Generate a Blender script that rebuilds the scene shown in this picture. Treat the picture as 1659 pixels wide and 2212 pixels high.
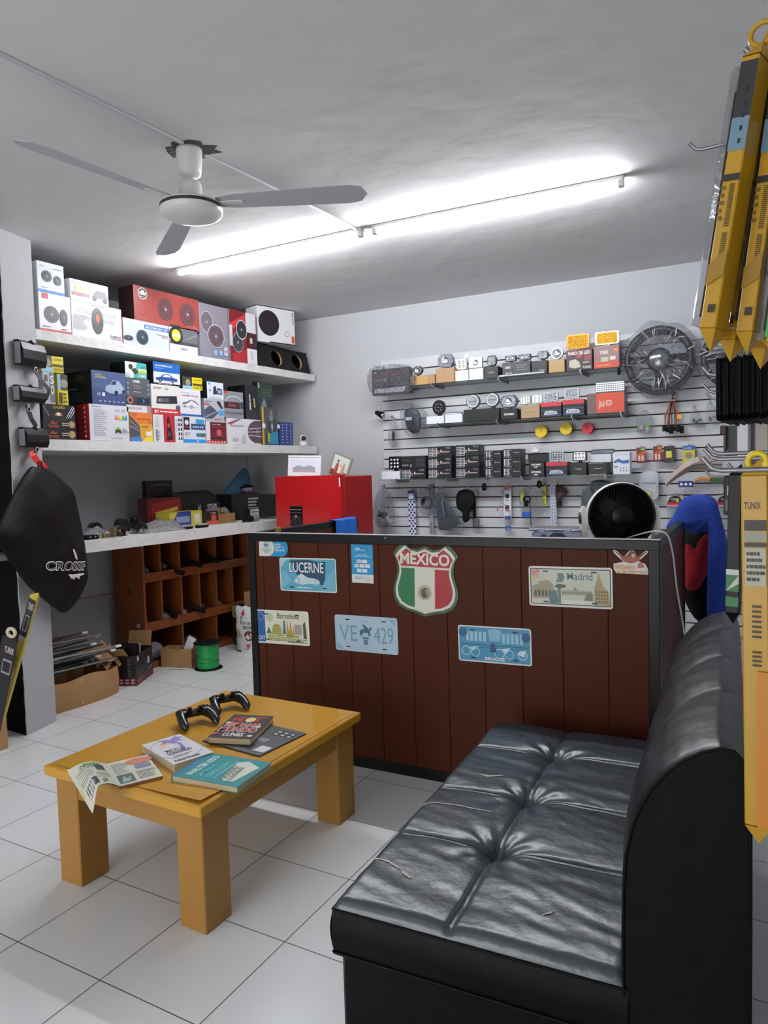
import bpy, math, random
import numpy as np
from mathutils import Matrix, Vector
random.seed(7)
R = math.radians
SC = bpy.context.scene
COL = SC.collection
for o in list(bpy.data.objects): bpy.data.objects.remove(o)

# ---------------------------------------------------------------- camera
FPX, CX, CY, CAMH = 1546.6, 829.5, 1106.0, 1.525
yaw, pitch, roll = -0.558722, -0.0556516, -0.0277626
Fw = np.array([math.sin(yaw)*math.cos(pitch), math.cos(yaw)*math.cos(pitch), math.sin(pitch)])
_r0 = np.array([math.cos(yaw), -math.sin(yaw), 0.0]); _u0 = np.cross(_r0, Fw)
Rt = _r0*math.cos(roll)+_u0*math.sin(roll); Up = -_r0*math.sin(roll)+_u0*math.cos(roll)
CAM = np.array([0, 0, CAMH])
cd = bpy.data.cameras.new('camera'); cam = bpy.data.objects.new('camera', cd); COL.objects.link(cam)
cd.sensor_fit = 'HORIZONTAL'; cd.sensor_width = 36.0; cd.lens = FPX/1659*36.0; cd.clip_start = 0.02
cam.matrix_world = Matrix(((Rt[0], Up[0], -Fw[0], 0), (Rt[1], Up[1], -Fw[1], 0), (Rt[2], Up[2], -Fw[2], CAMH), (0, 0, 0, 1)))
SC.camera = cam
# ---------------------------------------------------------------- light + exposure
w = bpy.data.worlds.new('world'); SC.world = w; w.use_nodes = True
w.node_tree.nodes['Background'].inputs[0].default_value = (0.97, 0.97, 0.98, 1)
w.node_tree.nodes['Background'].inputs[1].default_value = 5.0
TUBE_FRONT, REAR_FILL = 200.0, 20.0
SC.view_settings.view_transform = 'Standard'; SC.view_settings.look = 'None'
SC.view_settings.gamma = 1.0; SC.view_settings.use_curve_mapping = False
SC.view_settings.exposure = 0.0

# ---------------------------------------------------------------- photo measurements -> real planes
def ray(x, y): return Fw+Rt*(x-CX)/FPX-Up*(y-CY)/FPX
def onz(x, y, z): d = ray(x, y); return CAM+d*(z-CAMH)/d[2]
def ony(x, y, Y): d = ray(x, y); return CAM+d*Y/d[1]
def onx(x, y, X): d = ray(x, y); return CAM+d*X/d[0]
class Ctx:
    """a vertical working plane: s along it, z up, d towards the room"""
    def __init__(s, p0, th): s.p0 = np.array([p0[0], p0[1], 0.0]); s.th = th; s.a = np.array([math.cos(th), math.sin(th), 0]); s.b = np.array([-math.sin(th), math.cos(th), 0]); s.used = []
    def at(s, x, y, d=0.0):
        r = ray(x, y); P = s.p0-s.b*d; p = CAM+r*(((P-CAM)@s.b)/(r@s.b)); return float((p-s.p0)@s.a), float(p[2])
    def w(s, sx, d, z): p = s.p0+s.a*sx-s.b*d; return Vector((p[0], p[1], z))
    def level(s, s0, s1, z, base):
        best = base
        for a, b, t in s.used:
            if min(b, s1)-max(a, s0) > 0.25*(s1-s0) and t <= z+0.05 and t > best: best = t
        return best

# ---------------------------------------------------------------- materials
def lin(h):
    h = h.lstrip('#'); c = [int(h[i:i+2], 16)/255 for i in (0, 2, 4)]
    return tuple(x/12.92 if x <= .04045 else ((x+.055)/1.055)**2.4 for x in c)+(1.0,)
MC = {}
def mat(hexc, rough=.5, metal=0.0, bump=0.0, bscale=40.0, vary=0.0, vscale=6.0, spec=.5, coat=0.0, emit=0.0, stretch=None, name=None):
    key = (hexc, rough, metal, bump, bscale, vary, vscale, spec, coat, emit, stretch)
    if key in MC: return MC[key]
    m = bpy.data.materials.new(name or 'mat_'+hexc.strip('#')); m.use_nodes = True
    nt = m.node_tree; b = nt.nodes['Principled BSDF']; c = lin(hexc)
    b.inputs['Base Color'].default_value = c; b.inputs['Roughness'].default_value = rough
    b.inputs['Metallic'].default_value = metal; b.inputs['Specular IOR Level'].default_value = spec
    b.inputs['Coat Weight'].default_value = coat
    if emit: b.inputs['Emission Color'].default_value = c; b.inputs['Emission Strength'].default_value = emit
    if vary or bump:
        tc = nt.nodes.new('ShaderNodeTexCoord'); mp = nt.nodes.new('ShaderNodeMapping')
        if stretch: mp.inputs['Scale'].default_value = stretch
        nt.links.new(tc.outputs['Object'], mp.inputs[0])
    if vary:
        n = nt.nodes.new('ShaderNodeTexNoise'); n.inputs['Scale'].default_value = vscale; n.inputs['Detail'].default_value = 6
        nt.links.new(mp.outputs[0], n.inputs['Vector'])
        mx = nt.nodes.new('ShaderNodeMix'); mx.data_type = 'RGBA'
        mx.inputs['A'].default_value = tuple(max(0, x*(1-vary)) for x in c[:3])+(1,)
        mx.inputs['B'].default_value = tuple(min(1, x*(1+vary)) for x in c[:3])+(1,)
        nt.links.new(n.outputs['Fac'], mx.inputs['Factor']); nt.links.new(mx.outputs['Result'], b.inputs['Base Color'])
    if bump:
        n = nt.nodes.new('ShaderNodeTexNoise'); n.inputs['Scale'].default_value = bscale; n.inputs['Detail'].default_value = 5
        nt.links.new(mp.outputs[0], n.inputs['Vector'])
        bp = nt.nodes.new('ShaderNodeBump'); bp.inputs['Strength'].default_value = bump; bp.inputs['Distance'].default_value = .02
        nt.links.new(n.outputs['Fac'], bp.inputs['Height']); nt.links.new(bp.outputs[0], b.inputs['Normal'])
    MC[key] = m; return m
def ink(h): return mat(h, .42)
def clear(name, tint, alpha, rough=.08, bump=.6, bscale=60, pw=2.2, dist=.01):
    key = ('clear', name)
    if key in MC: return MC[key]
    m = bpy.data.materials.new(name); m.use_nodes = True; nt = m.node_tree; nt.nodes.clear()
    out = nt.nodes.new('ShaderNodeOutputMaterial'); tr = nt.nodes.new('ShaderNodeBsdfTransparent'); gl = nt.nodes.new('ShaderNodeBsdfGlossy')
    tr.inputs[0].default_value = lin(tint); gl.inputs['Color'].default_value = lin('#f4f5f8'); gl.inputs['Roughness'].default_value = rough
    mx = nt.nodes.new('ShaderNodeMixShader'); lw = nt.nodes.new('ShaderNodeLayerWeight'); lw.inputs[0].default_value = .35; fr = nt.nodes.new('ShaderNodeMath'); fr.operation = 'POWER'; fr.inputs[1].default_value = pw; nt.links.new(lw.outputs['Facing'], fr.inputs[0])
    ad = nt.nodes.new('ShaderNodeMath'); ad.operation = 'ADD'; ad.use_clamp = True; ad.inputs[1].default_value = alpha
    tc = nt.nodes.new('ShaderNodeTexCoord'); n = nt.nodes.new('ShaderNodeTexNoise'); n.inputs['Scale'].default_value = bscale; n.inputs['Detail'].default_value = 3; n.inputs['Distortion'].default_value = 1.5
    bp = nt.nodes.new('ShaderNodeBump'); bp.inputs['Strength'].default_value = bump; bp.inputs['Distance'].default_value = dist
    nt.links.new(tc.outputs['Object'], n.inputs['Vector']); nt.links.new(n.outputs['Fac'], bp.inputs['Height'])
    nt.links.new(bp.outputs[0], gl.inputs['Normal']); nt.links.new(bp.outputs[0], lw.inputs['Normal'])
    nt.links.new(fr.outputs[0], ad.inputs[0]); nt.links.new(ad.outputs[0], mx.inputs[0])
    nt.links.new(tr.outputs[0], mx.inputs[1]); nt.links.new(gl.outputs[0], mx.inputs[2]); nt.links.new(mx.outputs[0], out.inputs[0])
    MC[key] = m; return m
PLASTIC = clear('clear_bag', '#f8f9fa', .05, .14, 1.0, 34, 1.8, .03)
CRINKLE = clear('crinkled_wrap', '#f4f5f7', .06, .09, 1.0, 30, 1.6, .035)
GLASS = clear('glass', '#eff6f3', .02, .03, 0.0, 5, 3.5)
TUB = clear('tub_plastic', '#dfe6f0', .25, .2, .1, 20)
WALLM = mat('#b9bbbf', .75, bump=.12, bscale=9, vary=.03, vscale=2.5, name='white_plaster')
CEILM = mat('#d6d5d5', .8, bump=.22, bscale=5, vary=.05, vscale=1.6, name='ceiling_plaster')
SHELFM = mat('#d8d8d6', .7, bump=.5, bscale=22, vary=.10, vscale=9, name='painted_concrete')
BLACKWALL = mat('#060606', .9, spec=.2, bump=.3, bscale=20, name='black_paint')
BLK = mat('#09090a', .42, spec=.3, name='black_plastic'); BLKM = mat('#0c0c0d', .7, spec=.2, name='black_matte'); CHROME = mat('#d5d8dc', .12, 1.0, name='chrome')
STEEL = mat('#9c9ea2', .35, .9, name='steel'); GREYP = mat('#8c9096', .45, name='grey_plastic'); WHT = mat('#e6e7e8', .4, name='white_plastic')
KRAFT = mat('#a98256', .75, vary=.10, vscale=14, bump=.08, bscale=60, name='kraft_card'); KRAFT2 = mat('#946f47', .8, vary=.12, vscale=10, name='kraft_inside')
WHITEBOX = mat('#e3e4e8', .35, name='white_card'); BLACKBOX = mat('#17171a', .4, name='black_card')

# ---------------------------------------------------------------- mesh builder
_txt = {}
def textmesh(s, bold):
    k = (s, bold)
    if k in _txt: return _txt[k]
    c = bpy.data.curves.new('t', 'FONT'); c.body = s; c.resolution_u = 3; c.offset = bold
    o = bpy.data.objects.new('t', c); COL.objects.link(o)
    dg = bpy.context.evaluated_depsgraph_get(); me = bpy.data.meshes.new_from_object(o.evaluated_get(dg))
    vs = [(v.co.x, v.co.y) for v in me.vertices]; fs = [tuple(p.vertices) for p in me.polygons]
    bpy.data.objects.remove(o); bpy.data.curves.remove(c); bpy.data.meshes.remove(me)
    xs = [v[0] for v in vs] or [0, 1]; ys = [v[1] for v in vs] or [0, 1]
    x0, x1, y0, y1 = min(xs), max(xs), min(ys), max(ys); dx = (x1-x0) or 1; dy = (y1-y0) or 1
    _txt[k] = ([((x-x0)/dx, (y-y0)/dy) for x, y in vs], fs); return _txt[k]
class MB:
    def __init__(s): s.v = []; s.f = []; s.m = []; s.ms = []; s.s = []; s.M = Matrix.Identity(4)
    def mi(s, m):
        if m not in s.ms: s.ms.append(m)
        return s.ms.index(m)
    def add(s, vs, fs, m, smooth=False):
        k = len(s.v); i = s.mi(m)
        s.v += [tuple(s.M @ Vector(v)) for v in vs]
        for f in fs: s.f.append(tuple(k+j for j in f)); s.m.append(i); s.s.append(smooth)
        return s
    def box(s, x0, y0, z0, x1, y1, z1, m, c=0.0):
        if x0 > x1: x0, x1 = x1, x0
        if y0 > y1: y0, y1 = y1, y0
        if z0 > z1: z0, z1 = z1, z0
        c = min(c, (x1-x0)*.45, (y1-y0)*.45, (z1-z0)*.45)
        if c <= 0:
            vs = [(x, y, z) for z in (z0, z1) for y in (y0, y1) for x in (x0, x1)]
            return s.add(vs, [(0, 2, 3, 1), (4, 5, 7, 6), (0, 1, 5, 4), (2, 6, 7, 3), (0, 4, 6, 2), (1, 3, 7, 5)], m)
        vs = []; idx = {}
        for cz, z in ((0, z0), (1, z1)):
            for cy_, y in ((0, y0), (1, y1)):
                for cx_, x in ((0, x0), (1, x1)):
                    ix, iy, iz = (x+c if cx_ == 0 else x-c), (y+c if cy_ == 0 else y-c), (z+c if cz == 0 else z-c)
                    for ax, p in (('x', (x, iy, iz)), ('y', (ix, y, iz)), ('z', (ix, iy, z))): idx[(cx_, cy_, cz, ax)] = len(vs); vs.append(p)
        I = lambda a, b, d, ax: idx[(a, b, d, ax)]
        fs = [[I(0, 0, 0, 'x'), I(0, 0, 1, 'x'), I(0, 1, 1, 'x'), I(0, 1, 0, 'x')], [I(1, 0, 0, 'x'), I(1, 1, 0, 'x'), I(1, 1, 1, 'x'), I(1, 0, 1, 'x')],
              [I(0, 0, 0, 'y'), I(1, 0, 0, 'y'), I(1, 0, 1, 'y'), I(0, 0, 1, 'y')], [I(0, 1, 0, 'y'), I(0, 1, 1, 'y'), I(1, 1, 1, 'y'), I(1, 1, 0, 'y')],
              [I(0, 0, 0, 'z'), I(0, 1, 0, 'z'), I(1, 1, 0, 'z'), I(1, 0, 0, 'z')], [I(0, 0, 1, 'z'), I(1, 0, 1, 'z'), I(1, 1, 1, 'z'), I(0, 1, 1, 'z')]]
        for a in (0, 1):
            for b in (0, 1):
                fs.append([I(0, a, b, 'y'), I(1, a, b, 'y'), I(1, a, b, 'z'), I(0, a, b, 'z')])
                fs.append([I(a, 0, b, 'x'), I(a, 1, b, 'x'), I(a, 1, b, 'z'), I(a, 0, b, 'z')])
                fs.append([I(a, b, 0, 'x'), I(a, b, 1, 'x'), I(a, b, 1, 'y'), I(a, b, 0, 'y')])
                for d in (0, 1): fs.append([I(a, b, d, 'x'), I(a, b, d, 'y'), I(a, b, d, 'z')])
        return s.add(vs, fs, m)
    def cyl(s, p0, p1, r0, r1, m, n=16, caps=True, smooth=True):
        p0, p1 = Vector(p0), Vector(p1); d = (p1-p0).normalized(); a = d.orthogonal().normalized(); b = d.cross(a)
        vs = [tuple(p+a*(math.cos(2*math.pi*i/n)*r)+b*(math.sin(2*math.pi*i/n)*r)) for p, r in ((p0, r0), (p1, r1)) for i in range(n)]
        s.add(vs, [(i, (i+1) % n, n+(i+1) % n, n+i) for i in range(n)], m, smooth)
        if caps: s.add(vs, [tuple(range(n))[::-1], tuple(range(n, 2*n))], m)
        return s
    def tube(s, pts, r, m, n=8, closed=False, flat=None):
        P = [Vector(p) for p in pts]; N = len(P); rs = r if isinstance(r, (list, tuple)) else [r]*N; vs = []; a = None
        for i in range(N):
            t = (P[(i+1) % N]-P[i-1]) if closed else (P[min(i+1, N-1)]-P[max(i-1, 0)])
            t.normalize()
            if a is None: a = t.orthogonal().normalized()
            a = (a-t*a.dot(t)).normalized(); b = t.cross(a)
            for k in range(n):
                q = 2*math.pi*k/n; vs.append(tuple(P[i]+a*(math.cos(q)*rs[i])+b*(math.sin(q)*rs[i]*(flat or 1))))
        fs = [(i*n+k, i*n+(k+1) % n, ((i+1) % N)*n+(k+1) % n, ((i+1) % N)*n+k) for i in range(N if closed else N-1) for k in range(n)]
        s.add(vs, fs, m, True)
        if not closed: s.add(vs, [tuple(range(n))[::-1], tuple(range((N-1)*n, N*n))], m)
        return s
    def ribbon(s, pts, wv, m, th=.0015):
        """flat strap following pts; wv = width vector"""
        P = [Vector(p) for p in pts]; wv = Vector(wv)/2; N = len(P); vs = []
        for i in range(N):
            t = (P[min(i+1, N-1)]-P[max(i-1, 0)]).normalized(); nn = t.cross(wv).normalized()*th/2
            vs += [tuple(P[i]-wv-nn), tuple(P[i]+wv-nn), tuple(P[i]+wv+nn), tuple(P[i]-wv+nn)]
        fs = [(i*4+k, i*4+(k+1) % 4, (i+1)*4+(k+1) % 4, (i+1)*4+k) for i in range(N-1) for k in range(4)]+[(3, 2, 1, 0), tuple(range(N*4-4, N*4))]
        return s.add(vs, fs, m, False)
    def lathe(s, prof, m, n=32, o=(0, 0, 0), axis='z', sq=1.0):
        vs = []
        for r, h in prof:
            for i in range(n):
                q = 2*math.pi*i/n; x, y = r*math.cos(q), r*math.sin(q)*sq
                p = (x, y, h) if axis == 'z' else ((x, h, y) if axis == 'y' else (h, x, y)); vs.append((p[0]+o[0], p[1]+o[1], p[2]+o[2]))
        return s.add(vs, [(j*n+i, j*n+(i+1) % n, (j+1)*n+(i+1) % n, (j+1)*n+i) for j in range(len(prof)-1) for i in range(n)], m, True)
    def grid(s, fn, nu, nv, m, smooth=True, wrap=False):
        vs = [fn(i/nu, j/nv) for j in range(nv+1) for i in range(nu+1)]
        return s.add(vs, [(j*(nu+1)+i, j*(nu+1)+i+1, (j+1)*(nu+1)+i+1, (j+1)*(nu+1)+i) for j in range(nv) for i in range(nu)], m, smooth)
    def prism(s, pts, y0, y1, m, smooth=False):
        """outline in x,z pushed from y0 to y1"""
        n = len(pts); vs = [(x, y0, z) for x, z in pts]+[(x, y1, z) for x, z in pts]
        s.add(vs, [tuple(range(n)), tuple(range(n, 2*n))[::-1]], m); return s.add(vs, [(i, n+i, n+(i+1) % n, (i+1) % n) for i in range(n)], m, smooth)
    def torus(s, c, R0, r, m, axis='y', n=40, k=10, a0=0, a1=2*math.pi):
        full = abs(a1-a0-2*math.pi) < 1e-6; N = n if full else n+1; pts = []
        for i in range(N):
            q = a0+(a1-a0)*i/n; x, z = R0*math.cos(q), R0*math.sin(q)
            pts.append((c[0]+x, c[1], c[2]+z) if axis == 'y' else ((c[0]+x, c[1]+z, c[2]) if axis == 'z' else (c[0], c[1]+x, c[2]+z)))
        return s.tube(pts, r, m, k, closed=full)
    # graphics printed on a flat face; coordinates run 0..1 over the face
    def face(s, o, ux, uy, W, H, spec, eps=.0006, hf=None):
        o, ux, uy = Vector(o), Vector(ux).normalized(), Vector(uy).normalized(); nn = ux.cross(uy); k = [0]
        def put(p2, fs, col, sm=False):
            k[0] += 1; e = eps*k[0]
            def P(x, y): return o+ux*(x*W)+uy*(y*H)+nn*((hf(x, y) if hf else 0)+e)
            s.add([tuple(P(x, y)) for x, y in p2], fs, ink(col) if isinstance(col, str) else col)
        def ell(cx, cy, r, sx=1, n=28): return [(cx+r*sx*H/W*math.cos(2*math.pi*i/n), cy+r*math.sin(2*math.pi*i/n)) for i in range(n)]
        for it in spec:
            t = it[0]
            if t == 'r': put([(it[1], it[2]), (it[3], it[2]), (it[3], it[4]), (it[1], it[4])], [(0, 1, 2, 3)], it[5])
            elif t == 't':
                vs, fs = textmesh(it[5], it[7] if len(it) > 7 else .0); put([(it[1]+(it[3]-it[1])*x, it[2]+(it[4]-it[2])*y) for x, y in vs], fs, it[6])
            elif t == 'd': put(ell(it[1], it[2], it[3], it[5] if len(it) > 5 else 1), [tuple(range(28))], it[4])
            elif t == 'o':
                sx = it[6] if len(it) > 6 else 1; a, b = ell(it[1], it[2], it[3], sx), ell(it[1], it[2], it[3]-it[4], sx)
                put(a+b, [(i, (i+1) % 28, 28+(i+1) % 28, 28+i) for i in range(28)], it[5])
            elif t == 'p': put(it[1], [tuple(range(len(it[1])))], it[2])
            elif t == 'n':
                x0, y0, x1, y1, rows, c = it[1:7]; rr = random.Random(int((x0+y1)*1000)+rows); vs = []; fs = []
                for q in range(rows):
                    y = y1-(y1-y0)*(q+.5)/rows; hh = (y1-y0)/rows*.26; x = x0; end = x0+(x1-x0)*rr.uniform(.6, 1)
                    while x < end:
                        xe = min(x+(x1-x0)*rr.uniform(.08, .25), x1); b = len(vs); vs += [(x, y-hh), (xe, y-hh), (xe, y+hh), (x, y+hh)]; fs.append((b, b+1, b+2, b+3)); x = xe+(x1-x0)*.03
                put(vs, fs, c)
            elif t == 'k':   # a loudspeaker picture
                cx_, cy_, r = it[1:4]; sx = it[4] if len(it) > 4 else 1; dk = it[5] if len(it) > 5 else '#22242a'; md = it[6] if len(it) > 6 else '#4a4d55'
                for q, c in ((1, dk), (.86, md), (.78, dk), (.42, md), (.34, dk), (.16, '#9a9aa0')): put(ell(cx_, cy_, r*q, sx), [tuple(range(28))], c)
            elif t == 'g':
                x0, y0, x1, y1, nx, ny, c = it[1:8]; gp = it[8] if len(it) > 8 else .3; vs = []; fs = []
                for i in range(nx):
                    for j in range(ny):
                        a = x0+(x1-x0)*(i+gp/2)/nx; b2 = x0+(x1-x0)*(i+1-gp/2)/nx; c2 = y0+(y1-y0)*(j+gp/2)/ny; d2 = y0+(y1-y0)*(j+1-gp/2)/ny
                        b = len(vs); vs += [(a, c2), (b2, c2), (b2, d2), (a, d2)]; fs.append((b, b+1, b+2, b+3))
                put(vs, fs, c)
            elif t == 'c':   # side view of a car
                x0, y0, x1, y1, c = it[1:6]; fl = lambda L: [(x0+(x1-x0)*x, y0+(y1-y0)*y) for x, y in L]
                L = fl([(0, .2), (0, .45), (.2, .55), (.35, .9), (.62, .95), (.8, .6), (1, .5), (1, .2)]); put(L, [tuple(range(8))], c)
                L = fl([(.3, .6), (.39, .84), (.6, .86), (.71, .6)]); put(L, [(0, 1, 2, 3)], it[6] if len(it) > 6 else '#1b2230')
                for q in (.2, .78): put(ell(x0+(x1-x0)*q, y0+(y1-y0)*.2, (y1-y0)*.2), [tuple(range(28))], '#15151a'); put(ell(x0+(x1-x0)*q, y0+(y1-y0)*.2, (y1-y0)*.1), [tuple(range(28))], '#a5a8ae')
        return s
    def out(s, name, parent=None, loc=None, rotz=0.0, rot=None, label=None, cat=None, group=None, kind=None, mods=None):
        me = bpy.data.meshes.new(name); me.from_pydata(s.v, [], s.f)
        for m in s.ms: me.materials.append(m)
        me.polygons.foreach_set('material_index', s.m); me.polygons.foreach_set('use_smooth', s.s); me.update()
        o = bpy.data.objects.new(name, me); COL.objects.link(o)
        if parent is not None: o.parent = parent
        if loc is not None: o.location = loc
        if rot is not None: o.rotation_euler = rot
        elif rotz: o.rotation_euler = (0, 0, rotz)
        return tag(o, label, cat, group, kind)
def tag(o, label=None, cat=None, group=None, kind=None):
    if label: o['label'] = label
    if cat: o['category'] = cat
    if group: o['group'] = group
    if kind: o['kind'] = kind
    return o
def empty(name, loc, rotz=0.0, label=None, cat=None, group=None, rot=None):
    o = bpy.data.objects.new(name, None); COL.objects.link(o); o.location = loc; o.rotation_euler = rot or (0, 0, rotz); o.empty_display_size = .05
    return tag(o, label, cat, group)
def frame_matrix(o, x, y, z):
    return Matrix(((x[0], y[0], z[0], o[0]), (x[1], y[1], z[1], o[1]), (x[2], y[2], z[2], o[2]), (0, 0, 0, 1)))
def blob(outline, th, m, mb=None, rings=8, ctr=None, wob=.25, seed=0, back=True, sub=4, flat=.5):
    """soft bag shape: outline in x,z (front = -y); returns builder and its height function"""
    mb = mb or MB(); n0 = len(outline); pts = []
    for i in range(n0):   # smooth closed outline
        p0, p1, p2, p3 = (outline[(i+k-1) % n0] for k in range(4))
        for q in range(sub):
            t = q/sub; pts.append(tuple(.5*((2*p1[a])+(-p0[a]+p2[a])*t+(2*p0[a]-5*p1[a]+4*p2[a]-p3[a])*t*t+(-p0[a]+3*p1[a]-3*p2[a]+p3[a])*t**3) for a in (0, 1)))
    N = len(pts); c = ctr or (sum(p[0] for p in pts)/N, sum(p[1] for p in pts)/N)
    sz = max(abs(p[0]-c[0])+abs(p[1]-c[1]) for p in pts); rr = random.Random(seed); ph = [rr.uniform(0, 6.28) for _ in range(6)]
    def wave(x, z):
        x, z = (x-c[0])/sz, (z-c[1])/sz
        return math.sin(9*x+4*z+ph[0])*.4+math.sin(-6*x+11*z+ph[1])*.3+math.sin(17*x-9*z+ph[2])*.2+math.sin(23*z+13*x+ph[3])*.12
    def hgt(t, x, z): return th*(max(0, 1-t*t)**flat)*(1+wob*wave(x, z))
    def bd(x, z):
        a = math.atan2(z-c[1], x-c[0]); best = 1e9
        for i in range(N):
            ax, az = pts[i][0]-c[0], pts[i][1]-c[1]; bx, bz = pts[(i+1) % N][0]-c[0], pts[(i+1) % N][1]-c[1]; ex, ez = bx-ax, bz-az; dx, dz = math.cos(a), math.sin(a)
            den = dx*ez-dz*ex
            if abs(den) < 1e-12: continue
            t = (ax*ez-az*ex)/den; u = (ax*dz-az*dx)/den
            if t > 0 and -1e-6 <= u <= 1+1e-6: best = min(best, t)
        return best
    def hf(x, z): t = min(.999, math.hypot(x-c[0], z-c[1])/bd(x, z)); return hgt(t, x, z)
    for sgn in ((-1, 1) if back else (-1,)):
        vs = [(c[0], sgn*hgt(0, *c)*(1 if sgn < 0 else .35), c[1])]
        for r in range(1, rings+1):
            t = math.sin(r/rings*math.pi/2)
            for p in pts: x, z = c[0]+(p[0]-c[0])*t, c[1]+(p[1]-c[1])*t; vs.append((x, sgn*hgt(t, x, z)*(1 if sgn < 0 else .35), z))
        fs = [(0, 1+i, 1+(i+1) % N) for i in range(N)]+[(1+(r-1)*N+i, 1+r*N+i, 1+r*N+(i+1) % N, 1+(r-1)*N+(i+1) % N) for r in range(1, rings) for i in range(N)]
        if sgn > 0: fs = [f[::-1] for f in fs]
        mb.add(vs, fs, m, True)
    return mb, hf

# ================================================================ THE SETTING
GA = 0.06643
SL = Ctx((-4.173, 5.522), GA)           # slatted back wall
LS = Ctx((-4.173, 2.674), math.pi/2)    # front edge of the masonry shelves on the left
H_CEIL = 3.0
def slab(mb, pts, z0, z1, m):
    n = len(pts); vs = [(x, y, z0) for x, y in pts]+[(x, y, z1) for x, y in pts]
    mb.add(vs, [tuple(range(n))[::-1], tuple(range(n, 2*n))], m); return mb.add(vs, [(i, (i+1) % n, n+(i+1) % n, n+i) for i in range(n)], m)
# floor: square tiles 0.40 m, turned three degrees
fm = bpy.data.materials.new('floor_tiles'); fm.use_nodes = True; nt = fm.node_tree; b = nt.nodes['Principled BSDF']
tc = nt.nodes.new('ShaderNodeTexCoord'); br = nt.nodes.new('ShaderNodeTexBrick'); br.offset = 0; br.squash = 1
br.inputs['Scale'].default_value = 1; br.inputs['Brick Width'].default_value = .4; br.inputs['Row Height'].default_value = .4
br.inputs['Mortar Size'].default_value = .0022; br.inputs['Mortar Smooth'].default_value = .3; br.inputs['Bias'].default_value = 0
br.inputs['Color1'].default_value = lin('#e2e5e6'); br.inputs['Color2'].default_value = lin('#e7eaeb'); br.inputs['Mortar'].default_value = lin('#55565a')
ns = nt.nodes.new('ShaderNodeTexNoise'); ns.inputs['Scale'].default_value = 1.7; ns.inputs['Detail'].default_value = 6
mr = nt.nodes.new('ShaderNodeMapRange'); mr.inputs[3].default_value = .90; mr.inputs[4].default_value = 1.06
mm = nt.nodes.new('ShaderNodeVectorMath'); mm.operation = 'SCALE'
nt.links.new(tc.outputs['Object'], br.inputs['Vector']); nt.links.new(tc.outputs['Object'], ns.inputs['Vector']); nt.links.new(ns.outputs['Fac'], mr.inputs[0])
nt.links.new(br.outputs['Color'], mm.inputs[0]); nt.links.new(mr.outputs[0], mm.inputs['Scale']); nt.links.new(mm.outputs[0], b.inputs['Base Color'])
b.inputs['Roughness'].default_value = .28; b.inputs['Specular IOR Level'].default_value = .45
bp = nt.nodes.new('ShaderNodeBump'); bp.inputs['Strength'].default_value = .25; bp.inputs['Distance'].default_value = .004; bp.invert = True
nt.links.new(br.outputs['Fac'], bp.inputs['Height']); nt.links.new(bp.outputs[0], b.inputs['Normal'])
fo = Vector((-2.2851, 1.2836, 0)); q = .0523
def inv(x, y): dx, dy = x-fo.x, y-fo.y; return (dx*math.cos(q)+dy*math.sin(q), -dx*math.sin(q)+dy*math.cos(q))
mb = MB(); slab(mb, [inv(*p) for p in ((-5.4, -3.1), (1.75, -3.1), (1.75, 6.1), (-5.4, 6.1))], -.08, 0, fm)
mb.out('floor', loc=fo, rotz=q, kind='structure')
mb = MB(); mb.box(-5.4, -3.1, H_CEIL, 1.75, 6.1, H_CEIL+.1, CEILM)
hole = [(-2.56, 2.33), (-2.53, 2.29), (-2.50, 2.30), (-2.47, 2.27), (-2.43, 2.29), (-2.39, 2.30), (-2.36, 2.34), (-2.38, 2.37), (-2.33, 2.41), (-2.37, 2.43), (-2.36, 2.47), (-2.42, 2.45), (-2.46, 2.47), (-2.51, 2.44), (-2.55, 2.45), (-2.54, 2.40), (-2.58, 2.38)]
slab(mb, hole, H_CEIL-.003, H_CEIL+.02, mat('#4d4944', .95, bump=.9, bscale=60, vary=.4, vscale=50))
mb.out('ceiling', kind='structure')
wb = SL.w
def wallpt(s, d): p = SL.w(s, d, 0); return (p.x, p.y)
mb = MB(); slab(mb, [wallpt(-1.3, -.02), wallpt(4.5, -.02), wallpt(4.5, -.2), wallpt(-1.3, -.2)], 0, H_CEIL, WALLM); mb.out('wall_back', kind='structure')
mb = MB(); mb.box(-5.3, 2.55, 0, -5.05, 5.47, H_CEIL, WALLM, 0); mb.box(-5.05, 2.69, .58, -5.045, 5.4, .595, mat('#a58f86', .8)); mb.out('wall_left', kind='structure')
mb = MB(); slab(mb, [(-5.4, 2.432), (-4.10, 2.432), (-4.173, 2.674), (-5.06, 2.674)], 0, H_CEIL, mat('#b2b3b6', .75, bump=.35, bscale=12, vary=.05, vscale=3))
jag = [(0, 0)]+[(1-.004-random.random()*.009, i/60) for i in range(61)]+[(0, 1)]
mb.face((-5.4, 2.432, .0), (1, 0, 0), (0, 0, 1), 1.302, H_CEIL, [('p', jag, BLACKWALL)]); mb.out('wall_partition', kind='structure')
mb = MB(); mb.box(-5.4, -3.1, 0, -5.3, 2.43, H_CEIL, WALLM); mb.out('wall_left', kind='structure')
mb = MB(); mb.box(.14, .95, 0, 1.75, 5.85, H_CEIL, WALLM); mb.out('wall_right', kind='structure')
mb = MB(); mb.box(1.65, -3.1, 0, 1.75, .95, H_CEIL, WALLM); mb.out('wall_right', kind='structure')
mb = MB(); mb.box(-5.4, -3.1, 0, -3.6, -3.0, H_CEIL, WALLM); mb.box(-.4, -3.1, 0, 1.75, -3.0, H_CEIL, WALLM); mb.box(-3.6, -3.1, 2.3, -.4, -3.0, H_CEIL, WALLM); mb.out('wall_rear', kind='structure')

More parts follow.
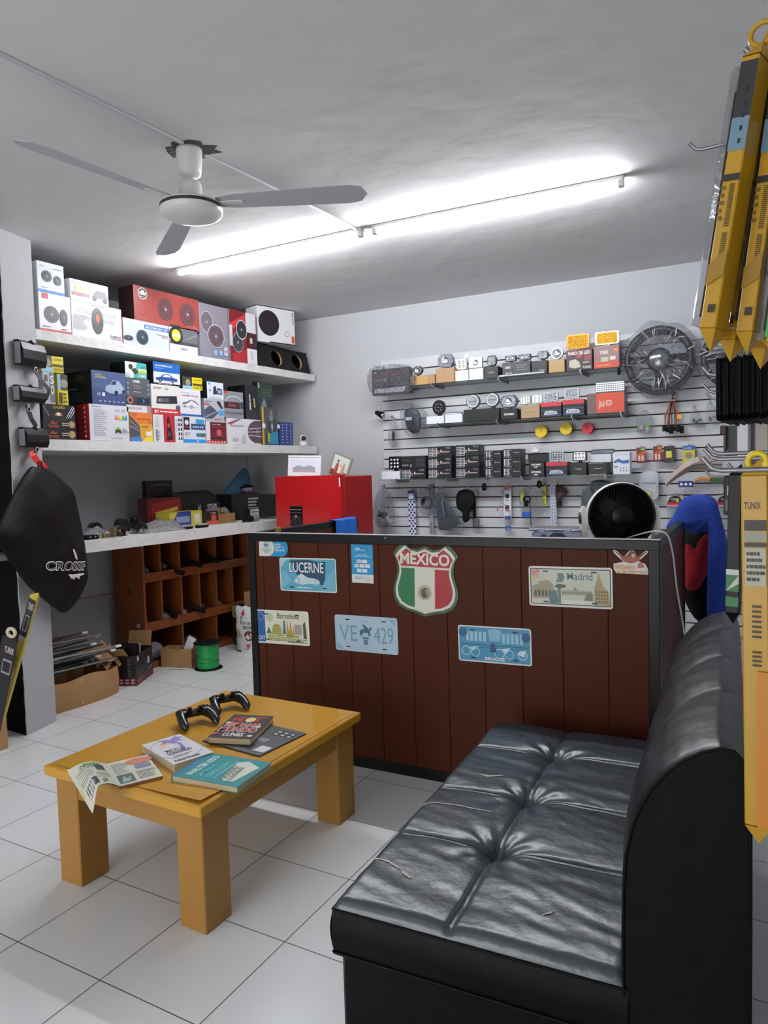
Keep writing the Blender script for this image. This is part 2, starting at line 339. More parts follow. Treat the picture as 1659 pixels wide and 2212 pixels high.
def wx(y): return y  # readability
def yend(X): return 5.522+(X+4.173)*math.tan(GA)-.021
def masonry(z1, th, label, x0=-5.05):
    mb = MB(); Y0 = 2.674; n = 40
    slab(mb, [(x0, Y0+.001), (-4.173, Y0+.001)]+[(-4.173+random.uniform(-.004, .004), Y0+(5.49-Y0)*i/n) for i in range(1, n)]+[(-4.173, yend(-4.173)), (x0, yend(x0))], z1-th, z1, SHELFM)
    return mb.out('masonry_shelf', label=label, cat='shelf', group='white masonry shelves on the left wall')
masonry(2.468, .062, 'topmost white masonry shelf just under the ceiling, stacked with speaker boxes')
masonry(1.79, .07, 'middle white masonry shelf with a long row of car stereo boxes')
mb = MB(); slab(mb, [(-5.05, 2.675), (-4.173, 2.675), (-4.175, 3.2), (-4.170, 3.7), (-4.176, 4.2), (-4.172, 4.95), (-4.21, 5.0), (-5.05, 5.02)], 1.045, 1.125, SHELFM)
mb.out('worktop', label='rough white masonry worktop below the two shelves, cluttered with loose parts', cat='worktop')
mb = MB(); p = ony(14, 1198, 2.36); mb.box(-4.8, 2.2, p[2]-.035, p[0], 2.42, p[2], GREYP, .003); mb.out('ledge_board', label='grey ledge board against the black wall at the far left edge', cat='shelf')

# ---- ceiling things
def led_tube(pa, pb, label, strength, z=2.955):
    a, b = Vector(pa), Vector(pb); L = (b-a).length; th = math.atan2(b.y-a.y, b.x-a.x)
    mb = MB(); mb.box(0, -.018, .022, L, .018, .0445, WHT, .004); root = mb.out('tube_light', loc=(a.x, a.y, z), rotz=th, label=label, cat='ceiling light', group='ceiling tube lights')
    em = mat('#f6f7fb', .5, emit=strength); MB().cyl((.03, 0, .006), (L-.03, 0, .006), .013, .013, em, 16).out('light_tube', root)
    for x0, x1 in ((0, .03), (L-.03, L)): MB().box(x0, -.017, -.01, x1, .017, .022, WHT, .003).out('end_cap', root)
    return root
led_tube(onz(383, 592, 2.96), onz(783, 506, 2.96), 'left glowing tube light on the ceiling, above the speaker boxes', TUBE_FRONT)
led_tube(onz(806, 502, 2.96), onz(1348, 396, 2.96), 'right glowing tube light on the ceiling, nearer the slatted wall rack', TUBE_FRONT)
led_tube((-3.0, -.9, 0), (-1.5, -.9, 0), 'unseen tube light added behind the viewpoint as fill', REAR_FILL)  # added lamp, out of view, fills in light from behind the camera
FX, FY = -2.455, 2.36
TR = mat('#c3c5c8', .5)
for (x0, y0, x1, y1), lb in (((-2.428, .9, -2.437, 2.30), 'thin cable trunking on the ceiling running from the fan towards the viewer'), ((-2.437, 2.44, -2.442, 3.76), 'thin cable trunking on the ceiling between the fan and the tube lights')):
    mb = MB(); mb.box(x0-.009, y0, H_CEIL-.012, x0+.009, y1, H_CEIL-.0005, TR, .002); mb.out('cable_trunking', label=lb, cat='cable trunking', group='ceiling cable trunking')
FW = mat('#dfe0dc', .35, name='fan_white')
fan = empty('ceiling_fan', (FX, FY, 2.70), label='white ceiling fan with three grey blades and a bowl-shaped motor', cat='ceiling fan')
MB().lathe([(0, .297), (.056, .297), (.058, .285), (.052, .20), (.047, .182), (.03, .172), (0, .170)], FW).out('canopy', fan)
MB().lathe([(0, .18), (.016, .18), (.014, .15), (.02, .145), (0, .145)], FW).out('downrod', fan)
MB().lathe([(0, .152), (.045, .15), (.05, .135), (.051, .075), (.062, .068), (.12, .060), (.138, .050), (.138, .044)], FW, 48).out('motor_housing', fan)
MB().lathe([(.139, .044), (.1395, .034), (.139, .030)], mat('#2c3338', .4), 48).out('motor_band', fan)
MB().lathe([(.139, .030), (.139, .018), (.133, .006), (.11, -.006), (.07, -.016), (.03, -.020), (0, -.021)], FW, 48).out('motor_bowl', fan)
for k in range(3):
    mb = MB(); q = R(27+120*k); bm = mat('#b4b8bb', .5)
    outl = [(.12, -.035), (.20, -.055), (.45, -.062), (.72, -.068), (.78, -.05), (.80, 0), (.77, .05), (.72, .062), (.45, .055), (.2, .045), (.12, .03)]
    mb.M = Matrix.Rotation(q, 4, 'Z') @ Matrix.Translation((0, 0, .055)) @ Matrix.Rotation(R(-13), 4, 'X')
    slab(mb, outl, -.0015, .0015, bm); bl = mb.out('blade', fan)
    mb = MB(); mb.M = Matrix.Rotation(q, 4, 'Z'); mb.box(.10, -.018, .05, .24, .018, .056, FW, .002); mb.out('blade_arm', bl)

# ================================================================ SLATTED RACK ON THE BACK WALL
sx0, sx1, zt, zb = .706, 4.32, 2.53, .25
SLM = mat('#c6c8cc', .38, vary=.015, name='slat_panel'); GRV = mat('#4a2f25', .7, name='groove_mdf')
mb = MB(); zs = [2.43, 2.342, 2.254]+[2.167-.0877*i for i in range(22)]
zs = [z for z in zs if z > zb+.05]; prev = zt
for z in zs+[None]:
    lo = (z+.005) if z else zb
    mb.box(0, 0, lo, sx1-sx0, .018, prev, SLM, .0015); prev = (z-.005) if z else None
mb.box(.001, .012, zb+.01, sx1-sx0-.001, .0185, zt-.01, GRV)
for px, py in ((1009, 767), (1417, 1111), (1005, 770)):
    s, z = SL.at(px, py, .002); mb.cyl((s-sx0, -.002, z), (s-sx0, .002, z), .012, .012, STEEL, 16)
SLATP = mb.out('slatwall_panel', loc=SL.w(sx0, 0, 0), rotz=GA, label='white slatted display panel covering the back wall', cat='display panel')
def gshelf(pxl, pyl, pxr, pyr, z, label, brk):
    s0, s1 = SL.at(pxl, pyl, .25)[0], SL.at(pxr, pyr, .25)[0]; W = s1-s0
    mb = MB(); mb.box(0, 0, -.008, W, .249, 0, GLASS, .001); root = mb.out('glass_shelf', loc=SL.w(s0, .252, z), rotz=GA, label=label, cat='shelf', group='glass shelves on the slatted panel')
    for t in brk: MB().box(W*t-.006, .03, -.03, W*t+.006, .249, -.0085, STEEL, .002).box(W*t-.003, -.004, -.02, W*t+.003, .03, .006, STEEL).out('bracket', root)
    return z
Z1 = gshelf(885, 834, 1347, 791, 2.2555, 'highest glass shelf on the slatted panel, its lamps nearest the ceiling', (.12, .45, .82))
Z2 = gshelf(905, 917, 1362, 888, 1.918, 'middle glass shelf on the slatted panel with round fog lamps', (.1, .4, .75, .96))
Z3 = gshelf(818, 1037, 1372, 1022, 1.459, 'lowest glass shelf on the slatted panel with stacks of black bulb boxes', (.08, .3, .6, .9))

# ================================================================ COUNTER
CA = Vector((-2.736, 2.948)); CBp = Vector((-.603, 3.12)); CTH = math.atan2(CBp.y-CA.y, CBp.x-CA.x); CW = (CBp-CA).length
CO = Ctx(CA, CTH); CH = 1.21
BRN = mat('#512615', .5, spec=.15, bump=.05, bscale=30, vary=.10, vscale=5, stretch=(1, 1, .12), name='brown_panel'); BFR = mat('#0a0a0b', .38, spec=.3, name='black_frame'); GRB = mat('#1c0f0a', .7)
root = empty('sales_counter', (CA.x, CA.y, 0), CTH, 'brown plank-fronted shop counter framed in black, decorated with souvenir plates', 'counter')
mb = MB(); cuts = sorted(CO.at(px, 1300)[0] for px in (571, 629, 690, 755, 820, 890, 965, 1044, 1126, 1214, 1313)); ed = [.03]+cuts+[CW-.03]
mb.box(.03, .010, .05, CW-.03, .03, CH-.03, GRB)
for a, b2 in zip(ed, ed[1:]): mb.box(a+.0012, .004, .05, b2-.0012, .012, CH-.03, BRN, .0012)
mb.out('front_panel', root)
mb = MB(); mb.box(0, -.004, 0, .046, .034, CH-.002, BFR, .003); mb.box(CW-.046, -.004, 0, CW, .034, CH-.002, BFR, .003); mb.box(.046, -.002, 0, CW-.046, .034, .055, BFR, .002); mb.box(0, -.006, CH-.045, CW, .034, CH, BFR, .003)
mb.cyl((.86, -.0065, CH-.012), (.86, -.009, CH-.012), .005, .004, STEEL, 10); mb.out('front_frame', root)
mb = MB(); mb.box(-.002, -.007, CH, CW+.002, .036, CH+.003, mat('#b9bcc2', .3, .3), .001); mb.out('top_strip', root)
# left wing
def wing(xa, ya, xb, yb, name, inner):
    a, b2 = Vector((xa, ya)), Vector((xb, yb)); L = (b2-a).length; th = math.atan2(b2.y-a.y, b2.x-a.x)
    r = empty(name, (a.x, a.y, 0), th); r.parent = root; r.matrix_parent_inverse = Matrix.LocRotScale(root.location, root.rotation_euler, None).inverted()
    mb = MB(); mb.box(0, -.016, .02, L, .016, CH-.035, BRN, .002); mb.out('wing_board', r)
    mb = MB(); mb.box(0, -.02, CH-.04, L, .02, CH, BFR, .003); mb.box(L-.03, -.021, 0, L, .021, CH-.04, BFR, .002); mb.box(0, -.02, 0, L-.03, .02, .05, BFR); mb.out('wing_frame', r); return r
lw_ = wing(-2.735, 2.985, -2.848, 4.174, 'left_wing', 1)
rw_ = wing(-.626, 3.155, -.70, 4.2, 'right_wing', 1)
mb = MB(); p = onx(592, 1146, -2.755); q2 = (p[1]-2.985); BR = mat('#b89a55', .3, .9)
mb.box(q2-.03, -.03, p[2]-.01, q2+.03, -.0165, p[2]+.02, BR, .003); mb.out('latch', lw_)
# inner desk
th = CTH; mb = MB(); mb.box(.95, .06, 1.04, CW-.08, .78, 1.07, mat('#3a2a22', .5), .003); mb.box(.95, .08, 0, .98, .76, 1.04, BRN); mb.box(CW-.11, .08, 0, CW-.08, .76, 1.04, BRN); mb.out('inner_desk', root)

# ---- plates and stickers on the counter front
def on_counter(name, cs, label, cat, spec, base='#e8eae6', rim='#e8eae6', rad=.012, th=.0022, group=None, rimw=.03, holes=True, hc='#1a1a1c'):
    P = [CO.at(x, y, .003) for x, y in cs]; c = (sum(p[0] for p in P)/4, sum(p[1] for p in P)/4)
    W = (math.dist(P[0], P[1])+math.dist(P[3], P[2]))/2; H = (math.dist(P[0], P[3])+math.dist(P[1], P[2]))/2
    a = (math.atan2(P[1][1]-P[0][1], P[1][0]-P[0][0])+math.atan2(P[2][1]-P[3][1], P[2][0]-P[3][0]))/2
    def rr(w_, h_, r_): return [(sx*(w_/2-r_)+r_*math.cos(R(t)), sz*(h_/2-r_)+r_*math.sin(R(t))) for sx, sz, t0 in ((1, 1, 0), (-1, 1, 90), (-1, -1, 180), (1, -1, 270)) for t in range(t0, t0+91, 15)]
    mb = MB(); mb.prism(rr(W, H, rad), 0, -th, mat(base, .3)); pl = mb
    if holes: spec = spec+[('r', .5+x-.012/W, .5+z-.003/H, .5+x+.012/W, .5+z+.003/H, hc) for x in (-.29, .29) for z in (-.38, .38)]
    mb.face((-W/2, -th, -H/2), (1, 0, 0), (0, 0, 1), W, H, spec, eps=.00012)
    o = mb.out(name, loc=CO.w(c[0], -.0035, c[1]), rot=(0, 0, 0), label=label, cat=cat, group=group)
    o.matrix_world = Matrix.Translation(CO.w(c[0], -.0035, c[1])) @ Matrix.Rotation(CTH, 4, 'Z') @ Matrix.Rotation(-a, 4, 'Y')
    if rimw:
        mb = MB(); a1, a2 = rr(W, H, rad), rr(W-.012, H-.012, rad*.7); n = len(a1)
        vs = [(x, -th-.0018, z) for x, z in a1]+[(x, -th-.0018, z) for x, z in a2]+[(x, -th, z) for x, z in a1]+[(x, -th, z) for x, z in a2]
        for A, B in ((0, 1), (2, 0), (1, 3)): mb.add(vs, [(A*n+i, A*n+(i+1) % n, B*n+(i+1) % n, B*n+i) for i in range(n)], mat(rim, .3))
        mb.out('raised_rim', o)
    return o
B1, B2, B3 = '#8fcbe0', '#2f6f93', '#bfe3ee'
on_counter('souvenir_plate', [(603.5, 1204.5), (724.9, 1207.2), (727.1, 1281.4), (604.6, 1275.7)], 'sky-blue plate reading LUCERNE over a reclining stone lion', 'souvenir plate', [
    ('r', .02, .04, .98, .96, '#5fb4d3'), ('p', [(.02, .7), (.1, .9), (.2, .96), (.02, .96)], B3), ('p', [(.02, .04), (.2, .3), (.1, .6), (.02, .55)], '#7fc4dc'), ('p', [(.2, .92), (.3, .5), (.45, .45), (.62, .35), (.76, .18), (.8, .4), (.82, .85), (.5, .95)], '#25506d'),
    ('p', [(.7, .04), (.98, .04), (.98, .7), (.85, .5)], '#77c0da'), ('p', [(.25, .3), (.33, .48), (.42, .5), (.5, .42), (.62, .40), (.72, .3), (.66, .22), (.5, .24), (.4, .2), (.3, .24)], '#cfe6ec'), ('d', .39, .44, .09, '#dcecf0'), ('o', .30, .32, .11, .03, '#8dbacb'), ('o', .66, .28, .1, .03, '#9cc6d4'),
    ('n', .3, .08, .7, .15, 1, '#cfe8f0'), ('t', .17, .55, .79, .86, 'LUCERNE', '#1d3f57', .02), ('t', .175, .565, .785, .87, 'LUCERNE', '#eef3f4', .012)], '#78bfd8')
on_counter('souvenir_plate', [(551.5, 1316.4), (666.8, 1322), (667.5, 1395.6), (552.6, 1387.7)], 'cream plate reading Barcelona with a blue CAT band at its left end', 'souvenir plate', [
    ('r', .02, .04, .98, .96, '#e7e8d2'), ('r', .02, .04, .18, .96, '#2b66a8'), ('o', .1, .80, .12, .02, '#8fb0d6'), ('t', .035, .1, .165, .22, 'CAT', '#eef2f6', .02), ('o', .27, .78, .12, .035, '#9cc6cf'), ('d', .27, .78, .07, '#d9c98a'), ('t', .42, .76, .82, .92, 'Barcelona', '#20242a', .004),
    ('p', [(.2, .3), (.25, .5), (.3, .3)], '#5b6b5a'), ('p', [(.3, .28), (.33, .55), (.4, .6), (.47, .55), (.5, .28)], '#b3a95a'), ('p', [(.51, .3), (.53, .7), (.56, .7), (.57, .3)], '#51809f'),
    ('p', [(.58, .2), (.6, .72), (.63, .3), (.66, .72), (.69, .25), (.71, .6), (.72, .2)], '#c49a3c'), ('p', [(.73, .3), (.73, .6), (.86, .6), (.86, .3)], '#a9a9a0'), ('p', [(.89, .2), (.89, .62), (.93, .7), (.95, .2)], '#4e5a48'), ('n', .22, .08, .95, .28, 4, '#7e9a6b'), ('n', .24, .1, .9, .24, 3, '#c9c46a'), ('n', .6, .06, .95, .1, 1, '#2a2a2a')], '#e7e8d2', rim='#eceee6')
on_counter('souvenir_plate', [(722.2, 1327), (857.4, 1336), (860, 1415.5), (724.9, 1403.5)], 'pale blue plate reading VE 429 with a winged lion on a column', 'souvenir plate', [
    ('r', .02, .03, .98, .97, '#b9d3e4'), ('t', .07, .28, .36, .72, 'VE', '#6ea9c6', .0), ('t', .63, .27, .93, .72, '429', '#6ea9c6', .0), ('t', .39, .82, .56, .88, 'VENEZIA', '#93b2c4'), ('t', .42, .1, .53, .15, 'ITALIA', '#93b2c4'),
    ('p', [(.44, .42), (.55, .42), (.54, .36), (.45, .36)], '#5d8da8'), ('r', .46, .2, .53, .35, '#5d8da8'), ('p', [(.4, .56), (.42, .62), (.48, .63), (.44, .8), (.52, .7), (.55, .64), (.58, .72), (.6, .66), (.56, .58), (.58, .46), (.55, .45), (.53, .54), (.46, .54), (.43, .44), (.41, .46)], '#3f7390'),
    ('p', [(.86, .95), (.97, .95), (.97, .75)], '#8fc0d6'), ('p', [(.03, .05), (.14, .05), (.03, .25)], '#8fc0d6')], '#b9d3e4', rim='#b3d6ea')
on_counter('souvenir_plate', [(1141.4, 1222.2), (1322.6, 1227.8), (1323.7, 1316.4), (1143.2, 1308.2)], 'long beige plate reading Madrid with a bear statue and palace facade', 'souvenir plate', [
    ('r', .02, .05, .98, .95, '#1d1f20'), ('r', .03, .07, .97, .93, '#d3d6c4'), ('t', .47, .68, .77, .86, 'Madrid', '#5c6f72', .006), ('r', .4, .3, .76, .42, '#b9b79c'), ('g', .4, .32, .76, .40, 12, 1, '#8d8d78'), ('p', [(.54, .42), (.56, .52), (.6, .42)], '#9aa08a'),
    ('p', [(.04, .2), (.04, .5), (.12, .56), (.12, .62), (.24, .66), (.3, .55), (.3, .2)], '#a8a184'), ('g', .06, .2, .28, .45, 5, 1, '#5b5644', .4), ('p', [(.25, .08), (.25, .3), (.3, .42), (.34, .4), (.35, .2), (.36, .08)], '#5f7f80'), ('p', [(.35, .08), (.35, .48), (.39, .48), (.39, .08)], '#6d8b8a'), ('p', [(.31, .5), (.36, .58), (.45, .55), (.46, .5), (.38, .46)], '#4a6a66'),
    ('p', [(.33, .62), (.36, .72), (.35, .84), (.42, .84), (.44, .74), (.41, .62)], '#6d8b8a'), ('p', [(.79, .08), (.79, .5), (.82, .7), (.84, .9), (.86, .7), (.9, .5), (.95, .42), (.97, .08)], '#b0a070'), ('g', .80, .12, .95, .45, 5, 4, '#7b6c44', .4), ('p', [(.66, .15), (.7, .35), (.77, .35), (.77, .1)], '#7d8c74'),
    ('d', .06, .84, .07, '#d99a94'), ('d', .1, .76, .06, '#e2b0a6'), ('d', .11, .88, .05, '#d88f7c'), ('d', .06, .72, .04, '#d9d06a'), ('r', .4, .08, .78, .18, '#e6e8e0')], '#dfe1da', rim='#e4e6e0')
on_counter('souvenir_plate', [(988.2, 1349.3), (1147, 1359.7), (1148.8, 1439.7), (991.2, 1427)], 'blue duotone plate reading BRUGGE with bicycles along a canal railing', 'souvenir plate', [
    ('r', .02, .04, .98, .96, '#4b9cc4'), ('g', .1, .52, .4, .9, 5, 1, '#a8d6ea', .3), ('g', .6, .5, .9, .88, 5, 1, '#9fd0e6', .3), ('p', [(.42, .9), (.5, .95), (.6, .9), (.58, .6), (.44, .6)], '#8cc6e0'), ('r', .04, .47, .96, .49, '#1f5f8a'), ('r', .04, .40, .96, .42, '#2a6d98'),
    ('o', .11, .3, .13, .02, '#cfeaf4'), ('o', .24, .27, .13, .02, '#bfe2f0'), ('o', .57, .27, .14, .02, '#cfeaf4'), ('o', .7, .27, .13, .02, '#bfe2f0'), ('o', .88, .27, .13, .02, '#dff1f7'), ('p', [(.15, .4), (.3, .45), (.2, .3)], '#bfe2f0'), ('p', [(.6, .4), (.72, .45), (.66, .28)], '#d6eef6'), ('p', [(.8, .3), (.93, .42), (.9, .22)], '#dff1f7'), ('p', [(.44, .3), (.46, .55), (.5, .55), (.53, .3)], '#174f78'),
    ('d', .07, .8, .12, '#1f6b98'), ('d', .93, .75, .12, '#1c5f8c'), ('t', .37, .07, .64, .16, 'BRUGGE', '#e9f4f8', .03)], '#5faacd')
# shield
P = [CO.at(x, y, .004) for x, y in ((847, 1172), (988, 1172), (988, 1327), (847, 1327))]
sw, sh = (P[1][0]-P[0][0]), P[0][1]-P[3][1]; sc = ((P[0][0]+P[1][0])/2, (P[0][1]+P[3][1])/2)
half = [(0, .96), (.12, .91), (.24, .93), (.335, 1.0), (.43, .93), (.5, .845), (.455, .77), (.43, .68), (.43, .6), (.455, .5), (.49, .4), (.5, .32), (.48, .22), (.42, .13), (.30, .07), (.16, .045), (.05, .015), (0, 0)]
def shield(k, zoff=0): L = [(x*sw*k, ((z-.5)*k+zoff)*sh) for x, z in half]; return L+[(-x, z) for x, z in L[-2:0:-1]]
mb = MB(); mb.prism(shield(1), 0, -.006, mat('#3a5a41', .35)); root_s = mb.out('shield_sign', label='green-edged shield sign reading MEXICO above a tricolour flag', cat='sign')
root_s.matrix_world = Matrix.Translation(CO.w(sc[0], -.0035, sc[1])) @ Matrix.Rotation(CTH, 4, 'Z') @ Matrix.Rotation(R(1.2), 4, 'Y')
mb = MB(); mb.prism(shield(.92), -.0062, -.009, mat('#dfe0d2', .3)); mb.out('cream_border', root_s)
k = .845; L = shield(k); zc = .20*sh*k
def clip(poly, axis, val, keep_lo):
    outp = []
    for i in range(len(poly)):
        p, q = poly[i], poly[(i+1) % len(poly)]; pin = (p[axis] <= val) == keep_lo; qin = (q[axis] <= val) == keep_lo
        if pin: outp.append(p)
        if pin != qin: t = (val-p[axis])/(q[axis]-p[axis]); outp.append((p[0]+(q[0]-p[0])*t, p[1]+(q[1]-p[1])*t))
    return outp
mb = MB(); up = clip(L, 1, zc+.004, False); lo = clip(L, 1, zc-.006, True); RED = '#b3212a'
mb.prism(up, -.0092, -.0105, ink(RED)); mb.prism(clip(lo, 0, -.155*sw, True), -.0092, -.0105, ink('#1f7a4a')); mb.prism(clip(lo, 0, .155*sw, False), -.0092, -.0105, ink(RED))
mb.prism(clip(clip(lo, 0, -.155*sw, False), 0, .155*sw, True), -.0092, -.0105, ink('#e3e4d6'))
mb.face((-sw/2, -.0106, -sh/2), (1, 0, 0), (0, 0, 1), sw, sh, [('t', .12, .705, .875, .865, 'MEXICO', '#e6e7da', .03), ('d', .5, .33, .075, '#8a8268'), ('o', .5, .33, .105, .02, '#b9ba9c'), ('p', [(.45, .3), (.47, .38), (.53, .4), (.56, .35), (.52, .28), (.55, .26), (.48, .25)], '#5d5138'), ('p', [(.5, .37), (.56, .39), (.58, .33), (.53, .3)], '#a09a80')], eps=.0002)
mb.out('flag_face', root_s)
# stickers
def sticker(px0, py0, px1, py1, label, spec, name='sticker', outline=None, base='#e9ecef'):
    a, b2 = CO.at(px0, py0, .003), CO.at(px1, py1, .003); W, H = b2[0]-a[0], a[1]-b2[1]; mb = MB()
    pts = outline or [(0, 0), (1, 0), (1, 1), (0, 1)]
    mb.prism([(x*W, z*H) for x, z in pts], 0, -.0008, ink(base)); mb.face((0, -.0009, 0), (1, 0, 0), (0, 0, 1), W, H, spec, eps=.00015)
    return mb.out(name, loc=CO.w(a[0], -.0035, b2[1]), rotz=CTH, label=label, cat='sticker')
arc = lambda cx, cy, rx, ry, a0, a1, n=12: [(cx+rx*math.cos(R(a0+(a1-a0)*i/n)), cy+ry*math.sin(R(a0+(a1-a0)*i/n))) for i in range(n+1)]
sticker(557.6, 1164.5, 621, 1203.4, 'rounded cream and blue payment sticker reading PAGA CON TU CELULAR', [('p', [(.0, .0)]+arc(.27, .5, .27, .5, -90, 90)+arc(.22, .78, .22, .22, 90, 180), '#dfe3dc'), ('o', .25, .66, .17, .05, '#2f9fd0'), ('p', [(.15, .7), (.25, .58), (.35, .7)], '#2f6fa8'), ('t', .1, .32, .42, .45, 'mercado', '#6c8c96', .0), ('t', .17, .19, .36, .31, 'pago', '#6c8c96', .0), ('t', .56, .64, .77, .76, 'PAGA', '#eef5f8', .03), ('t', .56, .48, .86, .6, 'CON TU', '#eef5f8', .03), ('t', .56, .31, .9, .43, 'CELULAR', '#eef5f8', .03)],
        outline=[(0, 0)]+arc(.78, .5, .22, .5, -90, 90)+arc(.1, .85, .1, .15, 90, 180), base='#1d9dd8')
sticker(757, 1176, 806, 1261, 'upright light blue card-payment sticker with rows of small white squares', [('r', 0, 0, 1, .22, '#e6e9ea'), ('o', .3, .88, .035, .015, '#eef6fa', 2), ('t', .42, .88, .78, .92, 'mercado', '#0f4f7c', .01), ('t', .45, .83, .64, .87, 'pago', '#eef6fa', .02), ('t', .28, .72, .72, .75, 'ACEPTAMOS', '#eaf6fb', .02), ('t', .13, .67, .88, .705, 'TODAS LAS TARJETAS', '#eaf6fb', .02),
    ('r', .25, .52, .47, .61, '#e6eef2'), ('r', .5, .52, .73, .61, '#e6eef2'), ('r', .13, .40, .35, .49, '#cfe2f0'), ('r', .38, .40, .6, .49, '#e6eef2'), ('r', .63, .40, .86, .49, '#e6eef2'), ('r', .25, .28, .47, .37, '#e6eef2'), ('r', .5, .28, .73, .37, '#e6eef2'), ('t', .29, .54, .43, .585, 'VISA', '#5a6f8c'), ('n', .15, .1, .62, .17, 2, '#9aa0a4'), ('o', .74, .1, .06, .01, '#a9adb0')], base='#1f9fd6')
sticker(1323, 1188, 1401, 1242, 'small white-edged sticker of a brown hammock reading Subelo a tu hamaca', [('p', [(.02, .97), (.3, .62), (.5, .45), (.7, .62), (.98, .97), (.92, .94), (.7, .75), (.62, .95), (.5, .98), (.4, .78), (.28, .75), (.08, .94)], '#6b3a22'), ('p', arc(.5, .72, .28, .26, 180, 360), '#a4562b'), ('d', .58, .78, .08, '#d8b48c'), ('t', .05, .2, .62, .40, 'Súbelo', '#e0a24a', .03), ('t', .12, .04, .98, .2, 'a tu hamaca', '#e0a24a', .03), ('p', [(.68, .25), (.72, .48), (.82, .5), (.9, .3)], '#c46a5a')],
        outline=[(.0, 1.0), (.04, .86), (.25, .58), (.3, .5), (.02, .42), (.02, .2), (.1, .02), (.98, .0), (1.0, .18), (.9, .45), (.72, .55), (.96, .88), (1.0, 1.0), (.93, 1.0), (.7, .72), (.62, .96), (.5, 1.03), (.38, .82), (.3, .72), (.08, 1.0)], base='#e2e0dc')

# ================================================================ COFFEE TABLE
YEL = mat('#cb962d', .30, bump=.04, bscale=18, vary=.05, vscale=4, coat=.25, stretch=(1, .2, 1), name='honey_lacquer'); YEL_SHADE = mat('#a97a35', .4, vary=.08, vscale=5, stretch=(1, 1, .2), name='honey_lacquer_shaded')  # same lacquer twice; apron and legs get a darker tone for their shade
TA = R(2.9); TZ = .455; tb = Vector((-1.728, 1.59)); tx = Vector((math.cos(TA), math.sin(TA))); ty = Vector((-math.sin(TA), math.cos(TA))); tA = tb-tx*.79; TW, TL = .79, 1.015
table = empty('coffee_table', (tA.x, tA.y, 0), TA, 'low honey-yellow wooden coffee table with thick square legs', 'coffee table')
mb = MB(); mb.box(0, 0, TZ-.038, TW, TL, TZ, YEL, .004); mb.out('tabletop', table)
mb = MB(); n = 14
def vsheet(u, v):
    x = .03+(TW-.05)*u; y = .022+(TL-.04)*v; lift = .010*max(0, 1-math.hypot((TW-.02-x)/.30, (y-.022)/.18))**1.2
    return (x, y, TZ+.0016+lift)
mb.grid(vsheet, 24, 24, YEL); mb.out('lifted_veneer', table)['label'] = 'thin veneer sheet lifting at the near corner'
mb = MB()
for x0, y0, x1, y1 in ((.03, .035, TW-.03, .06), (.03, TL-.06, TW-.03, TL-.035), (.03, .06, .055, TL-.06), (TW-.055, .06, TW-.03, TL-.06)): mb.box(x0, y0, TZ-.118, x1, y1, TZ-.038, YEL_SHADE)
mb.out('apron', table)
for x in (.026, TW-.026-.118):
    for y in (.03, TL-.03-.13): mb = MB(); mb.box(x, y, 0, x+.118, y+.13, TZ-.0385, YEL_SHADE, .004); mb.out('leg', table)

# ---- books
PAGE = mat('#cdbb98', .8, bump=.4, bscale=120, stretch=(.05, .05, 3), name='page_edges')
def bookframe(cs, z):
    P = [Vector(onz(x, y, z)) for x, y in cs]; c = sum(P, Vector())/4; ux = ((P[1]-P[0])+(P[2]-P[3])); ux.z = 0; ux.normalize(); uy = Vector((-ux.y, ux.x, 0))
    if uy.dot(P[3]-P[0]) < 0: uy = -uy
    W = ((P[1]-P[0]).length+(P[2]-P[3]).length)/2; H = abs((P[3]-P[0]).dot(uy)+(P[2]-P[1]).dot(uy))/2
    return c, ux, uy, W, H
def book(cs, z0, th, cover, spine, spec, label, cat='book', group=None, name='book', flip=False, spine_side='x0', tilt=0):
    """cs: bottom-left, bottom-right, top-right, top-left corners of the cover as one reads it"""
    c, ux, uy, W, H = bookframe(cs, z0+th); mb = MB(); ct = .0016
    mb.box(-W/2, -H/2, th-ct, W/2, H/2, th, mat(cover, .35), .0005); mb.box(-W/2, -H/2, 0, W/2, H/2, ct, mat(cover, .35), .0005)
    if spine_side == 'x0': mb.box(-W/2, -H/2, ct, -W/2+.002, H/2, th-ct, mat(spine, .35))
    if spine_side == 'y1': mb.box(-W/2, H/2-.002, ct, W/2, H/2, th-ct, mat(spine, .35))
    mb.face((-W/2, -H/2, th), (1, 0, 0), (0, 1, 0), W, H, spec, eps=.00015)
    o = mb.out(name, label=label, cat=cat, group=group); ang = math.atan2(ux.y, ux.x)
    o.matrix_world = Matrix.Translation((c.x, c.y, z0+.0006)) @ Matrix.Rotation(ang, 4, 'Z') @ Matrix.Rotation(tilt, 4, 'Y')
    MB().box(-W/2+(.002 if spine_side == 'x0' else .003), -H/2+.003, ct, W/2-.003, H/2-.003, th-ct, PAGE).out('pages', o)
    return o
zt0 = TZ+.0018
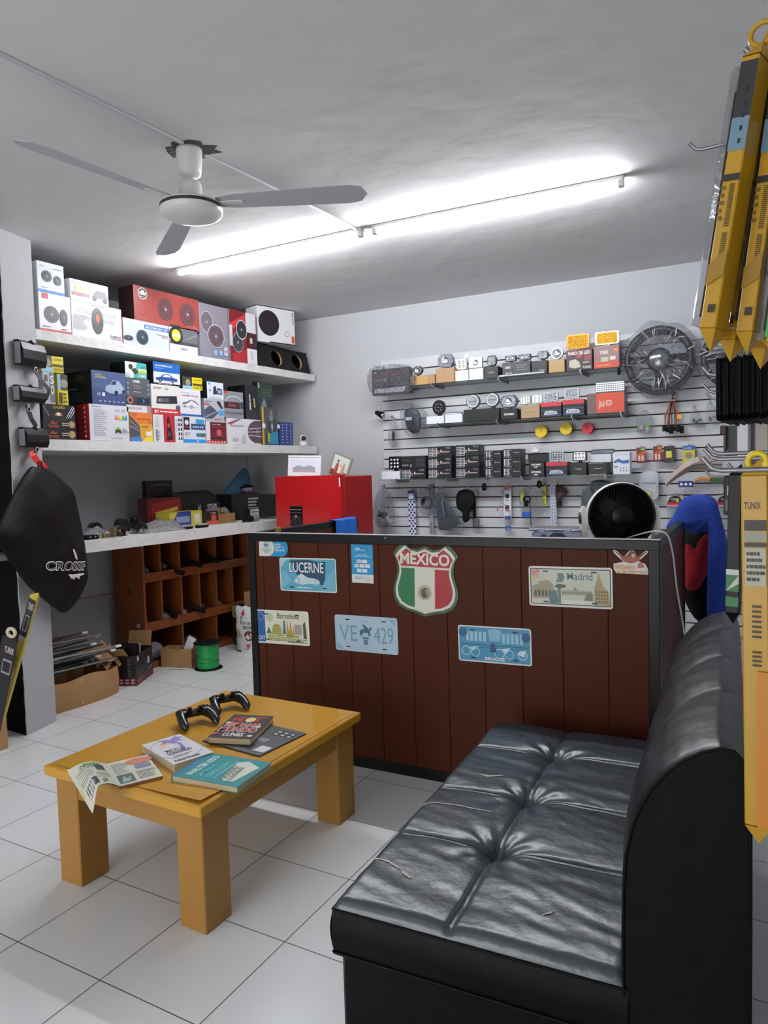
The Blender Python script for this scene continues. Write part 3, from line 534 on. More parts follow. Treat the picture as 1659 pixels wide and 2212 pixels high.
# teal book: reads from the near-left end towards the far end, lines running down to the right
def book_down(cs, *a, **k):   # cs: top-left, top-right, bottom-right, bottom-left as read
    return book([cs[3], cs[2], cs[1], cs[0]], *a, **k)
book_down([(379.5, 1671), (458.5, 1621), (581, 1654), (503, 1706)], zt0, .022, '#1e8e94', '#1b86b4', [('p', [(0, 0), (1, 0), (1, 1), (0, 1)], '#1e8e94'), ('r', .0, .94, 1, 1, '#1b7fae'),
    ('t', .12, .76, .92, .86, 'WALTER RISO', '#dfe9e6', .03), ('t', .15, .62, .62, .70, '¿AMAR O', '#5fd0d0', .02), ('t', .15, .50, .80, .58, 'DEPENDER?', '#5fd0d0', .02), ('n', .15, .42, .85, .46, 2, '#9fd8d8'),
    ('p', [(.12, .30), (.80, .42), (.9, .30), (.74, .06), (.14, .14)], '#d9ddcf')]+[('d', .2+.1*i, .22+.012*i+(.09 if j else 0), .035, '#b7bdb0') for i in range(5) for j in (0, 1)]+[('o', .2+.1*i, .22+.012*i+(.09 if j else 0), .035, .006, '#5a635c') for i in range(5) for j in (0, 1)],
    'teal paperback reading WALTER RISO with a drawn pill blister, at the table near edge', spine_side='y1')
book([(446.8, 1592), (535.7, 1597), (596.5, 1547), (507.5, 1544)], zt0+.006, .026, '#2c2426', '#2c2426', [('r', 0, 0, 1, 1, '#3a2f31'), ('t', .22, .88, .9, .93, 'EL AÑO MAS TERRORIFICO', '#a08f88'), ('t', .12, .68, .42, .86, 'PE', '#c23a35', .03), ('d', .55, .78, .1, '#e8d58a', .8), ('t', .66, .68, .8, .86, 'R', '#c23a35', .03), ('t', .08, .46, .95, .64, 'SEMANA', '#e8e0da', .06), ('t', .1, .475, .93, .63, 'SEMANA', '#c0332f', .02),
    ('t', .05, .25, .95, .44, 'MUNDO', '#e8e0da', .06), ('t', .07, .265, .93, .43, 'MUNDO', '#c0332f', .02), ('t', .28, .07, .75, .21, 'LUNES', '#e8e4e0', .03), ('d', .1, .62, .04, '#e6e2dc'), ('d', .9, .48, .04, '#e6e2dc'), ('d', .85, .9, .03, '#b04a44'), ('d', .08, .14, .05, '#b04a44'), ('d', .92, .1, .04, '#e6e2dc')],
    'thick dark comic paperback reading PEOR SEMANA MUNDO LUNES in red letters', spine_side='no', group=None)
book([(435, 1599), (561, 1633), (661, 1584), (545, 1556)], zt0, .005, '#3c3d40', '#3c3d40', [('r', 0, 0, 1, 1, '#55575b'), ('g', .05, .06, .5, .3, 6, 1, '#c7c9cc', .6), ('g', .35, .35, .75, .6, 8, 1, '#b9bbbe', .5), ('r', .62, .7, .95, .9, '#2c2d30'), ('g', .62, .7, .95, .88, 3, 2, '#c9cbcd', .5), ('p', [(.1, .4), (.3, .5), (.28, .7), (.05, .65)], '#8b8d91'), ('r', .8, .1, .97, .3, '#d8dadc'), ('p', [(.5, .1), (.75, .1), (.7, .3), (.52, .28)], '#26272a')],
    'grey photo magazine lying flat under the dark comic paperback', cat='magazine', name='magazine', spine_side='no')
# white book with purple palm: bottom edge of the cover is the far right one
cw = [(293.5, 1613.7), (389, 1647), (475, 1621), (376, 1588.5)]
book([cw[1], cw[2], cw[3], cw[0]], zt0, .028, '#dfe0e4', '#dfe0e4', [('p', [(.2, .62), (.5, .72), (.8, .75), (.75, .92), (.5, .9), (.3, .86)], '#e6cfa8'), ('o', .5, .52, .42, .012, '#8f93a0', .8), ('p', [(.52, .4), (.62, .5), (.66, .68), (.60, .85), (.66, .86), (.72, .66), (.68, .46), (.58, .36)], '#7d78c8'),
    ('p', [(.62, .86), (.35, .98), (.45, .86), (.3, .78), (.5, .8), (.6, .68), (.68, .82), (.85, .7), (.8, .84), (.97, .88), (.8, .92), (.9, 1.0)], '#8f7fce'), ('t', .2, .44, .62, .54, 'MAS ALLA', '#4a4450', .01), ('t', .15, .32, .75, .42, 'SOBREPESO', '#4a4450', .01), ('t', .08, .05, .7, .13, 'Anibal Grasela', '#3c3a44', .01), ('n', .2, .2, .7, .26, 2, '#8c8a94')],
    'thick white paperback with a purple palm tree, MAS ALLA SOBREPESO', spine_side='no')
# open cannabis magazine curling over the table edge
c, ux, uy, W, H = bookframe([(253.6, 1701), (352.6, 1673), (316.5, 1632), (234, 1647)], zt0+.012)
mg = empty('open_magazine', (0, 0, 0), label='open magazine on cannabis whose left page curls down over the table end', cat='magazine')
mg.matrix_world = Matrix.Translation((c.x, c.y, zt0)) @ Matrix.Rotation(math.atan2(ux.y, ux.x), 4, 'Z')
PG = mat('#dcdccb', .35); mb = MB()
mb.box(-W/2, -H/2, 0, W/2, H/2, .010, mat('#8a5b44', .6), .001); mb.out('closed_pages', mg)
mb = MB(); mb.box(-W/2, -H/2, .0104, W/2, H/2, .012, PG, .0003); mb.face((-W/2, -H/2, .012), (1, 0, 0), (0, 1, 0), W, H, [('n', .06, .45, .42, .9, 9, '#8e8e88'), ('r', .05, .05, .42, .4, '#5b7272'), ('p', [(.1, .1), (.2, .35), (.25, .2), (.36, .3), (.3, .1)], '#9fc0b4'), ('n', .5, .08, .95, .42, 6, '#8e8e88'), ('r', .55, .5, .93, .68, '#8b93a8'), ('d', .72, .82, .13, '#d98a72', 1.6)], eps=.0002); mb.out('right_page', mg)
LW = W*.96
def page(u, v):  # u from spine (0) outwards to the left
    a = u*LW; R0 = .05; x = -W/2; z = .012
    over = max(0, a-.09)*(1-v)**.7; x -= min(a, .09)*.86+max(0, a-.09)*.9-over*.45; z += .036*math.sin(min(1, a/.13)*math.pi*.85)*(1-.35*v)-over*1.05
    return (x-v*.012*u, -H/2+H*v-.075*u*(1-v), max(z, .002) if v > .55 else z)
mb = MB(); mb.grid(page, 28, 4, PG); mb.M = Matrix.Translation((0, 0, -.0018)); mb.grid(page, 28, 4, mat('#9fb58f', .5)); mb.M = Matrix.Identity(4)
def prn(rects, col):
    for u0, v0, u1, v1 in rects:
        mb.grid(lambda a, b2: tuple(Vector(page(1-(u0+(u1-u0)*a), v0+(v1-v0)*b2))+Vector((0, 0, .0006))), 6, 1, ink(col))
prn([(.1, .50, .5, .53), (.1, .56, .48, .58), (.1, .62, .5, .64), (.1, .68, .45, .70), (.55, .3, .9, .32), (.55, .36, .88, .38), (.55, .42, .9, .44), (.55, .48, .88, .50), (.1, .44, .46, .46)], '#9a9a90')
prn([(.62, .6, .85, .85), (.12, .1, .5, .36)], '#54585a'); prn([(.2, .16, .4, .3)], '#c9cfc6'); prn([(.6, .06, .66, .2), (.68, .1, .74, .24), (.64, .1, .7, .13)], '#4f8a4a'); prn([(.02, .3, .05, .5)], '#d8cf3a')
vs, fs = textmesh('CANNABIS', .02); mb.add([tuple(Vector(page(1-(.06+.75*x), .82+.12*y))+Vector((0, 0, .001))) for x, y in vs], fs, ink('#3f8f3c'))
vs, fs = textmesh('TODO SOBRE EL', .01); mb.add([tuple(Vector(page(1-(.08+.75*x), .74+.06*y))+Vector((0, 0, .001))) for x, y in vs], fs, ink('#55705a'))
mb.out('curled_page', mg)

# ---- game controllers
def gamepad(pa, pb, label, flip=1):
    a, b2 = Vector(onz(*pa, .485)), Vector(onz(*pb, .485)); c = (a+b2)/2; ang = math.atan2(b2.y-a.y, b2.x-a.x)
    k = 1.06
    root = empty('game_controller', (c.x, c.y, zt0), ang, label, 'game controller', 'black game controllers'); root.scale = (k, k, k)
    GM = mat('#101113', .25, coat=.3, name='controller_black'); mb = MB()
    for sx in (-1, 1):
        pts = []; rs = []
        for t in range(9):
            q = t/8; pts.append((sx*(.046+.016*q+.008*math.sin(q*3)), .012-.098*q, .043-.030*q+.006*math.sin(q*math.pi))); rs.append(.0235*(1-.30*q) if t < 8 else .008)
        mb.tube([(sx*.046, .030, .044)]+pts+[(sx*.066, -.092, .012)], [.010]+rs+[.004], GM, 14)
        mb.lathe([(0, .016), (.018, .0155), (.027, .011), (.030, .003), (.028, -.006), (0, -.012)], GM, 24, (sx*.046, .006, .046))
        mb.box(sx*.046-.014, .026, .036, sx*.046+.014, .040, .046, GM, .004); mb.box(sx*.046-.013, .030, .022, sx*.046+.013, .042, .034, GM, .004)
    mb.box(-.046, -.016, .030, .046, .030, .056, GM, .010); mb.out('controller_body', root)
    for sx in (-1, 1):
        MB().lathe([(0, .0), (.012, .0), (.011, .006), (.0075, .008), (.0075, .016), (.0105, .018), (.0105, .021), (.006, .0205), (0, .0195)], BLKM, 20, (sx*.024, -.014, .052)).out('thumbstick', root)
    MB().box(-.058, .002, .060, -.034, .010, .0645, BLKM, .001).box(-.050, -.006, .060, -.042, .018, .0645, BLKM, .001).out('direction_pad', root)
    for x, y in ((.046, .017), (.046, -.005), (.035, .006), (.057, .006)): MB().cyl((x, y, .058), (x, y, .0655), .0045, .004, BLKM, 14).out('action_button', root)
    MB().box(-.006, .006, .056, .006, .010, .0575, GREYP, .001).out('centre_button', root)
    return root
gamepad((388, 1556), (452, 1542), 'black game controller nearer the open magazine, left of the pair')
gamepad((458, 1524), (522, 1512), 'black game controller nearer the shop counter, right of the pair')

# ================================================================ SOFA
SX, SY = -1.082, 1.428; SR = math.atan2(.108, .994); SLen = 1.42
LEA = mat('#14181c', .36, bump=.12, bscale=22, vary=.15, vscale=8, spec=.55, name='black_leather'); LEA_LIT = mat('#2f3a43', .34, bump=.17, bscale=22, vary=.15, vscale=8, spec=.9, name='seat_leather_lit'); LEA_SHADE = mat('#040506', .5, bump=.15, bscale=18, spec=.15, name='black_leather_shaded')  # one black leather: seat tone lightened for its sheen, sides darkened as shade
STC = mat('#6d6f73', .7, name='stitching')
sofa = empty('leather_bench_sofa', (SX, SY, 0), SR, 'worn black leather bench sofa with torn tufted seat and rounded backrest', 'sofa')
SD = .725; seamx = .315; cross = [.40, .745, 1.145]; rng = random.Random(3)
ph = [rng.uniform(0, 6.28) for _ in range(12)]
def seat_h(x, y):
    h = .006*math.sin(math.pi*min(1, max(0, x/SD)))+.004
    h -= .010*math.exp(-((x-seamx)/.010)**2)+.006*math.exp(-((x-seamx)/.05)**2)
    for cy_ in cross: h -= .008*math.exp(-((y-cy_-.03*(x-seamx))/.009)**2)+.006*math.exp(-((y-cy_)/.045)**2)
    for cy_ in cross:
        d = math.hypot(x-seamx, y-cy_); h -= .030*math.exp(-(d/.032)**2)+.012*math.exp(-(d/.09)**2)
        a = math.atan2(y-cy_, x-seamx); h += .0035*math.sin(a*9+ph[0])*math.exp(-((d-.08)/.06)**2)
    nz = sum(math.sin(x*(9+7*i)+y*(38+23*i)*(1+.1*math.sin(i))+ph[i]+2.2*math.sin(x*(6+i)+ph[i+5])) /(1+i) for i in range(5))
    h += .0013*nz*(.4+.6*math.sin(y*4+1)**2); h += .004*math.sin(x*8+y*5+ph[9])*math.sin(y*11+ph[10])*.6
    return h
r_ = .028; Zs = .430
def edge(t, L):
    a = t*L
    if a < r_: q = a/r_; return r_-r_*math.cos(q*math.pi/2)*1.0, r_*(1-math.sin(q*math.pi/2))
    if a > L-r_: q = (L-a)/r_; return L-(r_-r_*math.cos(q*math.pi/2)), r_*(1-math.sin(q*math.pi/2))
    return a, 0
def seatf(u, v):
    x, dx = edge(u, SD); y, dy = edge(v, SLen); d = min(r_, math.hypot(dx, dy)); f = 1-d/r_
    return (x, y, Zs-d+seat_h(x, y)*f)
mb = MB(); NX, NY = 110, 210; mb.grid(seatf, NX, NY, LEA_LIT)
def side(pts_fn, n, z1, z0, outv, k=8):
    vs = []
    for j in range(k+1):
        q = j/k; bul = .010*math.sin(q*math.pi)
        for i in range(n+1): x, y = pts_fn(i/n); vs.append((x+outv[0]*bul, y+outv[1]*bul, z1+(z0-z1)*q+.0015*math.sin(i*.9)*math.sin(q*3)))
    mb.add(vs, [(j*(n+1)+i, j*(n+1)+i+1, (j+1)*(n+1)+i+1, (j+1)*(n+1)+i) for j in range(k) for i in range(n)], LEA_SHADE, True)
zb_ = .292; zr = Zs-r_
side(lambda t: (t*SD, 0), 30, zr+.002, zb_, (0, -1)); side(lambda t: (0, t*SLen), 50, zr+.002, zb_, (-1, 0)); side(lambda t: (t*SD, SLen), 30, zr+.002, zb_, (0, 1))
mb.out('seat_cushion', sofa)
mb = MB(); loop = [(0, 0), (SD, 0)]
mb.tube([(SD*t/20, -.001, zr+.004) for t in range(21)], .0032, LEA_SHADE, 6); mb.tube([(-.001, SLen*t/30, zr+.004) for t in range(31)], .0032, LEA_SHADE, 6)
mb.tube([(SD*t/20, -.002, zb_) for t in range(21)], .004, LEA_SHADE, 6); mb.tube([(-.002, SLen*t/30, zb_) for t in range(31)], .004, LEA_SHADE, 6); mb.out('piping', sofa)
mb = MB()
def stitch(p, q2, off, n=60):
    pts = []
    for i in range(n+1):
        t = i/n; x = p[0]+(q2[0]-p[0])*t+off[0]; y = p[1]+(q2[1]-p[1])*t+off[1]; pts.append((x, y, Zs+seat_h(x, y)+.0006))
    mb.tube(pts, .0007, STC, 4)
for o_ in (-.010, .010): stitch((seamx, .03), (seamx, SLen-.03), (o_, 0), 160)
for cy_ in cross:
    for o_ in (-.008, .008): stitch((.03, cy_-.01), (seamx-.02, cy_), (0, o_)); stitch((seamx+.02, cy_), (SD-.03, cy_+.015), (0, o_))
mb.out('stitching', sofa)
for cy_ in cross: MB().lathe([(0, .006), (.008, .004), (.011, 0), (.010, -.004)], LEA, 16, (seamx, cy_, Zs+seat_h(seamx, cy_)+.004)).out('tuft_button', sofa)
FOAM = mat('#c9c7b8', .9, bump=.6, bscale=80, name='torn_foam')
def tear(pts, wd, label):
    P = [Vector(onz(x, y, Zs)) for x, y in pts]; L = []
    for p in P: d = Vector((p.x-SX, p.y-SY)); L.append((d.x*math.cos(SR)+d.y*math.sin(SR), -d.x*math.sin(SR)+d.y*math.cos(SR)))
    mb = MB(); n = 10; pts = []
    for i in range(len(L)-1):
        for t in range(6): q = t/6; pts.append((L[i][0]+(L[i+1][0]-L[i][0])*q, L[i][1]+(L[i+1][1]-L[i][1])*q))
    pts.append(L[-1]); N = len(pts); vs = []
    for i, (x, y) in enumerate(pts):
        wq = wd*math.sin(math.pi*(i+.6)/(N+.2))*(.7+.6*rng.random())/2; e = 0 if x > .03 else -.010*(1-x/.03)
        a, b2 = pts[max(0, i-1)], pts[min(N-1, i+1)]; d = Vector((b2[0]-a[0], b2[1]-a[1])).normalized(); nx, ny = -d.y, d.x
        for s_ in (-1, 0, 1): xx, yy = x+nx*wq*s_, y+ny*wq*s_; vs.append((xx, yy, Zs+seat_h(xx, yy)+.0018+(.0015 if s_ == 0 else 0)+e))
    mb.add(vs, [(i*3+j, i*3+j+1, i*3+j+4, i*3+j+3) for i in range(N-1) for j in (0, 1)], FOAM, True); mb.out('torn_patch', sofa)['label'] = label
tear([(792, 1853), (812, 1856), (840, 1866), (862, 1880), (874, 1888)], .008, 'long curved split showing white foam'); tear([(866, 1886), (876, 1893), (888, 1903)], .012, 'jagged hole showing white foam')
tear([(905, 1737), (940, 1738), (985, 1744), (1030, 1754), (1062, 1760)], .006, 'long straight split showing white foam'); tear([(1036, 1677), (1055, 1682), (1088, 1681)], .010, 'short split with grey lining')
tear([(1172, 1986), (1186, 1980), (1200, 1976)], .007, 'small slit with foam near the front end')
mb = MB(); mb.box(.012, .012, .03, SD, SLen-.012, zb_-.002, LEA_SHADE, .012)
for x in (.05, .9):
    for y in (.06, SLen-.1): mb.cyl((x, y, 0), (x, y, .05), .022, .026, BLKM, 12)
mb.out('base', sofa)
prof = [(.725, .03), (.722, .30), (.716, .43), (.716, .53), (.718, .62), (.723, .70), (.735, .76), (.752, .81), (.775, .855), (.803, .893), (.836, .925), (.872, .948), (.905, .960), (.930, .957), (.947, .938), (.955, .905), (.958, .85), (.958, .6), (.957, .3), (.952, .03)]
bs = [0, .40, .745, 1.145, 1.45]; BL = 1.45
def backf(u, v):
    y = v*BL; k = u*(len(prof)-1); i = min(len(prof)-2, int(k)); t = k-i; x = prof[i][0]+(prof[i+1][0]-prof[i][0])*t; z = prof[i][1]+(prof[i+1][1]-prof[i][1])*t
    j = max(a for a in range(4) if y >= bs[a]-1e-9); q = (y-bs[j])/(bs[j+1]-bs[j]); puff = (math.sin(math.pi*min(1, max(0, q))))**.45
    front = max(0, math.sin(min(1, max(0, (u-.10)/.62))*math.pi)); e = .026*puff*front
    e += .0015*math.sin(y*60+u*9)*front*math.exp(-((q-.5)/.5)**2)
    nx = -.95 if u < .45 else -.55; nz = .15 if u < .45 else .75
    return (x+nx*e, y, z+nz*e)
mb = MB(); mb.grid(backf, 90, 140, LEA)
for y in (0, BL): mb.add([(x, y, z) for x, z in prof], [tuple(range(len(prof)))], LEA_SHADE)
mb.out('backrest', sofa)
mb = MB(); mb.tube([(x, -.001, z) for x, z in prof[1:-1]], .0035, LEA_SHADE, 6); mb.out('back_piping', sofa)
mb = MB()
for y in bs[1:4]:
    for o_ in (-.006, .006): mb.tube([tuple(Vector(backf(u/60, (y+o_)/BL))+Vector((-.0012, 0, .0008))) for u in range(8, 46)], .0006, STC, 4)
mb.out('back_stitching', sofa)

# ================================================================ RED WATER DISPENSER / FRIDGE
RD = mat('#b3161a', .22, coat=.4, name='red_enamel'); f0 = ony(593.5, 1027, 4.6); f1 = ony(735, 1030, 4.6); FW_ = f1[0]-f0[0]; FZ = 1.512
fr = empty('red_refrigerator', (f0[0], 4.6, 0), 0, 'glossy red refrigerator with a small water dispenser in its door', 'refrigerator')
mb = MB(); mb.box(.005, .05, .03, FW_+.002, .46, FZ-.008, mat('#9c1519', .3, coat=.3), .008); mb.out('cabinet', fr)
def door(z0, z1, nm):
    mb = MB(); n = 24; outl = [(FW_*i/n, -.022*math.sin(math.pi*i/n)-.0) for i in range(n+1)]; slab(mb, [(x, y) for x, y in outl]+[(FW_, .044), (0, .044)], z0, z1, RD); return mb.out(nm, fr)
door(.62, FZ, 'upper_door'); door(.05, .612, 'lower_door')
dc = ony(641, 1127, 4.58); xq = dc[0]-f0[0]; mb = MB(); mb.box(xq-.065, -.029, dc[2]-.10, xq+.065, -.015, dc[2]+.13, mat('#120c0c', .15), .006)
mb.box(xq-.065, -.031, dc[2]+.075, xq+.065, -.0285, dc[2]+.079, CHROME); mb.face((xq-.055, -.0292, dc[2]+.09), (1, 0, 0), (0, 0, 1), .11, .02, [('t', 0, .2, 1, .8, 'Dispensador de agua', '#c8c8c8')], eps=.0004)
mb.cyl((xq+.0, -.03, dc[2]+.035), (xq+.0, -.045, dc[2]+.03), .022, .018, CHROME, 20); mb.out('water_dispenser', fr)
MB().box(FW_-.012, -.006, 1.42, FW_-.002, .004, 1.49, WHT, .002).out('hinge_cap', fr)
def pframe(pts, Y, label, fc, spec, lean, mw=.02, cat='picture frame', yawr=0):
    """standing photo frame from its four corners in a plane at depth Y"""
    P = [ony(x, y, Y) for x, y in pts]; W = (P[1][0]-P[0][0]+P[2][0]-P[3][0])/2; H = (P[0][2]-P[3][2]+P[1][2]-P[2][2])/2
    sk = math.atan2((P[1][0]-P[2][0]), P[1][2]-P[2][2]); mb = MB(); m_ = mat(fc, .35)
    for x0, z0, x1, z1 in ((0, 0, W, mw), (0, H-mw, W, H), (0, mw, mw, H-mw), (W-mw, mw, W, H-mw)): mb.box(x0, 0, z0, x1, .014, z1, m_, .003)
    root = mb.out('picture_frame', label=label, cat=cat)
    root.matrix_world = Matrix.Translation((P[3][0], Y, FZ+.0005)) @ Matrix.Rotation(yawr, 4, 'Z') @ Matrix.Rotation(sk, 4, 'Y') @ Matrix.Rotation(-lean, 4, 'X')
    mb = MB(); mb.box(mw*.8, .004, mw*.8, W-mw*.8, .010, H-mw*.8, WHT); mb.face((mw, .004, mw), (1, 0, 0), (0, 0, 1), W-2*mw, H-2*mw, spec, eps=.0003); mb.out('photo', root)
    mb = MB(); mb.box(W/2-.02, .012, .01, W/2+.02, .016, H*.7, BLKM); mb.box(W/2-.015, .016, .004, W/2+.015, .075, .008, BLKM); mb.out('stand', root); return root
pframe([(620.5, 977), (691.5, 977), (691.5, 1023), (620.5, 1023)], 4.72, 'white photo frame standing on the left of the refrigerator top', '#e6e8ec', [('r', 0, 0, 1, 1, '#e9ebee'), ('r', .12, .14, .88, .86, '#dfe8f4'), ('r', .12, .14, .88, .42, '#b8a8b0'), ('p', [(.12, .4), (.3, .55), (.5, .46), (.7, .55), (.88, .42), (.88, .3), (.12, .3)], '#a5a8b4')], .06, .018)
pframe([(721, 968), (764, 968), (748, 1026), (705, 1026)], 4.74, 'slanted grey photo frame with a family group picture on the refrigerator', '#8d8a82', [('r', 0, 0, 1, 1, '#c6cfc4'), ('r', 0, 0, 1, .3, '#7b3f38'), ('p', [(.2, .2), (.25, .6), (.4, .65), (.45, .2)], '#9a4a42'), ('p', [(.42, .2), (.45, .5), (.6, .5), (.62, .2)], '#dcd8d2'), ('p', [(.6, .2), (.66, .62), (.8, .6), (.82, .2)], '#b98a78'), ('d', .33, .7, .06, '#c79a80'), ('d', .53, .56, .05, '#c79a80'), ('d', .73, .68, .05, '#c79a80'), ('d', .33, .75, .05, '#3a2a22')], .06, .02)

# blue cloth over the far end of the left wing
pc = onx(740, 1135, -2.83); mb = MB(); CL = mat('#1566c4', .9, bump=.5, bscale=90, name='blue_microfibre')
yc = pc[1]; ztop = CH+.004
def cloth(u, v):
    y = yc-.15+.29*u; s_ = v*.34-.12; fold = .006*math.sin(u*14+v*5)
    if s_ < -.035: x, z = .034+fold*.5, ztop-(-.035-s_)*1.0
    elif s_ > .035: x, z = -.034-.012*(s_-.035)*6-fold, ztop-(s_-.035)
    else: x, z = -s_, ztop+.004*math.cos(s_/.035*1.5)
    z -= 0 if v > .2 else 0
    return (-2.838-.095*(y-4.1)+x*-1, y+.04*(v-.5)*(u-.5), z-.03*(1-abs(2*u-1))*(1 if v > .95 else 0))
mb.grid(cloth, 24, 30, CL); o = mb.out('cleaning_cloth', label='bright blue cleaning cloth draped over the counter side by the refrigerator', cat='cloth'); md = o.modifiers.new('s', 'SOLIDIFY'); md.thickness = .003; md.offset = 1

# ---- desk fan on the inner desk, seen above the counter edge
FD = ony(1335, 1114, 3.47); fz = FD[2]; DZ = 1.0705
dfan = empty('desk_fan', (FD[0], 3.50, DZ), R(24), 'round white air circulator fan with a black grille behind the counter', 'fan'); hz = fz-DZ
DW = mat('#e2e2de', .3)
MB().box(-.11, -.06, 0, .11, .08, .022, DW, .01).out('fan_base', dfan)
for sx in (-1, 1): MB().prism([(sx*.150, .01), (sx*.176, .01), (sx*.182, hz+.02), (sx*.172, hz+.045), (sx*.160, hz+.045), (sx*.156, hz)], -.03, .04, DW).out('yoke_arm', dfan)
MB().lathe([(.13, .10), (.150, .06), (.158, 0), (.160, -.045), (.152, -.052)], DW, 48, (0, 0, hz), 'y').out('fan_housing', dfan)
mb = MB(); mb.lathe([(0, .09), (.12, .095), (.145, .02), (.147, -.03)], BLKM, 48, (0, 0, hz), 'y')
mb.torus((0, -.050, hz), .150, .006, BLK, 'y', 48, 8)
for i in range(60):
    q = 2*math.pi*i/60; mb.tube([(.150*math.cos(q), -.052, hz+.150*math.sin(q)), (.11*math.cos(q+.14), -.066, hz+.11*math.sin(q+.14)), (.05*math.cos(q+.4), -.072, hz+.05*math.sin(q+.4))], .0016, BLK, 5)
mb.lathe([(0, -.078), (.045, -.076), (.055, -.068), (0, -.066)], BLK, 32, (0, 0, hz), 'y'); mb.out('grille', dfan)
mb = MB(); mb.cyl((-.184, .0, hz-.01), (-.190, .0, hz-.01), .030, .026, mat('#26262a', .4), 24); mb.out('side_knob', dfan)
for k in range(5):
    mb = MB(); mb.M = Matrix.Translation((0, -.01, hz)) @ Matrix.Rotation(2*math.pi*k/5, 4, 'Y') @ Matrix.Rotation(R(24), 4, 'Z')
    mb.prism([(.01, -.015), (.05, -.045), (.125, -.04), (.13, .02), (.06, .04), (.01, .015)], -.001, .001, BLK); mb.out('fan_blade', dfan)
# container
a, b2 = ony(1143, 1146, 3.42), ony(1262, 1146, 3.42); Wc = b2[0]-a[0]; zc_ = ony(1200, 1139, 3.5)[2]
cont = empty('plastic_container', (a[0], 3.40, DZ), R(4), 'clear plastic food container with a translucent blue lid behind the counter', 'food container')
MB().box(.015, .01, 0, Wc-.015, .17, zc_-DZ-.012, TUB, .012).out('tub', cont); MB().box(0, 0, zc_-DZ-.012, Wc, .18, zc_-DZ, clear('blue_lid', '#4a5cc0', .35, .2, .1), .004).out('lid', cont)
[MB().box(Wc*q, -.004, zc_-DZ-.016, Wc*(q+.11), .004, zc_-DZ+.001, mat('#c9cbe6', .3), .001).out('lid_clip', cont) for q in (.2, .66)]
mb = MB(); mb.box(Wc*.3, .05, .012, Wc*.6, .13, zc_-DZ-.03, mat('#a04a58', .7), .02); mb.box(.04, .05, .012, Wc*.25, .12, zc_-DZ-.035, mat('#3c7c86', .7), .02); mb.out('food', cont)

# ---- chair with blue cloth right of the counter
def cy3(px, py, Y=4.45): return ony(px, py, Y)
cx0 = cy3(1515, 1200)[0]; ch = empty('racing_chair', (cx0, 4.45, 0), R(0), 'black and red swivel chair beside the counter, mostly hidden by a blue cloth', 'chair')
z0c, z1c = cy3(1515, 1275)[2], cy3(1515, 1085)[2]
def ol(pts, Y=4.45): return [(cy3(x, y, Y)[0]-cx0, cy3(x, y, Y)[2]) for x, y in pts]
mb, hf = blob(ol([(1478, 1150), (1500, 1110), (1530, 1100), (1552, 1120), (1560, 1180), (1556, 1270), (1535, 1340), (1500, 1335), (1470, 1270), (1470, 1200)], 4.45), .045, BLKM, wob=.05, rings=6); mb.out('backrest', ch)
mb = MB(); mb.M = Matrix.Translation((0, -.05, 0)); blob(ol([(1518, 1158), (1533, 1155), (1537, 1180), (1531, 1225), (1515, 1262), (1502, 1276), (1479, 1268), (1478, 1185), (1490, 1178), (1500, 1185), (1508, 1170)], 4.38), .045, mat('#a81420', .8, bump=.2, bscale=60, name='red_fabric'), mb, wob=.05, rings=6); mb.out('red_bolster', ch)
MB().box(-.12, -.20, .42, .19, .20, .50, BLKM, .03).out('seat', ch); mb = MB(); mb.cyl((.03, 0, .08), (.03, 0, .42), .025, .025, STEEL, 16)
for k in range(5): q = R(72*k+20); mb.tube([(.03, 0, .10), (.03+.17*math.cos(q), .17*math.sin(q), .045)], [.02, .012], BLKM, 8); mb.cyl((.03+.17*math.cos(q), .17*math.sin(q)-.01, .022), (.03+.17*math.cos(q), .17*math.sin(q)+.01, .022), .022, .022, BLKM, 12)
mb.out('swivel_base', ch)
BLUEC = mat('#1c3f9c', .85, bump=.25, bscale=30, name='blue_cloth'); mb = MB()
oc = [(1438, 1140), (1452, 1118), (1468, 1085), (1490, 1070), (1520, 1068), (1545, 1078), (1554, 1105), (1566, 1150), (1575, 1195), (1572, 1260), (1568, 1340), (1560, 1430), (1555, 1500), (1530, 1500), (1528, 1420), (1535, 1330), (1545, 1230), (1548, 1190), (1535, 1155), (1515, 1148), (1500, 1158), (1484, 1145), (1462, 1148)]
blob(ol(oc, 4.33), .075, BLUEC, mb, wob=.30, rings=9, seed=5, ctr=(ol([(1535, 1115)], 4.33)[0]), sub=2)
o = mb.out('blue_cloth', loc=(cx0, 4.335, 0), label='royal blue cloth draped over the swivel chair beside the counter', cat='cloth')
# white cable over the counter corner
pts = [Vector(ony(1352, 1163, 3.45)), Vector(ony(1398, 1150, 3.2)), Vector(ony(1425, 1148, 3.14)), Vector(ony(1443, 1158, 3.13)), Vector(ony(1454, 1200, 3.15)), Vector(ony(1462, 1270, 3.18)), Vector(ony(1474, 1340, 3.22)), Vector(ony(1482, 1400, 3.26)), Vector(ony(1486, 1480, 3.3))]
mb = MB(); sp = []
for i in range(len(pts)-1):
    for t in range(6):
        q = t/6; p0, p1, p2, p3 = pts[max(0, i-1)], pts[i], pts[i+1], pts[min(len(pts)-1, i+2)]
        sp.append(.5*((2*p1)+(p2-p0)*q+(2*p0-5*p1+4*p2-p3)*q*q+(3*p1-p0-3*p2+p3)*q**3))
mb.tube(sp+[pts[-1], Vector((pts[-1].x, pts[-1].y, .02)), Vector((pts[-1].x-.02, pts[-1].y+.3, .006))], .0035, mat('#b9b6b2', .5), 8); mb.out('power_cable', label='pale power cable hanging over the right corner of the counter', cat='cable')

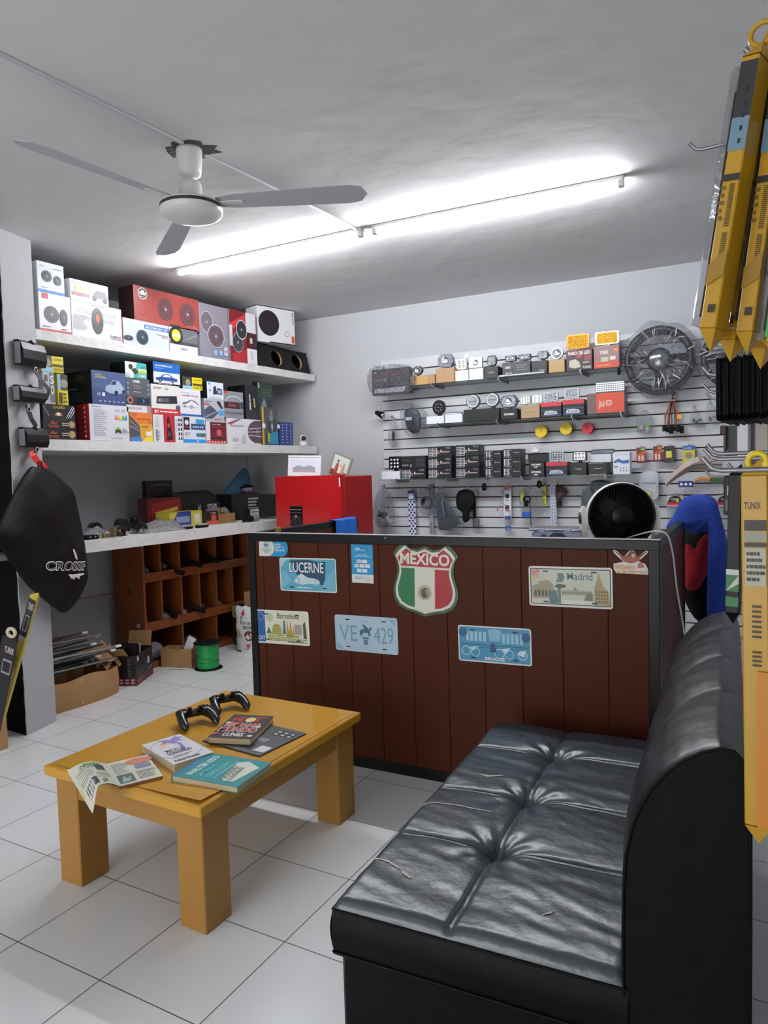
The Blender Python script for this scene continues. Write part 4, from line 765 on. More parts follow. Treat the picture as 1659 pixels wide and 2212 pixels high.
# ================================================================ CARTONS ON THE MASONRY SHELVES
FLAP = {}
def carton(ctx, x0, x1, yt, yb, depth, d, base, name, label, cat, bc, spec, left=None, group=None, sidec=None, topc=None, rot=0, gap=.0015, z=None, inset=0, yl=None, right=None):
    """x0,x1,yt,yb = where the front face shows in the photo; stands on whatever is below it"""
    ym = (yt+yb)/2; s0 = ctx.at(x0, ym, d)[0]+gap; s1 = ctx.at(x1, ym, d)[0]-gap; xm = (x0+x1)/2
    zt_, zb__ = ctx.at(xm, yt, d)[1], ctx.at(xm, yb, d)[1]
    z0 = ctx.level(s0, s1, zb__, base)+.0008 if z is None else z
    H = max(.012, zt_-z0); W = s1-s0; ctx.used.append((s0, s1, z0+H))
    mb = MB(); m_ = mat(bc, .38); mb.box(0, 0, 0, W, depth, H, m_, .0015)
    if sidec: mb.box(-.0004, .001, .001, .0, depth-.001, H-.001, mat(sidec, .38))
    if topc: mb.box(.001, .001, H, W-.001, depth-.001, H+.0004, mat(topc, .38))
    mb.box(W*.5-.0008, .004, H, W*.5+.0008, depth-.004, H+.0005, mat('#6e6e70', .6))   # closing seam on top
    mb.face((0, 0, 0), (1, 0, 0), (0, 0, 1), W, H, spec, eps=.0004)
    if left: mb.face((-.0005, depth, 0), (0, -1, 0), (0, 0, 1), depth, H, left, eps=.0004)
    if right: mb.face((W+.0003, 0, 0), (0, 1, 0), (0, 0, 1), depth, H, right, eps=.0004)
    return mb.out(name, loc=ctx.w(s0, d, z0), rotz=ctx.th+rot, label=label, cat=cat, group=group)
G1 = 'speaker boxes on the topmost masonry shelf'; G2 = 'car stereo boxes on the middle masonry shelf'; SB = 'speaker_box'; X = 'box'
B0 = 2.469; dd = -.012
# top shelf, front row
carton(LS, 84, 153, 636, 714, .20, dd, B0, SB, 'white speaker box with a red base stripe at the left end of the top shelf', X, '#dcdde0', [('r', 0, 0, 1, .06, '#b8373c'), ('r', .1, .84, .3, .98, '#b8474a'), ('k', .38, .45, .22), ('k', .76, .42, .22, .5), ('n', .1, .1, .35, .14, 1, '#9a5a5a'), ('n', .68, .08, .95, .13, 1, '#b8474a')], group=G1)
carton(LS, 80, 138.5, 569, 632, .17, dd, B0, SB, 'glossy white two-speaker box with a blue foot stripe, top left corner of the shelves', X, '#e2e4e8', [('r', 0, 0, 1, .09, '#2f7fc4'), ('t', .1, .84, .28, .88, 'CANVEO', '#55585e'), ('k', .34, .54, .19, 1, '#1c2c30', '#6b8a8c'), ('k', .74, .46, .16, .9, '#1c2c30', '#7f9c9c'), ('n', .6, .8, .95, .86, 2, '#b8bcc4'), ('n', .12, .14, .4, .18, 1, '#5a6a8a')], group=G1)
carton(LS, 154.5, 263, 658, 731, .22, dd, B0, SB, 'wide white box reading START YOUR OWN WAR with a tilted orange-centred speaker', X, '#dedee2', [('t', .38, .93, .64, .98, 'WARAUDIO', '#4d4f55', .02), ('t', .1, .66, .9, .80, 'START YOUR', '#b4b6bb', .04), ('t', .18, .48, .85, .62, 'OWN WAR', '#b4b6bb', .04), ('k', .50, .52, .38, .52, '#33333a', '#4b4b52'), ('d', .50, .60, .12, '#c8633c', .6), ('n', .03, .2, .3, .62, 12, '#c9cacf'), ('t', .74, .10, .97, .18, 'CABO65', '#5f6066', .02), ('r', .76, .06, .97, .075, '#b8474a')], group=G1, right=[('r', 0, 0, 1, 1, '#d0543a')])
carton(LS, 151, 234, 610, 652, .18, dd, B0, SB, 'white box reading Car Grille Led Lamp with a jeep picture, top shelf', X, '#dddfe4', [('t', .05, .80, .66, .90, 'Car Grille Led Lamp', '#74767c', .01), ('p', [(.55, .3), (.6, .5), (.7, .68), (.92, .66), (.95, .45), (.98, .3)], '#5a5d64'), ('d', .62, .25, .12, '#2a2b30'), ('d', .9, .22, .12, '#2a2b30'), ('g', .03, .22, .5, .42, 4, 1, '#a8707a', .15), ('r', .12, .45, .42, .72, '#d8c69c'), ('r', .45, .6, .52, .66, '#6fd05a'), ('o', .84, .84, .06, .02, '#a5a8b0')], group=G1)
carton(LS, 266, 365, 695, 749, .20, dd, B0, SB, 'pale grey-blue box reading BOCINAS DE 6 1/2 with a round dark speaker', X, '#c4ccda', [('r', .45, .72, 1, .88, '#3a63ac'), ('t', .48, .75, .97, .85, 'BOCINAS DE 6 1/2"', '#e8edf6', .02), ('t', .82, .92, .96, .96, 'BFR-754', '#6a7280'), ('k', .40, .36, .29, 1, '#2c3d48', '#3f5560'), ('k', .1, .25, .10, 2.2, '#3c3f48', '#555864'), ('t', .82, .46, .96, .53, '200 W', '#b0485a', .02), ('r', .7, .58, .97, .66, '#dfe4ee')], group=G1)
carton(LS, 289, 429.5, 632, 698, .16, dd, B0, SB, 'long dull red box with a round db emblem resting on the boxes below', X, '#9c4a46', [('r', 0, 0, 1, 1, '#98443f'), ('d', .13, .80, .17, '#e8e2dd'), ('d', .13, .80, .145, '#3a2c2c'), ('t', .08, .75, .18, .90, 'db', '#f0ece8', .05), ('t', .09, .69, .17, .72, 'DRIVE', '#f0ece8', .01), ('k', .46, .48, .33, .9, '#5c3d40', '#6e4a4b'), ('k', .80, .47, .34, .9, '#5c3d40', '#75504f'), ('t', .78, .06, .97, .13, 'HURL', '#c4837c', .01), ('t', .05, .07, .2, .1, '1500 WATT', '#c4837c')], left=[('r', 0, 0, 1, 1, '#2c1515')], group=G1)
carton(LS, 366.5, 427, 706, 767, .20, dd, B0, SB, 'white box with a yellow-coned speaker under the right end of the long red box', X, '#dfe0e2', [('r', .12, .42, 1, .95, '#6a6b70'), ('r', .0, .3, 1, .42, '#4a4a50'), ('k', .22, .62, .33, 1, '#26272a', '#33343a'), ('d', .22, .62, .22, '#dcc83a'), ('p', [(.1, .6), (.2, .7), (.34, .66), (.36, .58), (.14, .55)], '#e8e8e8'), ('p', [(.5, .5), (.95, .8), (.98, .7), (.6, .5)], '#808288'), ('t', .35, .10, .62, .2, '280W', '#8a8c90', .01), ('r', 0, .93, .35, 1.0, '#3c3a2c')], group=G1)
carton(LS, 431.5, 493, 660, 778, .20, dd, B0, SB, 'tall glossy mauve-grey box of oval speakers with three round badges', X, '#8b8590', [('p', [(0, 0), (1, 0), (1, .5), (0, .8)], '#86848f'), ('k', .24, .66, .19, .8, '#6a6068', '#7a6e76'), ('o', .24, .66, .20, .012, '#c9c4ca', .8), ('k', .54, .42, .21, 1.0, '#5c4a50', '#6c5a60'), ('o', .54, .42, .22, .014, '#d8d4d8', 1.0), ('d', .5, .11, .055, '#8fb4dd', .8), ('d', .7, .12, .055, '#8fb4dd', .8), ('d', .87, .16, .085, '#b2cdec', .8), ('t', .78, .12, .96, .2, 'HIFI', '#c4524c', .02)], group=G1)
carton(LS, 496, 554, 674, 788, .20, dd, B0, SB, 'tall box with a red muscle car and two chrome-rimmed oval speakers', X, '#8f8f95', [('r', .0, .0, 1, 1, '#7d1f26'), ('p', [(0, .72), (.62, .98), (.62, .8), (0, .6)], '#c33b3d'), ('r', 0, .3, .1, .7, '#c7c8cc'), ('r', .6, .62, .98, 1, '#d9dade'), ('p', [(.1, 0), (.62, 0), (.62, .28), (.1, .16)], '#a8262c'), ('k', .28, .38, .18, .8, '#38383e', '#4c4c54'), ('o', .28, .38, .19, .014, '#a8a9ae', .8), ('k', .42, .64, .18, .8, '#26262c', '#3c3c44'), ('o', .42, .64, .19, .018, '#d4d5d9', .8), ('r', .6, .0, .98, .30, '#dfe0e4'), ('t', .72, .06, .82, .26, 'W', '#8f9096'), ('r', .64, .33, .98, .60, '#3a1a1e'), ('n', .72, .36, .84, .56, 1, '#d8d8dc')], group=G1)
# subwoofer enclosure (wedge) and the box on it
E1 = [onx(x, y, -4.20) for x, y in ((559, 795), (682, 815))]; y0e, y1e = E1[0][1], min(E1[1][1], 5.47); We = y1e-y0e-.01
sub = empty('subwoofer_enclosure', (-4.195, y0e+.006, B0+.0008), math.pi/2, 'black carpeted double subwoofer enclosure with two empty round cut-outs at the shelf end', 'subwoofer enclosure')
mb = MB(); CAR = mat('#0c0c0e', .95, bump=.5, bscale=200, name='black_carpet'); He = onx(560, 740, -4.2)[2]-B0; D0, D1 = .24, .14
# sloped front with real holes: ring of faces round each opening
fr_y = lambda z: .0+.05*(z/He)
cxs = [We*.36, We*.76]; rh = He*.34; czz = He*.50; xs = [0, We*.56, We]
for i, c in enumerate(cxs):
    xa, xb = xs[i], xs[i+1]; n = 32; outer = []; inner = []
    for k in range(n):
        q = 2*math.pi*(k+.5)/n-math.pi; ca, sa = math.cos(q), math.sin(q); tmin = min((xb-c)/ca if ca > 0 else (xa-c)/ca if ca < 0 else 9, (He-czz)/sa if sa > 0 else (-czz)/sa if sa < 0 else 9)
        outer.append((c+ca*tmin, fr_y(czz+sa*tmin), czz+sa*tmin)); inner.append((c+ca*rh, fr_y(czz+sa*rh), czz+sa*rh))
    mb.add(outer+inner, [(k, (k+1) % n, n+(k+1) % n, n+k) for k in range(n)], CAR)
    for cn in ((xa, 0), (xb, 0), (xb, He), (xa, He)):
        near = sorted(range(n), key=lambda k: (outer[k][0]-cn[0])**2+(outer[k][2]-cn[1])**2)[:2]; mb.add([(cn[0], fr_y(cn[1]), cn[1]), outer[near[0]], outer[near[1]]], [(0, 1, 2)], CAR)
mb.add([(0, 0, 0), (We, 0, 0), (We, D0, 0), (0, D0, 0), (0, .05, He), (We, .05, He), (We, D0, He), (0, D0, He)], [(0, 1, 2, 3), (4, 5, 6, 7), (0, 3, 7, 4), (1, 5, 6, 2), (2, 6, 7, 3)], CAR); mb.out('cabinet', sub)
for c in cxs:
    mb = MB(); n = 32; A = [(c+rh*math.cos(2*math.pi*k/n), fr_y(czz+rh*math.sin(2*math.pi*k/n)), czz+rh*math.sin(2*math.pi*k/n)) for k in range(n)]
    mb.add(A+[(x, y+.018, z) for x, y, z in A], [(k, (k+1) % n, n+(k+1) % n, n+k) for k in range(n)], mat('#b08d62', .8, bump=.3, bscale=50)); mb.out('cut_out_edge', sub)
zs_ = B0+He+.001
bx = carton(LS, 556, 621, 668, 733, .17, dd-.02, B0, SB, 'white speaker box with an orange side, perched on the black enclosure', X, '#d8d9dd', [('d', .30, .55, .36, '#1a1a1e'), ('d', .30, .55, .31, '#241a20'), ('o', .78, .3, .08, .015, '#77787e'), ('r', .9, .06, .98, .26, '#d0582e'), ('n', .93, .6, .97, .95, 5, '#4a4b50'), ('r', .3, -.0, 1, .03, '#1a1a1c')], group=G1, z=zs_+.012, rot=R(-13), right=[('r', 0, 0, 1, 1, '#d8572b'), ('r', .3, .35, .4, .75, '#b8411c')])
mb = MB(); mb.box(0, 0, 0, .17, .13, .0115, BLKM, .001); mb.out('foam_pad', loc=(-4.26, bx.location.y+.02, zs_), rotz=math.pi/2, label='thin black pad under the orange-sided speaker box', cat='pad')
p = onx(286, 700, -4.55); MB().box(0, 0, 0, .16, .20, .26, KRAFT, .003).out('cardboard_box', loc=(-4.5, LS.at(262, 700, -.3)[0]+2.66, B0+.0008), rotz=math.pi/2, label='plain brown carton half hidden behind the front row of the top shelf', cat=X)

# middle shelf
B0 = 1.7905; dd = -.015
YC = [('r', 0, 0, .48, 1, '#3c3a34'), ('r', .48, 0, 1, 1, '#e3d21f'), ('r', 0, 0, .48, .28, '#8fc4dc'), ('k', .27, .55, .26, 1, '#8a8368', '#d8d2ba'), ('t', .55, .72, .95, .88, 'CAMARA', '#7a7320'), ('r', .5, .36, 1, .5, '#4a4420'), ('o', .6, .17, .1, .03, '#5a5420'), ('o', .75, .17, .1, .03, '#5a5420'), ('o', .9, .17, .1, .03, '#5a5420')]
for (x0, x1, yt, yb, lb) in ((92, 166, 927, 948, 'black box of car horns printed YM-1003 in orange, lower of two on the middle shelf'), (92, 165, 906, 927, 'black box of car horns printed YM-1003 in orange, upper of two on the middle shelf')):
    carton(LS, x0, x1, yt, yb, .18, dd, B0, 'horn_box', lb, X, '#1d1a1b', [('t', .15, .12, .46, .42, 'YM-1003', '#b0572e', .02), ('p', [(.2, .55), (.3, .85), (.36, .6), (.42, .8), (.4, .5)], '#a84a28'), ('k', .86, .5, .36, 1, '#c9a86a', '#2a2422'), ('n', .55, .3, .78, .7, 2, '#c4b0a0')], group=G2)
carton(LS, 92, 162, 874, 906, .18, dd-.01, B0, 'horn_box', 'black box with white diagonal rays on top of the two orange-printed horn boxes', X, '#19181a', [('p', [(.7, .1), (.72, .1), (.95, .9), (.92, .9)], '#d8d8da'), ('p', [(.76, .1), (.78, .1), (.99, .8), (.97, .85)], '#d8d8da'), ('p', [(.82, .1), (.84, .1), (1., .6), (1., .68)], '#d8d8da'), ('p', [(.0, .9), (.02, .9), (.2, .2), (.17, .2)], '#8c8c90'), ('t', .3, .72, .68, .9, 'CHUIRD', '#c9a84a', .02), ('d', .47, .35, .12, '#e8d8b0', 1.6), ('d', .38, .3, .08, '#b8603a'), ('d', .56, .3, .08, '#b8603a')], group=G2)
carton(LS, 92, 119, 803, 862, .15, dd-.02, B0, 'stereo_box', 'narrow grey and white upright box at the left end of the middle shelf', X, '#b9bcc4', [('r', .55, .05, .98, .97, '#6d7078'), ('t', .62, .62, .92, .9, 'S', '#dfe0e4', .03), ('t', .62, .3, .92, .58, 'O', '#dfe0e4', .03), ('n', .08, .1, .45, .6, 6, '#8d9098'), ('r', .15, .7, .4, .9, '#55585f')], group=G2)
carton(LS, 88, 137, 769, 803, .14, dd-.02, B0, 'camera_box', 'yellow and black dash camera box topmost at the left end of the middle shelf', X, '#d8c71c', YC, group=G2)
carton(LS, 124, 147, 809, 865, .12, dd-.02, B0, 'camera_box', 'yellow dash camera box stood on its end beside the dark navy box', X, '#d8c71c', [('r', 0, .48, 1, 1, '#3c3a34'), ('r', 0, .48, .3, 1, '#8fb8cc'), ('k', .62, .7, .14, 1, '#8a8368', '#d8d2ba'), ('r', .12, .04, .4, .4, '#3c3612'), ('n', .5, .05, .9, .42, 3, '#5a5420')], group=G2)
carton(LS, 193, 279, 875, 950, .28, dd, B0, 'stereo_box', 'large white box with bullet lists, colour bars and a red side panel', X, '#d5d6de', [('t', .06, .92, .3, .97, 'Multi-function', '#6a6c74'), ('n', .1, .12, .42, .88, 13, '#a9abb5'), ('p', [(.64, .6), (.64, .74), (.67, .68), (.7, .6)], '#e06a8a'), ('p', [(.69, .6), (.70, .7), (.73, .74), (.76, .6)], '#f0a03a'), ('p', [(.75, .6), (.77, .71), (.8, .68), (.82, .6)], '#e8d83a'), ('p', [(.81, .6), (.84, .74), (.87, .7), (.88, .6)], '#5cc06a'), ('p', [(.87, .6), (.90, .7), (.94, .74), (.95, .6)], '#4a8ad8'), ('t', .64, .83, .76, .88, 'CHROME', '#c07a6a'), ('o', .86, .86, .05, .012, '#8a8c94'), ('d', .70, .32, .07, '#8fae3a'), ('p', [(.64, .32), (.76, .32), (.78, .2), (.7, .26), (.62, .2)], '#3a4430'), ('n', .8, .22, .97, .36, 3, '#9a9ca6'), ('n', .52, .06, .9, .1, 1, '#9a9ca6')],
    left=[('r', 0, 0, 1, 1, '#a51f27'), ('r', 0, 0, .55, 1, '#4d1a1c')]+[('d', .85, .12+.13*i, .035, c) for i, c in enumerate(('#e0e0e8', '#d8c9a0', '#e0d8a0', '#a8b4d8', '#d8a0a0', '#d8c9a0', '#d8c070'))]+[('d', .4, .5, .1, '#7a2a2a')], group=G2)
carton(LS, 198, 272, 803, 878, .28, dd-.005, B0, 'stereo_box', 'big navy android stereo box with a silver car, dark left side, on the red-sided box', X, '#3a4a72', [('r', 0, 0, 1, 1, '#3c4c78'), ('p', [(0, .5), (1, .35), (1, 1), (0, 1)], '#4a5c88'), ('t', .1, .86, .3, .9, 'ANDROID', '#d8d24a', .01), ('t', .1, .78, .42, .83, 'MULTIMEDIA', '#d8d24a', .01), ('p', [(.38, .42), (.4, .56), (.52, .62), (.62, .76), (.8, .74), (.9, .6), (.95, .5), (.93, .4), (.74, .34), (.5, .36)], '#a3b3cc'), ('p', [(.54, .62), (.62, .73), (.72, .73), (.7, .62)], '#34405c'), ('d', .70, .38, .07, '#20283c'), ('d', .92, .44, .05, '#20283c'), ('t', .14, .26, .24, .36, 'HD', '#dfe4f0'), ('r', .28, .26, .36, .36, '#dfe4f0'), ('g', .15, .08, .95, .13, 6, 1, '#c3cbe0', .5)],
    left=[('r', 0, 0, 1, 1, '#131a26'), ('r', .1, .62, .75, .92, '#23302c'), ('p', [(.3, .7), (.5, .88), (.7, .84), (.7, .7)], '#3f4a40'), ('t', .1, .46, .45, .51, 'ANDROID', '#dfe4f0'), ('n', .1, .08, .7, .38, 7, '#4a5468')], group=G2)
carton(LS, 281, 330, 892, 954, .22, dd, B0, 'amplifier_box', 'orange to yellow box with a grey finned amplifier in front of blue', X, '#d9a23a', [('p', [(0, 0), (.55, 0), (.3, .35), (0, .6)], '#4a7fc0'), ('p', [(.5, 0), (1, 0), (1, .5)], '#e8d04a'), ('p', [(0, .6), (1, .66), (1, 1), (0, 1)], '#e07a38'), ('p', [(0, .9), (.4, .55), (.44, .2), (0, .15)], '#4a4c52'), ('p', [(0, .74), (.38, .48), (.38, .44), (0, .68)], '#8a8c92'), ('p', [(0, .56), (.38, .38), (.38, .34), (0, .5)], '#8a8c92'), ('n', .3, .76, .95, .82, 1, '#8f4a20'), ('n', .5, .5, .95, .55, 1, '#6a4a20'), ('o', .88, .68, .06, .02, '#c0522a'), ('r', .66, .2, .92, .36, '#e8e4d0'), ('t', .1, .9, .3, .95, 'BLASS', '#7a3a18')], group=G2)
carton(LS, 273, 327, 876, 892, .2, dd, B0, 'stereo_box', 'flat white box reading SENS THE SOUND below the grey DABB box', X, '#dcd6da', [('t', .05, .4, .62, .75, 'SENS THE SOUND', '#8a5a62', .01), ('r', .82, 0, 1, 1, '#a88a92')], group=G2)
carton(LS, 272, 324, 818, 876, .2, dd-.01, B0, 'stereo_box', 'dark grey DABB radio box with an orange dial, under the teal camera box', X, '#55575e', [('t', .3, .84, .58, .94, 'DABB', '#e8e8ec', .03), ('r', 0, .02, 1, .32, '#3a3d46'), ('d', .15, .18, .13, '#d07a5a'), ('d', .15, .18, .08, '#2a2c34'), ('r', .42, .07, .95, .28, '#22283a'), ('t', .66, .12, .74, .24, '3', '#3aa0e0', .02), ('n', .3, .6, .68, .76, 3, '#a88a80'), ('n', .3, .48, .6, .52, 1, '#e0e0e4')]+[('o', .06+.86*j, .45+.17*i, .05, .02, '#9fc4d0') for i in range(3) for j in (0, 1)], group=G2)
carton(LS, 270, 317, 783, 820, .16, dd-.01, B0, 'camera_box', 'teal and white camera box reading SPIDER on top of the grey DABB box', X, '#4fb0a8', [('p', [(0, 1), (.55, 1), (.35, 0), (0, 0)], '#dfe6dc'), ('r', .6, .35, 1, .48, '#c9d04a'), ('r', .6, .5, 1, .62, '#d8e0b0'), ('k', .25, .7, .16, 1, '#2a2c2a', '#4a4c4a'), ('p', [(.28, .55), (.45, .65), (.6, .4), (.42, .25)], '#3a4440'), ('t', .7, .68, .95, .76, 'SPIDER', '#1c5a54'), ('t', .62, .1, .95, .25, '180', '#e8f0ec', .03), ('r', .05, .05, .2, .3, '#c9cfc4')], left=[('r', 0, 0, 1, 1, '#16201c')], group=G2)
carton(LS, 331, 377, 896, 954, .22, dd, B0, 'speaker_box', 'upright white box with a red panel and an upright black speaker set', X, '#dadade', [('r', .48, 0, 1, 1, '#b32a31'), ('p', [(.62, .06), (.66, .9), (.76, .94), (.92, .1)], '#25181c'), ('d', .72, .62, .08, '#c04a3a', .7), ('d', .74, .3, .1, '#6a3a3a', .7), ('t', .1, .05, .2, .45, 'I', '#7a7c84'), ('n', .1, .55, .3, .95, 6, '#c9cad0'), ('n', .1, .06, .3, .42, 3, '#a4a6ae')], group=G2)
carton(LS, 378.5, 395, 899, 955, .20, dd, B0, 'speaker_box', 'slim white box with two columns of small dark product pictures', X, '#dfe0e4', [('g', .35, .06, .98, .94, 2, 5, '#3c3e46', .35), ('n', .06, .4, .28, .9, 5, '#9a9ca4')], group=G2)
carton(LS, 327, 389, 832, 895, .22, dd, B0, 'stereo_box', 'cream SONY car radio box with a red band along its foot', X, '#dedcd6', [('r', 0, 0, 1, .2, '#c23436'), ('t', .08, .84, .38, .92, 'SONY', '#55565a', .02), ('p', [(.16, .36), (.18, .6), (.88, .66), (.9, .40)], '#26262e'), ('p', [(.2, .4), (.21, .54), (.6, .57), (.6, .43)], '#5a5a66'), ('d', .27, .48, .055, '#8a8a96'), ('r', .84, .2, .99, .34, '#4a5a74'), ('t', .08, .05, .22, .15, 'BC', '#f0e8e6', .04), ('n', .26, .06, .95, .14, 1, '#f0e8e6'), ('n', .45, .84, .6, .92, 2, '#b0aea8')], group=G2)
carton(LS, 331, 389, 784, 832, .2, dd-.005, B0, 'stereo_box', 'blue and white box reading CAR MULTIMEDIA PLAYER with a sketched sports car', X, '#dfe3ec', [('r', 0, .56, 1, 1, '#1b63b4'), ('r', .0, -.0, 1, .08, '#1a1c24'), ('t', .06, .80, .7, .88, 'CAR MULTIMEDIA PLAYER', '#e8eef8', .02), ('n', .06, .7, .5, .75, 1, '#b4cce8'), ('c', .08, .12, .88, .52, '#2a4fa0', '#dfe3ec'), ('n', .15, .02, .8, .06, 1, '#c0c4cc')], left=[('r', 0, 0, 1, 1, '#22242c'), ('n', .2, .2, .8, .8, 4, '#5a5e6a')], group=G2)
carton(LS, 396, 444, 901, 955, .22, dd, B0, 'stereo_box', 'white box with a bright blue foot band and a row of coloured radio faces', X, '#d5dae4', [('r', 0, 0, 1, .14, '#2f8fd6'), ('r', .02, .5, .28, .98, '#2a1c20'), ('d', .15, .78, .1, '#d8d4d0'), ('t', .06, .56, .24, .64, 'DFS', '#c0444a', .02), ('r', .34, .52, .98, .74, '#2a4a7a'), ('g', .4, .56, .92, .68, 5, 1, '#bfd0e4', .4), ('r', .56, .76, .94, .92, '#3a9ad0'), ('g', .56, .24, .98, .40, 6, 1, '#3f6a74', .15), ('n', .05, .28, .32, .42, 2, '#c9a4ac'), ('o', .62, .07, .05, .02, '#e8f2fa')], group=G2)
carton(LS, 389, 434, 841, 900, .2, dd, B0, 'stereo_box', 'white box reading CAR MP3 PLAYER with a thin line drawing of a car', X, '#dfe0e8', [('r', 0, .02, 1, .09, '#2b57b0'), ('t', .06, .84, .5, .89, 'Multifunction', '#8a90a8'), ('t', .06, .73, .88, .79, 'CAR MP3 PLAYER', '#b8504e', .02), ('p', [(.1, .36), (.12, .5), (.3, .52), (.5, .62), (.52, .6), (.32, .48), (.14, .46)], '#4a4c54'), ('p', [(.5, .62), (.7, .58), (.9, .45), (.88, .44), (.68, .55)], '#4a4c54'), ('p', [(.1, .36), (.9, .36), (.9, .35), (.1, .345)], '#8a8c94'), ('o', .52, .36, .06, .015, '#4a4c54'), ('o', .2, .38, .04, .015, '#4a4c54')], right=[('r', 0, 0, 1, 1, '#9a9ca2')], group=G2)
carton(LS, 394, 437, 815, 843, .14, dd-.005, B0, 'camera_box', 'small yellow and black camera box on the CAR MP3 PLAYER box', X, '#d8c71c', YC, left=[('r', 0, 0, 1, 1, '#1a1814')], group=G2)
carton(LS, 446, 489, 911, 957, .22, dd, B0, 'stereo_box', 'white-topped box with dark red radio pictures and red foot icons', X, '#dcdade', [('r', .18, .0, 1, .98, '#8a2a30'), ('r', .2, .8, .98, .96, '#4a2428'), ('n', .3, .84, .9, .9, 1, '#d8c8c8'), ('r', .2, .35, .98, .74, '#6a1c22'), ('d', .62, .5, .16, '#b85a6a'), ('r', .2, .2, .98, .3, '#3a2428'), ('r', 0, 0, 1, .13, '#b03036'), ('g', .03, .02, .97, .11, 6, 1, '#e8d0d0', .4)], group=G2)
carton(LS, 441, 484, 862, 911, .22, dd, B0, 'amplifier_box', 'grey box reading 680W with a slim amplifier and remote control', X, '#a9acb8', [('r', 0, 0, 1, 1, '#b4b6c0'), ('p', [(0, .1), (0, .5), (.3, .72), (.72, .4), (.4, .12)], '#4a5068'), ('p', [(0, .2), (.6, .46), (.64, .42), (0, .12)], '#8a90a4'), ('p', [(.62, .9), (.78, .92), (.95, .6), (.85, .58)], '#26262c'), ('r', .72, .3, .98, .52, '#4aa0d8'), ('t', .5, .04, .92, .16, '680W', '#c46a72', .01), ('n', .05, .84, .5, .92, 1, '#7a7c88'), ('r', 0, .72, .25, .8, '#c8606a')], left=[('r', 0, 0, 1, 1, '#8a8c94')], group=G2)
carton(LS, 447, 483, 826, 862, .18, dd, B0, 'camera_box', 'white box with a rounded blue-black camera, above the 680W box', X, '#dde2ea', [('p', [(.35, .25), (.38, .72), (.52, .8), (.62, .3)], '#2c3448'), ('p', [(.6, .3), (.62, .7), (.9, .62), (.92, .28)], '#3a4868'), ('r', .66, .36, .86, .56, '#8fb0e0'), ('r', .08, .82, .2, .95, '#4aa0e0'), ('n', .1, .05, .9, .12, 1, '#b0b6c0'), ('r', .12, .45, .22, .56, '#7a8c7a')], left=[('r', 0, 0, 1, 1, '#1a1c20')], group=G2)
carton(LS, 491, 564, 905, 958, .22, dd, B0, 'speaker_box', 'long white box with half a brown-grey round speaker and flame drawing', X, '#d9d8de', [('p', [(.86, .96)]+[(1., .96), (1., .04), (.84, .06)]+[(.62+.02*i, .2) for i in range(0)]+arc(.86, .5, .27, .45, 265, 95), '#5a4a50'), ('p', [(.62, .62), (1, .7), (1, .67), (.62, .59)], '#d8d4da'), ('p', [(.6, .5), (1, .54), (1, .51), (.6, .47)], '#d8d4da'), ('p', [(.62, .38), (1, .34), (1, .31), (.62, .35)], '#d8d4da'), ('d', .88, .52, .08, '#9a8f90'), ('t', .08, .68, .48, .76, 'Audiobahn', '#55565e', .0), ('p', [(0, .8), (.3, .98), (.42, 1), (.1, .76)], '#9a5a62'), ('t', .14, .1, .3, .24, '500', '#8a8c94', .0), ('p', [(.4, .04), (.38, .2), (.46, .4), (.44, .2), (.5, .45), (.52, .2), (.5, .04)], '#bdbec6')], group=G2)
carton(LS, 484, 526, 846, 904, .22, dd, B0, 'stereo_box', 'mid grey car stereo box with a round dial arc and a row of small icons', X, '#8d8f95', [('r', 0, .9, .18, 1, '#c4482e'), ('p', arc(.5, .55, .48, .3, 180, 0)+arc(.5, .55, .42, .24, 0, 180), '#b9bbc0'), ('r', .0, .36, .8, .6, '#4a1e24'), ('r', .2, .42, .6, .54, '#7a4a50'), ('d', .1, .48, .08, '#2a2226'), ('r', .83, .38, .98, .62, '#3a4258')]+[('o', .06+.13*i, .19, .045, .014, '#2a2c30') for i in range(8)], group=G2)
carton(LS, 530, 557, 833, 903, .20, dd-.01, B0, 'speaker_box', 'tall narrow black box with a thin chrome bar and gold dots', X, '#1f2124', [('r', 0, 0, 1, .3, '#2e302e'), ('p', [(.32, .28), (.3, .74), (.38, .74), (.44, .28)], '#c9ccd0'), ('r', .2, .52, .5, .54, '#1a1a1c'), ('d', .68, .6, .035, '#c9a86a'), ('d', .70, .53, .035, '#c9a86a'), ('d', .71, .46, .035, '#c9a86a'), ('d', .72, .39, .035, '#c9a86a')], left=[('r', 0, 0, 1, 1, '#0e0e10')], group=G2)
carton(LS, 558, 590, 828, 880, .12, dd-.09, B0, 'stereo_box', 'dark green-grey box standing at the back above the yellow-edged speaker box', X, '#2e3a3c', [('r', 0, .5, 1, 1, '#34443c'), ('r', 0, .05, 1, .3, '#2a343a'), ('p', [(.2, .3), (.4, .5), (.6, .35), (.5, .15), (.3, .12)], '#7c8c94'), ('g', .55, .1, .95, .25, 3, 1, '#5a6a6c', .4), ('r', .02, .82, .12, .98, '#c0c8c4'), ('n', .3, .6, .95, .8, 3, '#4a6a3c')], z=B0+.165, left=[('r', 0, 0, 1, 1, '#14181a')], group=G2) if False else carton(LS, 558, 590, 826, 958, .06, dd-.10, B0, 'stereo_box', 'dark green-grey box standing at the back behind the yellow-edged speaker box', X, '#2e3a3c', [('r', 0, .75, 1, 1, '#34443c'), ('p', [(.2, .62), (.4, .75), (.6, .65), (.5, .55), (.3, .54)], '#7c8c94'), ('g', .55, .55, .95, .62, 3, 1, '#5a6a6c', .4), ('r', .02, .9, .12, .98, '#c0c8c4'), ('n', .3, .78, .95, .9, 3, '#4a6a3c')], group=G2)
LS.used = [u_ for u_ in LS.used if not (abs(u_[2]-(LS.used[-1][2])) < 1e-6)]
